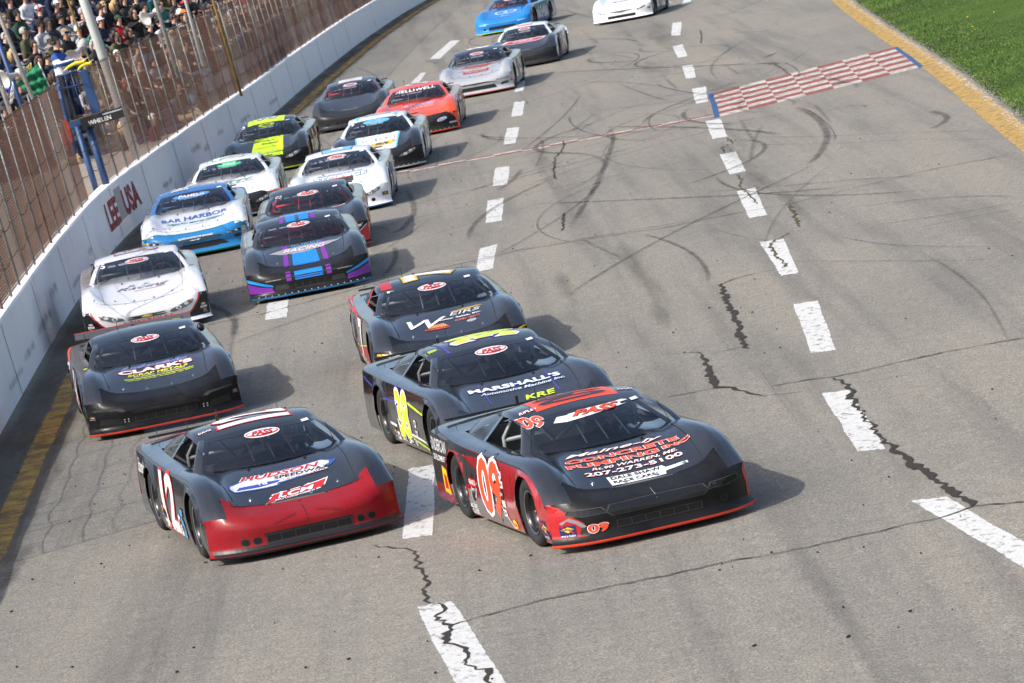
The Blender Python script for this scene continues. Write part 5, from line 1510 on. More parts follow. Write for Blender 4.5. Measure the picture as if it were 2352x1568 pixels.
c.sticker('front', .86, .22, .16, .05, (.55, .55, .56), 'F3', RED)
c.text('top', 'AL DUNCAN', .06, -1.20, .80, .09, (.30, .42, .75), WHT, bold=.03, shear=.2); c.text('top', 'Auto Body & Paint', .10, -1.31, .66, .05, (.7, .6, .62)); c.text('top', '447-5400', .12, -1.39, .60, .05, (.72, .6, .6)); c.number('top', '2', .0, .12, .44, .36, (.45, .47, .52), (.6, .25, .2)); c.number('left', '27', .05, .46, .5, .5, (.55, .58, .62), (.2, .2, .25)); c.poly('grey_side', 'left', [(.2, .12), (2.2, .2), (2.2, .6), (.6, .55)], (.34, .30, .30), .1)

# silver
SV = (.36, .375, .40)
c = Car(1089.8, 146.6, rad(-7), 'tall', 'silver race car with red windshield posts and dark roof', (.55, .09, .06), SV, SV, (.34, .34, .36), (.030, .032, .038), fender=SV, deck=(.4, .41, .43), post=(.30, .02, .03), bolts=True)
c.pass_logo(z=1.045); c.tech(.50, 1.075)
c.poly('upper_grille', 'front', [(-.62, .36), (-.30, .43), (.30, .43), (.62, .36), (.2, .375), (0, .35), (-.2, .375)], (.012, .012, .013), .6, .5); c.poly('lower_grille', 'front', [(-.56, .15), (-.50, .28), (.50, .28), (.56, .15)], (.012, .012, .013), .6, .5); c.grille(.155, .25, .40, 6)
for sg in (-1, 1):
    q = [(sg * .56, .42), (sg * .60, .47), (sg * .90, .50), (sg * .88, .45)]
    c.poly('headlight', 'front', q if sg > 0 else q[::-1], (.08, .08, .09), .8, .15)
    for k in range(3): c.poly('headlight_cell', 'front', rect(sg * (.66 + .08 * k), .462 + .01 * k, .06, .024), (.5, .5, .52), 1.4)
    q = [(sg * .66, .20), (sg * .70, .29), (sg * .88, .31), (sg * .86, .22)]
    c.poly('corner_vent', 'front', q if sg > 0 else q[::-1], (.012, .012, .013), .8, .5)
    c.poly('red_corner_mark', 'front', [(sg * .92, .34), (sg * .98, .35), (sg * .985, .26), (sg * .96, .26)][::sg], (.45, .03, .03), .8)
c.text('top', 'STAR EQUIPMENT', .0, -1.40, 1.0, .07, (.6, .6, .62), BLK, shear=.2); c.poly('red_sponsor_plate', 'top', [(-.34, -1.62), (-.36, -1.46), (.36, -1.46), (.34, -1.60)], (.36, .02, .035), .3); c.text('top', 'SALES & RENTALS', 0, -1.53, .58, .05, (.6, .6, .6), layer=1); c.text('top', 'RACE', .05, -1.24, .5, .09, (.42, .28, .06), (.2, .1, .05), bold=.03); c.poly('red_cowl', 'top', [(-.60, -1.14), (-.2, -1.06), (.3, -1.06), (.62, -1.14), (.3, -1.18), (-.3, -1.18)], (.32, .03, .045), .2)
c.number('top', '8', .0, .10, .5, .3, WHT, (.3, .3, .3)); c.number('left', '8', .05, .45, .42, .52, (.22, .24, .26), (.55, .56, .58)); c.poly('silver_rocker', 'left', [(-1.0, .10), (1.0, .10), (1.0, .3), (-1.0, .2)], (.5, .5, .52), .2)

# white roof, black hood
c = Car(1199.1, 87.3, rad(-8), 'round', 'white roofed race car with black hood and red cowl lettering', (.03, .03, .032), (.020, .021, .024), (.020, .021, .024), (.68, .66, .67), (.74, .75, .77), fender=(.020, .021, .024), deck=(.6, .58, .58), nose_gloss=.36)
c.pass_logo(); c.text('front', '1', -.56, 1.03, .05, .05, WHT, bold=.03); c.poly('red_cowl_edge', 'top', [(-.70, -1.32), (-.55, -1.02), (.55, -1.02), (.70, -1.16), (.48, -1.32)], (.66, .60, .62), .1); c.poly('red_cowl_panel', 'top', [(-.60, -1.30), (-.46, -1.08), (.50, -1.08), (.62, -1.16), (.44, -1.29)], (.42, .03, .07), .5); c.text('top', 'TIRE', .0, -1.18, .7, .11, (.66, .5, .55), shear=.35, bold=.02)
c.number('top', '1', .0, .1, .3, .36, (.70, .60, .60), (.5, .1, .12)); c.number('left', '1', .15, .46, .30, .52, WHT, (.3, .1, .1)); c.poly('red_side_sweep', 'left', [(.3, .12), (.9, .12), (.7, .35), (.35, .5)], (.55, .10, .10), .2); c.poly('dark_side_front', 'left', [(-1.0, .10), (-.4, .10), (-.3, .76), (-1.0, .76)], (.025, .02, .022), .2); c.grille(.16, .24, .4, 6); c.poly('yellow_dot', 'left', rect(-.55, .62, .07, .06), YEL, .6)

# blue 
BL = (.015, .20, .56)
c = Car(1162.5, 17.4, rad(-15), 'tall', 'bright blue race car with white ring emblem and neon lip', NB, BL, BL, (.03, .16, .40), BL, fender=BL, deck=(.05, .2, .5), cage=(.4, .04, .04))
c.poly('ring_emblem', 'top', ellipse(.02, -1.38, .40, .15), (.66, .70, .76), .2); c.poly('ring_emblem_field', 'top', ellipse(.02, -1.38, .34, .12), BL, .6); c.text('top', 'A', .02, -1.38, .18, .14, (.6, .68, .78), bold=.03); c.text('top', 'S', -.05, -1.68, .10, .08, (.5, .6, .75)); c.text('top', 'oil', .02, -1.72, .3, .03, (.5, .6, .75))
c.poly('upper_grille', 'front', [(-.55, .42), (-.50, .45), (.50, .45), (.55, .42)], (.03, .04, .06), .5); c.poly('lower_grille', 'front', [(-.50, .15), (-.46, .29), (.46, .29), (.50, .15)], (.012, .014, .018), .5); c.grille(.155, .27, .42, 6); c.duct(-.64, .22, .05); c.duct(.64, .22, .05)
for sg in (-1, 1):
    q = [(sg * .56, .42), (sg * .58, .46), (sg * .84, .485), (sg * .84, .45)]
    c.poly('headlight', 'front', q if sg > 0 else q[::-1], (.5, .55, .6), .8, .15)
c.pass_logo(z=1.045); c.number('left', '94', .0, .44, .62, .46, (.55, .62, .70), (.02, .08, .2)); c.poly('yellow_door_mark', 'left', rect(-.5, .60, .2, .05), (.6, .6, .1), .3); c.number('top', '94', 0, .1, .5, .34, WHT, (.02, .06, .2))

# white with dark grille
c = Car(1428.5, 45.5, rad(-13), 'round', 'white race car alone at the top of the lane dashes', (.03, .03, .032), (.74, .75, .77), (.76, .77, .79), (.20, .20, .21), (.74, .75, .77), fender=(.76, .77, .79), anchor=(2.28, 0, .07))
c.grille(.15, .24, .46, 7); c.poly('grille_smile', 'front', [(-.44, .44), (-.30, .42), (0, .355), (.30, .42), (.44, .44), (.34, .47), (-.34, .47)], (.06, .08, .075), .5); c.headlight(y=.66, z=.46, w=.30, h=.11, tilt=.25)
c.text('top', 'SplitzPay', .05, -1.45, .9, .13, (.06, .06, .07), shear=.3); c.fuel_sticker('front', .91, .38, .08); c.pass_logo(); c.number('left', '60', .0, .44, .6, .48, (.6, .58, .58), (.10, .05, .05))
for sg in (-1, 1): c.fix('rivet', ME_PIN, 'front', sg * .5, .13, CHROME)
# ------------------------------------------------------------------ outer wall
def wall_mat():
    m, nt, b = new_mat('painted_concrete')
    tc = nt.nodes.new('ShaderNodeTexCoord')
    P = tc.outputs['Object']
    big = noise(nt, 0.9, 6, 0.7, vec=P)
    mp = nt.nodes.new('ShaderNodeMapping'); mp.inputs['Scale'].default_value = (3, 3, 0.6)
    nt.links.new(P, mp.inputs['Vector'])
    run = noise(nt, 1.6, 5, 0.7, vec=mp.outputs[0])
    speck = noise(nt, 13.0, 5, 0.8, vec=P)
    c1 = ramp(nt, big.outputs['Fac'], [(0.22, (0.62, 0.62, 0.63)), (0.38, (0.84, 0.84, 0.845)), (0.75, (0.88, 0.88, 0.885))])
    cur = c1.outputs[0]
    for src, stops in ((run.outputs['Fac'], [(0.25, 0.75), (0.42, 1.0), (0.8, 1.02)]), (speck.outputs['Fac'], [(0.24, 0.35), (0.33, 1.0)])):
        r = ramp(nt, src, stops)
        mm = nt.nodes.new('ShaderNodeMix'); mm.data_type = 'RGBA'; mm.blend_type = 'MULTIPLY'; mm.inputs[0].default_value = 1.0
        nt.links.new(cur, mm.inputs[6]); nt.links.new(r.outputs[0], mm.inputs[7]); cur = mm.outputs[2]
    nt.links.new(cur, b.inputs['Base Color'])
    b.inputs['Roughness'].default_value = 0.85
    bp_ = nt.nodes.new('ShaderNodeBump'); bp_.inputs['Strength'].default_value = 0.6; bp_.inputs['Distance'].default_value = 0.02
    nt.links.new(speck.outputs['Fac'], bp_.inputs['Height']); nt.links.new(bp_.outputs[0], b.inputs['Normal'])
    return m
M_WALL = wall_mat()
WH = 1.05
def wall_top(y):
    x = float(wall_x(y)); return float(zs(x, y)) + WH
wy = list(np.arange(-10, 280, 1.0))
R = random.Random(21)
wb = MB()
rows_ = []
for y in wy:
    x = float(wall_x(y)); z0 = float(zs(x, y)); t = z0 + WH
    j = R.uniform(-.008, .008)
    rows_.append([Vector((x, y, z0 - .15)), Vector((x - .005, y, z0 + .5)), Vector((x - .012 + j, y, t - .03)), Vector((x - .035 + j, y, t + j)), Vector((x - .26, y, t + R.uniform(-.015, .015))), Vector((x - .29, y, t - .05)), Vector((x - .30, y, z0 - .2))])
wb.grid(rows_)
wall = tag(wb.build('concrete_wall', M_WALL, None, False), 'long white painted concrete track wall curving along the left', 'wall')
wall['label'] = 'long white painted concrete wall curving along the left edge of the track'
M_WRED = deposit((0.34, 0.05, 0.05), 0.9, 'faded_red_letters', 0.28, 0.5, 9.0, 0.01)
M_WPATCH = deposit((0.46, 0.45, 0.44), 0.9, 'repainted_patch', 0.2, 0.4, 4.0, 0.05)
M_SCUFF = deposit((0.05, 0.05, 0.055), 0.55, 'tyre_scuff', 0.35, 0.75, 5.0, 0.45)
def on_wall(name, bm, m, off):
    vv = []
    for v in bm.verts:
        y = v.co.x; x = float(wall_x(y))
        zz = float(zs(x, y)) + v.co.y
        vv.append((x + off - .005 * min(1, v.co.y / .5), y, zz))
    bm.verts.index_update()
    o = obj_from(name, vv, [tuple(v.index for v in f.verts) for f in bm.faces], m, wall)
    bm.free()
    ul = o.data.uv_layers.new(name='UVMap')
    for lp in o.data.loops: ul.data[lp.index].uv = (0.5, 0.5)
    return o
for txt, cy, w in (('LEE', 82.0, 2.3), ('USA', 85.7, 2.9)):
    bm = text_shape(txt, cy, .56, w, .54, bold=.05)
    cut_grid(bm, .5)
    on_wall('painted_letters', bm, M_WRED, .006)
bm = poly_shape(rect(83.8, .62, 1.2, .62)); cut_grid(bm, .5); on_wall('repainted_patch', bm, M_WPATCH, .004)
for (cy, z, w, h) in ((64.5, .35, 2.4, .5), (67.5, .55, 1.2, .5), (98.5, .55, 1.6, .55), (100.5, .4, .9, .5), (61, .3, 1.6, .4), (110, .4, 2, .4), (58, .25, 2, .35), (53, .3, 1.5, .4), (72, .25, 1.8, .35), (76, .4, .8, .4), (92, .3, 1.4, .4), (104, .5, 1.0, .4), (118, .3, 2, .4)):
    bm = poly_shape(ellipse(cy, z, w, h / 2, 0, 14)); cut_grid(bm, .5)
    o = on_wall('tyre_scuff', bm, M_SCUFF, .004)
    for lp in o.data.loops:
        v = o.data.vertices[lp.vertex_index].co
        o.data.uv_layers[0].data[lp.index].uv = (0.5 + (v.y - cy) / (2.0 * w), 0.5 + (v.z - float(zs(float(wall_x(v.y)), v.y)) - z) / h)

M_JOINT = deposit((0.10, 0.10, 0.10), 0.8, 'wall_joint', 0.2, 0.5, 9.0, 0.02)
for k in range(18):
    yj = 46 + 6.1 * k
    bm = poly_shape([(yj - .03, .0), (yj + .03, .0), (yj + .03, 1.0), (yj - .03, 1.0)]); cut_grid(bm, .25)
    on_wall('wall_joint', bm, M_JOINT, .004)
# ------------------------------------------------------------------ catch fence on the wall
M_POST = mat((.16, .16, .155), .5, .3, var=.35, scale=5, name='galvanised_post')
M_POSTR = mat((.13, .085, .065), .8, var=.4, scale=6, name='rusty_post')
M_WIRE = mat((.115, .060, .040), .75, var=.4, scale=.35, name='rusty_chain_link')
M_WIREG = mat((.17, .125, .10), .6, .1, var=.3, scale=.35, name='grey_chain_link')
M_CABLE = mat((.085, .045, .03), .85, var=.3, name='rusty_cable')
fence = tag(empty('catch_fence', (float(wall_x(60)) - .18, 60, wall_top(60))), 'tall rusty chain link catch fence standing on the concrete wall', 'fence')
fo = fence.location
FH = 2.28
ys_f = [42.0]
while ys_f[-1] < 205:
    ys_f.append(ys_f[-1] + R.uniform(1.6, 2.1))
GAP = (79.4, 84.6)          # the flag stand fills this gap
def fpt(y, h, dx=0.0):
    x = float(wall_x(y)) - .19 + dx
    return Vector((x, y, wall_top(y) + h)) - fo
pole_top = {}
for i, y in enumerate(ys_f):
    lean, hh = R.uniform(-.05, .05), FH + R.uniform(-.06, .10)
    if GAP[0] + .6 < y < GAP[1] - .6: continue
    pole_top[i] = (lean, hh)
    p_ = MB().tube([fpt(y, -.10, .07), fpt(y + lean, hh, .07)], .019, 7)
    p_.build('fence_post', M_POST if R.random() < .85 else M_POSTR, fence, True)
wire_r = .0042
for i in range(len(ys_f) - 1):
    y0, y1 = ys_f[i], ys_f[i + 1]
    if GAP[0] < (y0 + y1) / 2 < GAP[1]: continue
    L = y1 - y0
    top = FH - .02
    sag = R.uniform(-.04, .05)
    b = MB()
    pitch = .088
    n = int((L + top) / pitch)
    rr = .0034 if y0 < 80 else (.0024 if y0 < 110 else .0026)
    for k in range(1, n):
        for s_ in (0, 1):
            c0 = k * pitch
            # diagonal u + v = c0 (mirrored for the second set) clipped to the bay
            u0, v0 = (c0, 0) if c0 <= L else (L, c0 - L)
            u1, v1 = (0, c0) if c0 <= top else (c0 - top, top)
            if s_: u0, u1 = L - u0, L - u1
            A = fpt(y0 + u0, v0 + .0, .03 + .004 * s_); B_ = fpt(y0 + u1, v1 + (sag * math.sin(PI * u1 / L) if v1 > top - .01 else 0), .03 + .004 * s_)
            if (A - B_).length < .05: continue
            b.tube([A, B_], rr, 3, cap=False)
    o = b.build('chain_link_panel', M_WIRE if R.random() < .7 else M_WIREG, fence); o['kind'] = 'stuff'
for h, r in ((.42, .007), (.85, .008), (1.22, .006), (FH - .05, .010)):
    pts = []
    for i in range(len(ys_f) - 1):
        y0, y1 = ys_f[i], ys_f[i + 1]
        dr = R.uniform(.02, .10) if h < 2 else 0
        for k in range(4):
            t = k / 4
            pts.append(fpt(lerp(y0, y1, t), h - dr * math.sin(PI * t), .05))
    MB().tube(pts, r, 5).build('steel_cable', M_CABLE, fence)

# ------------------------------------------------------------------ walkway and ground behind the wall
def zwalk(x, y):
    xw = float(wall_x(y)) - .3
    d = xw - x
    return wall_top(y) - .55 + .055 * min(d, 10) - .01
M_WALK = mat((.24, .20, .165), .95, var=.22, scale=1.6, name='dusty_walkway')
walk = sheet('walkway', lambda y: wall_x(y) - 30, lambda y: wall_x(y) - .295, list(np.arange(20, 280, 3.0)), 40, zwalk, M_WALK)
tag(walk, kind='structure')
# ------------------------------------------------------------------ people: one continuous skinned body per pose, shared by copies
def skin_body(name, verts, edges, radii, regions, levels=1):
    me = bpy.data.meshes.new(name + '_frame')
    me.from_pydata(verts, edges, [])
    o = bpy.data.objects.new(name + '_frame', me)
    C.objects.link(o)
    md = o.modifiers.new('skin', 'SKIN'); md.use_smooth_shade = True; md.branch_smoothing = .4
    for i, r in enumerate(radii):
        me.skin_vertices[0].data[i].radius = r if isinstance(r, tuple) else (r, r)
        me.skin_vertices[0].data[i].use_root = (i == 0)
    ss = o.modifiers.new('sub', 'SUBSURF'); ss.levels = levels; ss.render_levels = levels
    dg = bpy.context.evaluated_depsgraph_get()
    out = bpy.data.meshes.new_from_object(o.evaluated_get(dg))
    out.name = name
    bpy.data.objects.remove(o); bpy.data.meshes.remove(me)
    out.materials.clear()
    for _ in range(3): out.materials.append(None)
    V = [Vector(v) for v in verts]
    mi = []
    for p_ in out.polygons:
        c = p_.center
        best, reg = 1e9, 0
        for (a, b_), rg in zip(edges, regions):
            d = V[b_] - V[a]
            t = max(0, min(1, (c - V[a]).dot(d) / max(1e-9, d.length_squared)))
            ds = (c - V[a] - d * t).length - .5 * (lerp(radii[a] if not isinstance(radii[a], tuple) else radii[a][0], radii[b_] if not isinstance(radii[b_], tuple) else radii[b_][0], t))
            if ds < best: best, reg = ds, rg
        mi.append(reg)
    out.polygons.foreach_set('material_index', mi)
    out.polygons.foreach_set('use_smooth', [True] * len(out.polygons))
    return out
def pose(name, seated=True, hands=None, lean=.06, twist=0.0, look=0.0, levels=1):
    """faces +y; regions 0 skin 1 top 2 trousers"""
    v, e, r, g_ = [], [], [], []
    def add(p_, rad_, parent=None, reg=1):
        v.append(tuple(p_)); r.append(rad_)
        if parent is not None:
            e.append((parent, len(v) - 1)); g_.append(reg)
        return len(v) - 1
    hz = .54 if seated else .93
    pel = add((0, 0, hz), (.165, .125))
    wai = add((0, lean * .4, hz + .17), (.150, .115), pel, 1)
    che = add((0, lean, hz + .36), (.175, .125), wai, 1)
    nb = add((0, lean * 1.2, hz + .52), (.075, .07), che, 1)
    nk = add((0, lean * 1.3 + .01, hz + .58), (.052, .054), nb, 0)
    jw = add((0, lean * 1.3 + .035, hz + .655), (.062, .075), nk, 0)
    hd = add((0, lean * 1.3 + .020, hz + .735), (.076, .092), jw, 0)
    cr_ = add((0, lean * 1.3 + .008, hz + .800), (.058, .070), hd, 0)
    no = add((0, lean * 1.3 + .118, hz + .700), (.014, .014), hd, 0)
    head = Vector((0, lean * 1.3 + .018, hz + .735))
    for s_ in (-1, 1):
        sh = add((s_ * .19, lean, hz + .45), (.075, .075), che, 1)
        hd_ = hands[0 if s_ < 0 else 1] if hands else (s_ * .13, .36, hz + .10)
        S_, H_ = Vector((s_ * .21, lean, hz + .43)), Vector(hd_)
        m_ = (S_ + H_) / 2 + Vector((s_ * .10, -.10, -.07))
        el = add(m_, .050, sh, 1)
        wr = add(m_.lerp(H_, .84), .033, el, 1)
        pl = add(H_, (.040, .024), wr, 0)
        d = (H_ - m_).normalized()
        sd = d.cross(Vector((0, 0, 1))).normalized()
        for k, (o_, ln) in enumerate(((-.030, .072), (-.010, .082), (.010, .078), (.030, .062))):
            f1 = add(H_ + sd * o_ + d * (.03 + ln * .35), .0095, pl, 0)
            add(H_ + sd * o_ * 1.05 + d * (.02 + ln * .75) + Vector((0, 0, -.025)), .0085, f1, 0)
        th = add(H_ - sd * s_ * .045 + d * .01, .0105, pl, 0)
        add(H_ - sd * s_ * .060 + d * .045, .009, th, 0)
    for s_ in (-1, 1):
        if seated:
            hp = add((s_ * .10, .03, hz - .03), .098, pel, 2)
            kn = add((s_ * (.13 + twist), .45, hz + .01), .070, hp, 2)
            an = add((s_ * .12, .42, .10), .048, kn, 2)
            add((s_ * .13, .58, .04), .040, an, 2)
        else:
            hp = add((s_ * .10, 0, hz - .08), .095, pel, 2)
            kn = add((s_ * .12, .02 * s_, .50), .070, hp, 2)
            an = add((s_ * .13, -.02, .09), .048, kn, 2)
            add((s_ * .14, .14, .045), .042, an, 2)
    return skin_body(name, v, e, r, g_, levels), head
POSES = [pose('seated_body', True), pose('seated_arms_crossed', True, ((.10, .26, .78), (-.10, .27, .76)), .03), pose('seated_leaning', True, ((-.12, .44, .60), (.10, .44, .60)), .20),
         pose('seated_hand_up', True, ((-.14, .24, 1.20), (.12, .38, .62)), .08), pose('seated_clapping', True, ((-.035, .34, .98), (.035, .34, 1.0)), .05)]
STAND_POSE = pose('standing_body', False, ((-.10, .46, 1.18), (.12, .46, 1.20)), .03, levels=3)
def shell_head(f, n=10, m_=7, r=(.086, .104, .105)):
    b = MB()
    rows = []
    for i in range(m_):
        th = PI * .02 + (PI * .62) * i / (m_ - 1)
        rows.append([Vector((r[0] * math.sin(th) * math.cos(2 * PI * k / n), r[1] * math.sin(th) * math.sin(2 * PI * k / n), r[2] * math.cos(th))) for k in range(n + 1)])
    b.grid(rows, skip=f)
    return b
def face_side(i, j, n=10): a = 2 * PI * (j + .5) / n; return math.sin(a) > .35     # faces forward (+y)
hair_short = shell_head(lambda i, j: i > 2 and face_side(i, j)).mesh('short_hair', True)
lh = shell_head(lambda i, j: i > 2 and face_side(i, j))
for s_ in (-1, 1):
    lh.tube([(s_ * .075, -.02, .02), (s_ * .088, -.03, -.10), (s_ * .075, -.01, -.24)], [.03, .038, .018], 7)
lh.tube([(0, -.08, .02), (0, -.105, -.10), (0, -.10, -.26)], [.07, .075, .03], 8)
hair_long = lh.mesh('long_hair', True)
cp = shell_head(lambda i, j: i > 3, r=(.094, .112, .108))
cp.grid([[Vector((x, .085 + .0 * x, .030)) , Vector((x * .9, .185 - abs(x) * .55, .020))] for x in (-.085, -.05, 0, .05, .085)])
cap_me = cp.mesh('baseball_cap', True)
bn = shell_head(lambda i, j: i > 4, r=(.098, .116, .125)); bn.lathe([(.108, -.02), (.112, .0), (.106, .02)], (0, 0, 1), (0, 0, .0), 12)
beanie_me = bn.mesh('beanie', True)
hs = MB()
for s_ in (-1, 1): hs.lathe([(0, .028), (.040, .026), (.046, .01), (.040, 0), (0, 0)], (s_, 0, 0), (s_ * .078, -.005, -.02), 12)
hs.tube([(.104 * math.cos(a), -.01, .012 + .118 * math.sin(a)) for a in np.linspace(0, PI, 9)], .011, 5)
headset_me = hs.mesh('headset', True)
gl = MB(); gl.grid([[Vector((.088 * math.sin(a), .035 + .086 * math.cos(a), z)) for a in np.linspace(-1.25, 1.25, 9)] for z in (-.028, .012)])
shades_me = gl.mesh('sunglasses')
hd2 = shell_head(lambda i, j: i > 3 and face_side(i, j), r=(.105, .122, .122)); hd2.lathe([(.10, -.13), (.13, -.16), (.12, -.19)], (0, 0, 1), (0, 0, 0), 12)
hood_me = hd2.mesh('raised_hood', True)
SKIN = [(.52, .30, .22), (.45, .25, .17), (.58, .36, .27), (.38, .21, .14)]
HAIR = {'brown': (.06, .032, .018), 'dark brown': (.022, .014, .010), 'blonde': (.42, .28, .12), 'grey': (.35, .34, .33), 'white': (.6, .59, .57), 'black': (.01, .01, .01)}
COL = {'black': (.012, .012, .014), 'charcoal': (.035, .036, .04), 'navy': (.012, .018, .05), 'grey': (.22, .23, .25), 'light grey': (.42, .43, .46), 'white': (.66, .66, .70), 'red': (.52, .012, .03), 'olive': (.075, .08, .04), 'dark green': (.02, .06, .035), 'maroon': (.10, .018, .03), 'teal': (.03, .13, .14), 'tan': (.28, .22, .14), 'blue': (.02, .09, .36), 'brown': (.07, .04, .028), 'green': (.05, .20, .13), 'yellow': (.75, .6, .05), 'orange': (.6, .15, .03), 'denim': (.06, .10, .19)}
def cloth(c): return mat(COL[c], .9, var=.35, scale=7, bump=.3, name='cloth_' + c.replace(' ', '_'))
SKM = [mat(c, .6, var=.08, name='skin') for c in SKIN]
def person(loc, yaw, pose_i, top, hair, hat, trousers, label, group, scale=1.0, skin=0, extra=(), stand=False, head_turn=0.0):
    me, head = STAND_POSE if stand else POSES[pose_i]
    root = share('person', me, [SKM[skin], cloth(top), cloth(trousers)])
    root.location = loc; root.rotation_euler = (0, 0, yaw); root.scale = (scale,) * 3
    tag(root, label, 'person', group)
    def part(nm, m2, mm):
        o = share(nm, m2, mm, root); o.location = head; o.rotation_euler = (0, 0, head_turn); return o
    if hair: part('hair', hair_long if 'long' in hair else hair_short, mat(HAIR[hair.replace('long ', '')], .6, var=.3, scale=30, name='hair'))
    if hat:
        kind, hc = hat
        part({'cap': 'cap', 'beanie': 'beanie', 'hood': 'hood'}[kind], {'cap': cap_me, 'beanie': beanie_me, 'hood': hood_me}[kind], cloth(hc))
    if 'headset' in extra: part('headset', headset_me, mat((.02, .02, .02), .5, name='headset_plastic'))
    if 'red headset' in extra: part('headset', headset_me, mat((.45, .02, .02), .5, name='headset_red'))
    if 'shades' in extra: part('sunglasses', shades_me, mat((.01, .01, .012), .15, name='dark_lens'))
    return root

# ------------------------------------------------------------------ grandstand
SE = Vector((.47, .883, 0)); SB = Vector((-.883, .47, 0))
K8 = .2259
def hit_plane(px, py, p0, n):
    d = ray(px, py); o = Vector((0, 0, CAM_Z)); t = (p0 - o).dot(n) / d.dot(n); return o + d * t
S0 = at_depth(250 * 1.0, 120, 113.0) - Vector((0, 0, .86 + .60))       # reference seat of row 0 (feet level)
RISE, TREAD = .41, .80
M_BLUEST = mat((.012, .048, .145), .5, var=.25, scale=3, name='blue_steel')
M_PLANK = mat((.02, .07, .20), .55, var=.35, scale=1.2, name='blue_bench')
M_CONCR = mat((.10, .10, .105), .9, var=.25, name='stand_tread')
def row_pos(r, u): return S0 + SB * (TREAD * r) + Vector((0, 0, RISE * r)) + SE * u
gs = tag(empty('grandstand', S0), 'blue steel grandstand with rising bench rows behind the fence', 'grandstand')
U0, U1, ROWS0, ROWS1 = -10.0, 12.0, -4, 9
row_end = {}
for r in range(ROWS0, ROWS1):
    ang = math.atan2(SE.y, SE.x)
    M = Matrix.Rotation(ang, 3, 'Z')
    ue = U1
    while row_pos(r, ue).x > float(wall_x(row_pos(r, ue).y)) - 1.6: ue -= .5
    row_end[r] = ue
    c = row_pos(r, (U0 + ue) / 2) - S0
    L = ue - U0
    MB().box(c + Vector((0, 0, .445)) , (L, .28, .05), M).build('bench', M_PLANK, gs)
    MB().box(c + Vector((0, 0, -.03)) - SB * .05, (L, .62, .05), M).build('tread', M_CONCR, gs)
    MB().box(c + Vector((0, 0, .17)) + SB * .30, (L, .04, .36), M).build('riser', M_BLUEST, gs)
for u in np.arange(U0, U1 + .1, 6.0):
    if u > row_end[ROWS0]: continue
    a, b_ = row_pos(ROWS0, u) - S0, row_pos(ROWS1, u) - S0
    MB().tube([a + Vector((0, 0, -.2)), b_ + Vector((0, 0, -.2))], .07, 6).build('stringer', M_BLUEST, gs)
    for r in (ROWS0, ROWS0 + 5, ROWS1):
        t = row_pos(r, u) - S0
        gz = zwalk((S0 + t).x, (S0 + t).y) - S0.z
        MB().tube([t + Vector((0, 0, -.2)), Vector((t.x, t.y, min(gz, t.z - .5) - .3))], .06, 6).build('support_post', M_BLUEST, gs)
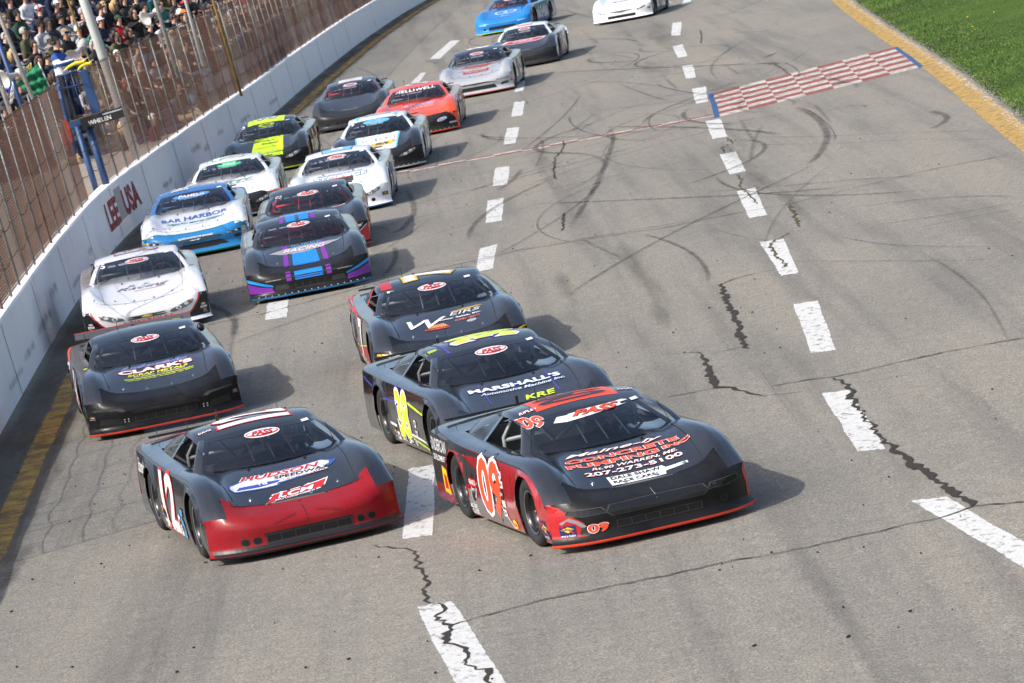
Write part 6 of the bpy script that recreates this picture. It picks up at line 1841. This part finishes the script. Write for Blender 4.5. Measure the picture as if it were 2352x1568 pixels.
# spectators: survey of the crowd (crop coordinates): head x, y, top, hair, hat, extra, pose, trousers, phrase
CROWD = [
 (50, 20, 'black', 'brown', ('cap', 'black'), (), 0, 'denim', ''), (225, 15, 'white', 'dark brown', None, ('shades', 'red headset'), 0, 'denim', ''),
 (150, 150, 'dark green', 'dark brown', ('cap', 'black'), (), 1, 'charcoal', ''), (360, 115, 'black', 'brown', ('cap', 'white'), ('red headset',), 0, 'denim', ''),
 (450, 80, 'black', 'grey', ('cap', 'white'), ('headset',), 2, 'navy', ''), (535, 30, 'charcoal', 'grey', ('cap', 'light grey'), ('red headset',), 1, 'black', ''),
 (590, 185, 'grey', 'dark brown', None, ('shades',), 1, 'navy', ''), (540, 235, 'light grey', 'brown', None, (), 4, 'denim', ''),
 (755, 275, 'light grey', 'white', None, ('shades',), 1, 'denim', ''), (770, 115, 'maroon', 'grey', None, (), 0, 'charcoal', ''),
 (855, 175, 'maroon', 'brown', None, ('shades',), 2, 'black', ''), (820, 70, 'black', 'blonde', None, (), 0, 'navy', ''),
 (1045, 115, 'black', 'long blonde', None, (), 0, 'black', ''), (1160, 130, 'red', 'dark brown', ('cap', 'dark green'), (), 1, 'denim', 'arms out'),
 (1305, 40, 'black', 'long dark brown', None, (), 4, 'charcoal', ''), (1470, 190, 'charcoal', 'grey', None, (), 1, 'charcoal', ''),
 (1145, 300, 'black', 'long brown', None, ('shades',), 0, 'black', ''), (1230, 310, 'brown', 'long dark brown', None, (), 1, 'denim', ''),
 (1370, 345, 'white', 'black', None, ('headset', 'shades'), 1, 'black', 'printed'), (1555, 320, 'black', 'brown', None, ('shades',), 2, 'charcoal', ''),
 (1250, 410, 'grey', 'black', None, ('headset',), 2, 'black', ''), (1125, 470, 'black', 'white', None, (), 0, 'navy', ''),
 (930, 440, 'charcoal', 'long grey', None, (), 1, 'black', ''), (650, 375, 'black', 'grey', ('cap', 'tan'), ('shades',), 1, 'black', ''),
 (700, 350, 'green', 'dark brown', ('cap', 'green'), ('shades',), 0, 'charcoal', ''), (470, 420, 'tan', None, ('hood', 'grey'), (), 1, 'olive', ''),
 (375, 460, 'navy', 'grey', ('cap', 'white'), (), 1, 'navy', ''), (185, 340, 'olive', 'grey', None, (), 3, 'charcoal', ''),
 (350, 255, 'light grey', 'black', ('cap', 'black'), (), 3, 'denim', ''), (230, 255, 'charcoal', 'dark brown', ('cap', 'charcoal'), (), 0, 'black', ''),
 (1740, 200, 'navy', 'brown', None, ('shades',), 1, 'navy', ''), (1840, 210, 'charcoal', 'long brown', None, ('shades',), 0, 'black', ''),
 (1870, 110, 'charcoal', 'dark brown', ('beanie', 'white'), (), 0, 'black', ''), (1700, 310, 'tan', 'blonde', None, ('shades',), 0, 'charcoal', ''),
 (1430, 50, 'black', 'black', ('cap', 'black'), (), 1, 'black', ''), (1540, 185, 'black', 'dark brown', ('cap', 'orange'), (), 2, 'teal', ''),
 (1600, 40, 'teal', 'dark brown', None, (), 1, 'black', ''), (1780, 150, 'navy', 'long brown', None, (), 0, 'charcoal', ''),
 (2140, 140, 'charcoal', 'grey', ('cap', 'light grey'), (), 0, 'black', ''), (2220, 50, 'charcoal', 'brown', ('cap', 'red'), (), 1, 'black', ''),
 (2310, 60, 'brown', 'dark brown', ('cap', 'black'), (), 1, 'charcoal', ''), (2290, 150, 'grey', 'grey', ('cap', 'white'), (), 0, 'navy', ''),
 (1990, 35, 'black', 'black', None, (), 0, 'black', ''), (2090, 40, 'navy', 'dark brown', None, (), 1, 'charcoal', ''), (30, 250, 'charcoal', 'brown', None, (), 0, 'black', ''),
 (100, 90, 'navy', 'dark brown', ('beanie', 'black'), (), 1, 'black', ''), (1205, 90, 'charcoal', 'long brown', None, (), 0, 'navy', ''), (1380, 85, 'black', 'brown', ('hood', 'red'), (), 0, 'black', ''),
 (960, 70, 'charcoal', 'long dark brown', None, (), 1, 'black', ''), (700, 60, 'black', 'grey', None, (), 0, 'charcoal', ''), (640, 85, 'teal', 'dark brown', None, (), 2, 'black', ''),
 (280, 120, 'black', 'grey', ('cap', 'blue'), (), 0, 'denim', ''), (680, 290, 'charcoal', 'brown', ('cap', 'black'), (), 0, 'black', ''), (1080, 200, 'brown', 'dark brown', None, (), 1, 'black', ''), (30, 400, 'charcoal', 'grey', None, (), 1, 'black', '')]
pn = (SB * TREAD + Vector((0, 0, RISE))).cross(SE).normalized()
placed = []
ORD = ['front', 'second', 'third', 'fourth', 'fifth', 'sixth', 'seventh', 'eighth', 'ninth', 'tenth', 'eleventh', 'twelfth']
FACE = math.atan2(-SB.y, -SB.x) - PI / 2
def extra_words(hair, hat, extra):
    w = []
    if hat: w.append(('a %s ' % hat[1]) + {'cap': 'cap', 'beanie': 'beanie', 'hood': 'hood up'}[hat[0]])
    elif hair: w.append(hair + ' hair')
    if 'shades' in extra: w.append('sunglasses')
    if 'headset' in extra: w.append('black headset')
    if 'red headset' in extra: w.append('red headset')
    return ' and '.join(w[:2]) if w else 'bare head'
used_labels = {}
def seat(r, u, top, hair, hat, extra, p_i, tr, word=''):
    q = row_pos(r, u) - SB * .02
    placed.append((r, u))
    t = 'grandstand' if r >= 0 else 'bench rows behind the fence'
    lab = 'spectator in %s%s top, %s, %s row of stand' % (word + ' ' if word == 'printed' else '', top, extra_words(hair, hat, extra), ORD[r - ROWS0])
    n = used_labels.get(lab, 0); used_labels[lab] = n + 1
    return [q, r, u, top, hair, hat, extra, p_i, tr, lab]
seats = []
for (cx, cy, top, hair, hat, extra, p_i, tr, word) in CROWD:
    H_ = hit_plane(cx * K8, cy * K8, S0 + Vector((0, 0, 1.44)), pn)
    r = int(round((H_ - S0).dot(SB) / TREAD))
    r = max(ROWS0, min(ROWS1 - 1, r))
    # slide along the row so that the head stays on its line of sight
    Hr = hit_plane(cx * K8, cy * K8, row_pos(r, 0), SB)
    u = (Hr - row_pos(r, 0)).dot(SE)
    while any(rr == r and abs(uu - u) < .52 for rr, uu in placed): u += .12
    u = min(u, row_end[r] - .3)
    seats.append(seat(r, u, top, hair, hat, extra, p_i, tr, word))
R = random.Random(33)
tops = ['black'] * 9 + ['charcoal'] * 7 + ['navy'] * 5 + ['grey'] * 3 + ['maroon', 'olive', 'brown', 'dark green', 'light grey', 'teal']
for r in range(ROWS0, ROWS1):
    u = U0 + .4
    while u < row_end[r] - .4:
        u += R.uniform(.60, .92)
        q = row_pos(r, u) + Vector((0, 0, 1.2))
        rel = q - Vector((0, 0, CAM_Z)); z = rel.dot(CF)
        px, py = 1176 + FPX * rel.dot(CR) / z, 784 - FPX * rel.dot(CU) / z
        if not (-25 < px < 620 and -28 < py < 320): continue
        if any(rr == r and abs(uu - u) < .52 for rr, uu in placed): continue
        if R.random() < (.12 if r >= 0 else .45): continue
        hair = R.choice(['brown', 'dark brown', 'dark brown', 'grey', 'blonde', 'black', 'long brown', 'long dark brown', 'long blonde', 'white'])
        hat = None
        if R.random() < .38: hat = ('cap', R.choice(['black', 'navy', 'black', 'charcoal', 'charcoal', 'grey', 'blue', 'red', 'white']))
        elif R.random() < .08: hat = ('beanie', R.choice(['black', 'grey', 'maroon', 'white']))
        ex = [x for x, pr_ in (('shades', .35), ('headset', .12), ('red headset', .06)) if R.random() < pr_]
        seats.append(seat(r, u, R.choice(tops), hair, hat, tuple(ex[:2]), R.choice([0, 0, 1, 1, 2, 3, 4]), R.choice(['denim', 'black', 'charcoal', 'navy', 'denim', 'tan'])))
rowcount = {}
bylab = {}
for s_ in seats: bylab.setdefault(s_[9], []).append(s_)
for s_ in seats: rowcount.setdefault(s_[1], []).append(s_[2])
for s_ in seats:
    q, r, u, top, hair, hat, extra, p_i, tr, lab = s_
    if len(bylab[lab]) > 1:
        k = sorted(rowcount[r]).index(u) + 1
        th = {1: '1st', 2: '2nd', 3: '3rd', 21: '21st', 22: '22nd', 23: '23rd', 31: '31st', 32: '32nd'}.get(k, '%dth' % k)
        lab = 'spectator in %s top, %s, %s from left in %s row' % (top, extra_words(hair, hat, extra), th, ORD[r - ROWS0])
    person(q, FACE + R.uniform(-.45, .25), p_i, top, hair, hat, tr, lab, 'spectators seated in the grandstand', R.uniform(1.06, 1.16), R.randrange(4), extra, head_turn=R.uniform(-.5, .3))
# the far curve of the stand: benches that follow the wall, packed with people who merge into one mass behind the mesh
far_stand = tag(empty('curved_grandstand', (float(wall_x(125)) - 4, 125, wall_top(125))), 'far blue bleachers following the wall behind the fence', 'grandstand')
def far_pos(r, y):
    dy = float(wall_x(y + 1) - wall_x(y - 1)) / 2
    n = Vector((-1, dy, 0)).normalized()
    return Vector((float(wall_x(y)), y, wall_top(y) + .15)) + n * (2.6 + .80 * r) + Vector((0, 0, .41 * r))
for r in range(0, 8):
    yy = [118 + 3 * k for k in range(26)]
    for nm, dz, w_, h_, m_ in (('bench', .445, .28, .05, M_PLANK), ('riser', .20, .70, .42, M_BLUEST)):
        q = MB()
        rows = []
        for y in yy:
            c = far_pos(r, y) - far_stand.location
            n = (far_pos(r + 1, y) - far_pos(r, y)); n.z = 0; n.normalize()
            rows.append([c - n * w_ / 2 + Vector((0, 0, dz - h_)), c - n * w_ / 2 + Vector((0, 0, dz)), c + n * w_ / 2 + Vector((0, 0, dz)), c + n * w_ / 2 + Vector((0, 0, dz - h_))])
        if nm == 'riser':
            rows = [[p_ + Vector((0, 0, -.21)) for p_ in ln] for ln in rows]
        q.grid(rows).build(nm, m_, far_stand)
R = random.Random(77)
mats_ = [SKM[0], SKM[2]] + [cloth(k) for k in ('black', 'charcoal', 'navy', 'maroon', 'grey', 'brown', 'olive', 'denim')] + [mat(HAIR['dark brown'], .6, name='hair'), mat(HAIR['grey'], .6, name='hair'), cloth('white'), cloth('red')]
src = []
for (me, hd_) in POSES:
    src.append((np.array([v.co[:] for v in me.vertices]), [tuple(p_.vertices) for p_ in me.polygons], [p_.material_index for p_ in me.polygons], hd_))
hsrc = (np.array([v.co[:] for v in hair_short.vertices]), [tuple(p_.vertices) for p_ in hair_short.polygons])
fv, ff, fmi = [], [], []
nv = 0
for r in range(0, 8):
    y = 119.0 + R.random()
    while y < 190:
        y += R.uniform(.6, 1.1)
        if y > 188: break
        q = far_pos(r, y)
        if (q - S0).dot(SB) > -TREAD * 4.5 and (q - S0).dot(SE) < row_end[0] + 1.5 and y < 128: continue
        V_, F_, MI_, hd_ = R.choice(src)
        a = -PI / 2 + R.uniform(-.9, .2); ca, sa = math.cos(a), math.sin(a)
        M3 = np.array([[ca, -sa, 0], [sa, ca, 0], [0, 0, 1]]) * R.uniform(1.0, 1.12)
        top_i, tr_i, sk_i, ha_i = R.choice([2, 2, 3, 3, 4, 5, 6, 7, 8, 14, 15] if R.random() < .5 else [2, 3, 4]) , R.choice([2, 3, 9]), R.choice([0, 1]), R.choice([10, 10, 11, 12, 2])
        top_i = min(top_i, 13)
        for (VV, FF, mm) in ((V_, F_, None), (hsrc[0] + np.array(hd_), hsrc[1], ha_i)):
            W_ = VV @ M3.T + np.array(q)
            fv.append(W_)
            ff += [tuple(i + nv for i in f_) for f_ in FF]
            fmi += [(sk_i, top_i, tr_i)[m_] for m_ in MI_] if mm is None else [mm] * len(FF)
            nv += len(VV)
me = bpy.data.meshes.new('crowd')
me.from_pydata(np.vstack(fv).tolist(), [], ff)
for m_ in mats_: me.materials.append(m_)
me.polygons.foreach_set('material_index', fmi)
me.polygons.foreach_set('use_smooth', [True] * len(me.polygons))
tag(link(bpy.data.objects.new('crowd', me)), 'dense far crowd on the bleachers seen through the fence mesh', 'crowd', kind='stuff')

# drivers
def driver_mesh():
    m_, h_ = pose('driver_body', True, ((-.14, .46, .80), (.14, .46, .80)), .02)
    return m_, h_
DRV, DH = driver_mesh()
hb = MB()
rows = []
for i in range(9):
    th = .02 + PI * .80 * i / 8
    rows.append([Vector((.125 * math.sin(th) * math.cos(2 * PI * k / 16), .145 * math.sin(th) * math.sin(2 * PI * k / 16), .135 * math.cos(th))) for k in range(17)])
hb.grid(rows, skip=lambda i, j: 4 <= i <= 5 and math.sin(2 * PI * (j + .5) / 16) > .45)
HELM = hb.mesh('helmet', True)
vb = MB(); vb.grid([[Vector((.118 * math.cos(a), .138 * math.sin(a), z)) for a in np.linspace(.35, PI - .35, 9)] for z in (-.05, .03)])
VIS = vb.mesh('visor', True)
helm_cols = {0: ('red', (.5, .03, .03)), 1: ('red', (.5, .03, .03)), 2: ('white', (.6, .6, .62)), 3: ('black', (.02, .02, .02)), 4: ('grey', (.2, .2, .22)), 5: ('red', (.5, .03, .03)), 6: ('orange', (.6, .12, .03)), 7: ('black', (.02, .02, .02)), 8: ('orange', (.6, .12, .03))}
for i, cr_ in enumerate([o for o in C.objects if o.name.startswith('race_car')]):
    hn, hc = helm_cols.get(i, ('grey', (.25, .25, .27)))
    d = share('person', DRV, [SKM[0], cloth('charcoal'), cloth('charcoal')])
    M = cr_.matrix_world @ Matrix.Translation((-.22, .376, -.12)) @ Matrix.Rotation(-PI / 2, 4, 'Z') @ Matrix.Scale(.86, 4)
    d.matrix_world = M
    what = cr_['label'].replace(' race car', ' car')
    words = what.split()
    tag(d, 'driver in %s helmet inside the %s' % (hn, ' '.join(words[:9])), 'person', 'drivers strapped into the race cars')
    h = share('helmet', HELM, mat(hc, .25, name='helmet_paint'), d); h.location = DH
    v = share('visor', VIS, mat((.01, .01, .012), .1, name='visor_dark'), d); v.location = DH

# ------------------------------------------------------------------ flag stand, flagman and the poles around it
def P8(cx, cy, Y): return at_depth(cx * K8, cy * K8, Y)
FY = 84.0
stand = tag(empty('flag_stand', P8(900, 1200, FY)), 'blue steel flag stand above the wall with sponsor board below', 'flag stand')
so_ = stand.location
def T(name, pts, r, m, parent=None, n=8):
    par = parent or stand
    b = MB().tube([Vector(q) - par.location for q in pts], r, n)
    return b.build(name, m, par, True)
M_RUSTB = mat((.16, .09, .05), .85, var=.4, scale=3, name='rusty_deck')
foot = P8(760, 1215, FY); edge_r = P8(1015, 1165, FY)
# platform: a real deck running outward from the track
z_dk = foot.z
dk = MB(); xm = (foot.x + edge_r.x) / 2; dk.box(Vector((xm, FY + .3, z_dk - .03)) - so_, (abs(edge_r.x - foot.x) + .15, 1.7, .07)); dk.build('deck', M_RUSTB, stand)
fr = MB(); fr.box(Vector((xm, FY - .56, z_dk - .06)) - so_, (abs(edge_r.x - foot.x) + .2, .05, .12)); fr.build('deck_edge', M_BLUEST, stand)
T('leg', [P8(890, 1240, FY - .3), Vector((P8(890, 1240, FY - .3).x, FY - .3, wall_top(FY) - .2))], .07, M_BLUEST)
T('leg', [P8(770, 1240, FY + .9), Vector((P8(770, 1240, FY + .9).x, FY + .9, zwalk(P8(770, 1240, FY).x, FY) - .1))], .06, M_BLUEST)
0 and T('leg', [P8(990, 1240, FY + .9), Vector((P8(990, 1240, FY + .9).x, FY + .9, wall_top(FY) - .6))], .06, M_BLUEST)
col = MB(); a, b_ = P8(815, 725, FY - .5), P8(965, 1150, FY - .5)
col.box((a + b_) / 2 + Vector((.05, 0, 0)) - so_, (.17, .17, abs(a.z - b_.z))); col.build('corner_column', M_BLUEST, stand)
for (q0, q1) in (((585, 775), (785, 722)), ((785, 722), (915, 742)), ((605, 905), (875, 850))):
    T('rail', [P8(*q0, FY - .55), P8(*q1, FY - .55)], .025, M_BLUEST)
T('rail', [P8(785, 722, FY + 1.1), P8(915, 742, FY + 1.1)], .025, M_BLUEST)
for (q0, q1, y) in (((580, 775), (690, 1190), FY - .55), ((660, 760), (745, 1180), FY - .55), ((720, 742), (850, 1150), FY - .55)):
    T('rail_post', [P8(*q0, y), P8(*q1, y)], .016, M_BLUEST)
T('rail_post', [P8(590, 830, FY - .5), P8(760, 1560, FY - .5)], .05, M_BLUEST)
for k in range(0):
    z = wall_top(FY) + .05 + k * .22
    xx = foot.x + .05
    if z < z_dk: T('ladder_rung', [(xx, FY - .62, z), (xx + .32, FY - .62, z)], .012, M_POST)
# sponsor board
A, B_ = P8(1005, 1165, FY - .6), P8(1195, 1120, FY - .6)
bc = P8(1030, 1215, FY - .62)
bw = 2.02
board = MB(); cen = P8(1040, 1195, FY - .62); dirx = Vector((1, .0, .0))
board.box(cen - so_, (.86, .06, .21)); board.build('sponsor_board', mat((.012, .012, .013), .5, name='board_black'), stand)
stripe = MB(); stripe.box(cen + Vector((.22, -.034, .06)) - so_, (.40, .004, .03)); stripe.build('board_stripe', mat((.30, .36, .38), .5, name='board_stripe'), stand)
bm = text_shape('WHELEN', 0, 0, .46, .085, bold=.03)
vv = [Vector((v.co.x, -.036, v.co.y)) + cen + Vector((-.06, 0, -.03)) - so_ for v in bm.verts]
bm.verts.index_update()
obj_from('board_lettering', vv, [tuple(v.index for v in f.verts) for f in bm.faces], mat((.62, .62, .62), .5, name='board_letters'), stand); bm.free()
# orange folded nets hanging by the stand
M_NET = mat((.62, .06, .02), .8, var=.3, name='orange_marker')
for (cx, cy, w, h) in ((690, 1330, .10, .45), (660, 1440, .09, .35)):
    q = P8(cx, cy, FY - 1.6)
    b = MB().tube([q + Vector((0, 0, h / 2)) , q, q - Vector((0, 0, h / 2))], [w * .5, w * .6, w * .35], 7)
    t = b.build('marker_cone', M_NET); t['label'] = 'upper orange marker hanging on the fence by the flag stand' if h > .4 else 'lower orange marker hanging on the fence by the flag stand'; tag(t, None, 'marker', 'orange markers on the fence')
for k, (cx, cy, h) in enumerate(((880 * .8344, 1960 * .0 + 1870, .45), (760, 1905, .40))): pass

# flagman
fm_foot = P8(765, 1205, FY + .1)
fl_m = person((fm_foot.x, FY + .1, z_dk - .06), -1.9, 0, 'blue', 'dark brown', ('cap', 'black'), 'black', 'flagman in blue and white jacket standing on the flag stand', None, .98, 0, ('headset',), True)
fl_m.data = fl_m.data.copy()
# white chest and sleeve band on the jacket
j = share('jacket_panel', STAND_POSE[0].copy(), [mat((.7, .7, .72), .9, name='white_panel')] * 3, fl_m)
bmj = bmesh.new(); bmj.from_mesh(j.data)
kill = [f for f in bmj.faces if not (f.material_index == 1 and ((1.00 < f.calc_center_median().z < 1.15 and abs(f.calc_center_median().x) < .16) or (1.22 < f.calc_center_median().z < 1.31 and abs(f.calc_center_median().x) > .17)))]
bmesh.ops.delete(bmj, geom=kill, context='FACES')
for v in bmj.verts: v.co += v.normal * .006
bmj.to_mesh(j.data); bmj.free()
# flags
def flag(name, corners, Y, m, label, stick, amp=.05, group='race flags'):
    """cloth hanging in folds between surveyed corners TL TR BR BL, with its stick"""
    Q = [P8(c[0], c[1], Y) for c in corners]
    root = empty(name, Q[0])
    tag(root, label, 'flag', group)
    n = 12
    rows = []
    for i in range(n + 1):
        ln = []
        for k in range(n + 1):
            q = Q[0].lerp(Q[1], k / n).lerp(Q[3].lerp(Q[2], k / n), i / n)
            q = q + Vector((0, amp * math.sin(k * 1.3 + i * .5) + amp * .6 * math.sin(i * 1.7), 0))
            ln.append(q - Q[0])
        rows.append(ln)
    b = MB().grid(rows); c_ = b.build('cloth', m, root, True)
    sd = c_.modifiers.new('thickness', 'SOLIDIFY'); sd.thickness = .004
    A, B_ = P8(*stick[0], Y), P8(*stick[1], Y)
    MB().tube([A - Q[0], B_ - Q[0]], .014, 7).build('stick', mat((.6, .6, .58), .5, name='flag_stick'), root, True)
    return root
FG = mat((.008, .16, .075), .8, var=.25, scale=5, bump=.2, name='green_cloth')
flag('green_flag', ((388, 640), (505, 875), (375, 1005), (165, 850)), FY - .9, FG, 'large green flag hanging beside the flagman', ((388, 630), (508, 890)), .06)
flag('yellow_flag', ((255, 690), (310, 640), (318, 700), (262, 735)), FY - .5, mat((.62, .50, .06), .8, var=.2, name='yellow_cloth'), 'small yellow flag behind the green flag', ((312, 636), (322, 720)), .03)
flag('white_flag', ((118, 860), (136, 862), (130, 1040), (92, 1075)), FY - .9, mat((.62, .60, .60), .8, var=.15, name='white_cloth'), 'rolled white flag hanging below the left loudspeaker', ((132, 850), (140, 1000)), .02)
flag('blue_flag', ((45, 880), (130, 840), (130, 930), (70, 945)), FY - .4, mat((.02, .10, .48), .8, var=.25, name='blue_cloth'), 'blue flag at the left end of the flag rack', ((128, 830), (136, 960)), .03)
flag('red_flag', ((380, 990), (495, 965), (505, 1010), (360, 1022)), FY - .4, mat((.50, .015, .03), .8, var=.25, name='red_cloth'), 'red flag folded under the green flag', ((360, 1030), (510, 990)), .02)
for (cx, cy, w, lab) in ((775, 655, .15, 'left of two rolled yellow flags held by the flagman'), (868, 665, .10, 'right of two rolled yellow flags held by the flagman')):
    q = P8(cx, cy, FY - .35)
    r_ = empty('rolled_flag', q); tag(r_, lab, 'flag', 'race flags')
    MB().tube([Vector((-w * 1.6, 0, -.03)), Vector((-w, .0, .0)), Vector((0, .02, .03)), Vector((w, .0, .015)), Vector((w * 1.4, 0, .05))], [.012, .028, .036, .03, .012], 9).build('cloth', mat((.72, .60, .02), .8, var=.2, bump=.3, name='bright_yellow_cloth'), r_, True)
    MB().tube([Vector((-w * 1.9, 0, -.05)), Vector((w * 1.8, 0, .07))], .012, 6).build('stick', mat((.6, .6, .58), .5, name='flag_stick'), r_, True)
# poles
M_POLEW = mat((.46, .49, .49), .5, var=.12, scale=2, name='pale_pole'); M_POLEG = mat((.32, .32, .31), .5, .3, var=.25, name='grey_pole'); M_POLEY = mat((.20, .13, .03), .7, var=.5, scale=4, name='yellow_black_pole')
def behind(q, off):
    lo, hi = 70.0, 140.0
    for _ in range(40):
        m_ = (lo + hi) / 2
        if P8(*q, m_).x > float(wall_x(m_)) - off: lo = m_
        else: hi = m_
    return lo
def pole(q0, q1, Y, r, m, lab, name='steel_pole', up=0.0):
    if Y is None: Y = behind(q1, .55)
    a, b_ = P8(*q0, Y), P8(*q1, Y)
    d = (a - b_).normalized()
    a = a + d * up
    b_ = b_ - d * .9
    o = MB().tube([a - b_, Vector((0, 0, 0))], r, 12).build(name, m, None, True); o.location = b_
    return tag(o, lab, 'pole', 'poles behind the fence')
pole((850, 0), (1290, 1290), None, [.085, .115], M_POLEW, 'thick pale light pole rising behind the fence', 'light_pole', 4.0)
pole((690, 0), (1100, 1130), None, .026, M_POLEY, 'thin yellow and black pole left of the light pole', up=3.0)
pole((0, 165), (405, 1180), 82.5, .042, M_POLEG, 'grey pole carrying a horn loudspeaker at the left', up=3.0)
pole((0, 835), (180, 1350), 80.5, .045, M_POLEG, 'short grey pole at the left edge of the picture', up=3.0)
pole((1575, 0), (1695, 395), 97.0, .045, M_POLEG, 'grey pole with a loudspeaker in front of the crowd', up=3.0)
pole((1885, 0), (1965, 290), 101.0, .040, M_POLEW, 'pale pole right of the crowd loudspeaker', up=3.0)
pole((2165, 0), (2350, 620), 106.0, .035, M_POLEY, 'yellowish pole at the right end of the crowd', up=3.0)
pole((5, 480), (275, 1230), 84.8, .045, M_BLUEST, 'blue upright post below the left horn loudspeaker', up=.5)
M_HORN = mat((.42, .42, .42), .5, var=.1, name='grey_horn')
def horn(cx, cy, Y, dirv, s_, lab):
    q = P8(cx, cy, Y)
    r_ = empty('horn_loudspeaker', q); tag(r_, lab, 'loudspeaker', 'horn loudspeakers')
    d = Vector(dirv).normalized()
    MB().lathe([(.03 * s_, -.12 * s_), (.05 * s_, 0), (.08 * s_, .10 * s_), (.15 * s_, .20 * s_), (.20 * s_, .24 * s_), (.195 * s_, .235 * s_), (.14 * s_, .19 * s_), (.06 * s_, .08 * s_), (0, .05 * s_)], d, (0, 0, 0), 18).build('bell', M_HORN, r_, True)
    MB().lathe([(0, -.30 * s_), (.09 * s_, -.29 * s_), (.10 * s_, -.2 * s_), (.09 * s_, -.11 * s_), (0, -.10 * s_)], d, (0, 0, 0), 14).build('driver_unit', M_HORN, r_, True)
    MB().box(-d * .2 * s_ + Vector((0, 0, -.12 * s_)), (.06, .06, .16)).build('bracket', M_POLEG, r_)
horn(135, 765, 82.6, (-.8, -.6, -.1), 1.0, 'grey horn loudspeaker on the pole beside the green flag')
horn(800, 510, 88.0, (-.5, -.7, -.45), 1.0, 'grey horn loudspeaker in front of the crowd above the flagman')
horn(1545, 145, 97.2, (-.7, -.6, -.2), .95, 'grey horn loudspeaker high among the spectators')
# blue railing in front of the crowd
rl = tag(empty('blue_railing', P8(600, 560, 128)), 'blue pipe railing in front of the lower spectators', 'railing')
for (q0, y0, q1, y1) in (((-60, 505), 138, (1222, 540), 122), ((-60, 735), 138, (920, 742), 124), ((-60, 620), 138, (700, 640), 126)):
    T('rail', [P8(*q0, y0), P8(*q1, y1)], .03, M_BLUEST, rl)
for k, t in enumerate(np.linspace(0, 1, 10)):
    cx, cy, Y = lerp(-60, 1222, t), lerp(505, 540, t), lerp(138, 122, t)
    a = P8(cx, cy, Y); T('rail_post', [a, a - Vector((0, 0, 1.4))], .028, M_BLUEST, rl)
for (q0, q1, Y) in (((-40, 1300), (140, 1205), 108), ((190, 1170), (440, 1055), 108), ((-40, 1180), (120, 1090), 112), ((-40, 690), (300, 590), 130)):
    o = empty('stair_rail', P8(*q1, Y)); tag(o, None, 'railing', 'blue stair rails below the stand')
    o['label'] = {(-40, 1300): 'lowest blue stair rail at the left edge behind the fence', (190, 1170): 'blue stair rail just left of the flag stand', (-40, 1180): 'middle blue stair rail at the left edge', (-40, 690): 'upper blue stair rail at the left edge'}[q0]
    T('handrail', [P8(*q0, Y), P8(*q1, Y)], .035, M_BLUEST, o); T('upright', [P8(*q1, Y), P8(*q1, Y) - Vector((0, 0, .9))], .03, M_BLUEST, o); T('upright', [P8(*q0, Y), P8(*q0, Y) - Vector((0, 0, .9))], .03, M_BLUEST, o)
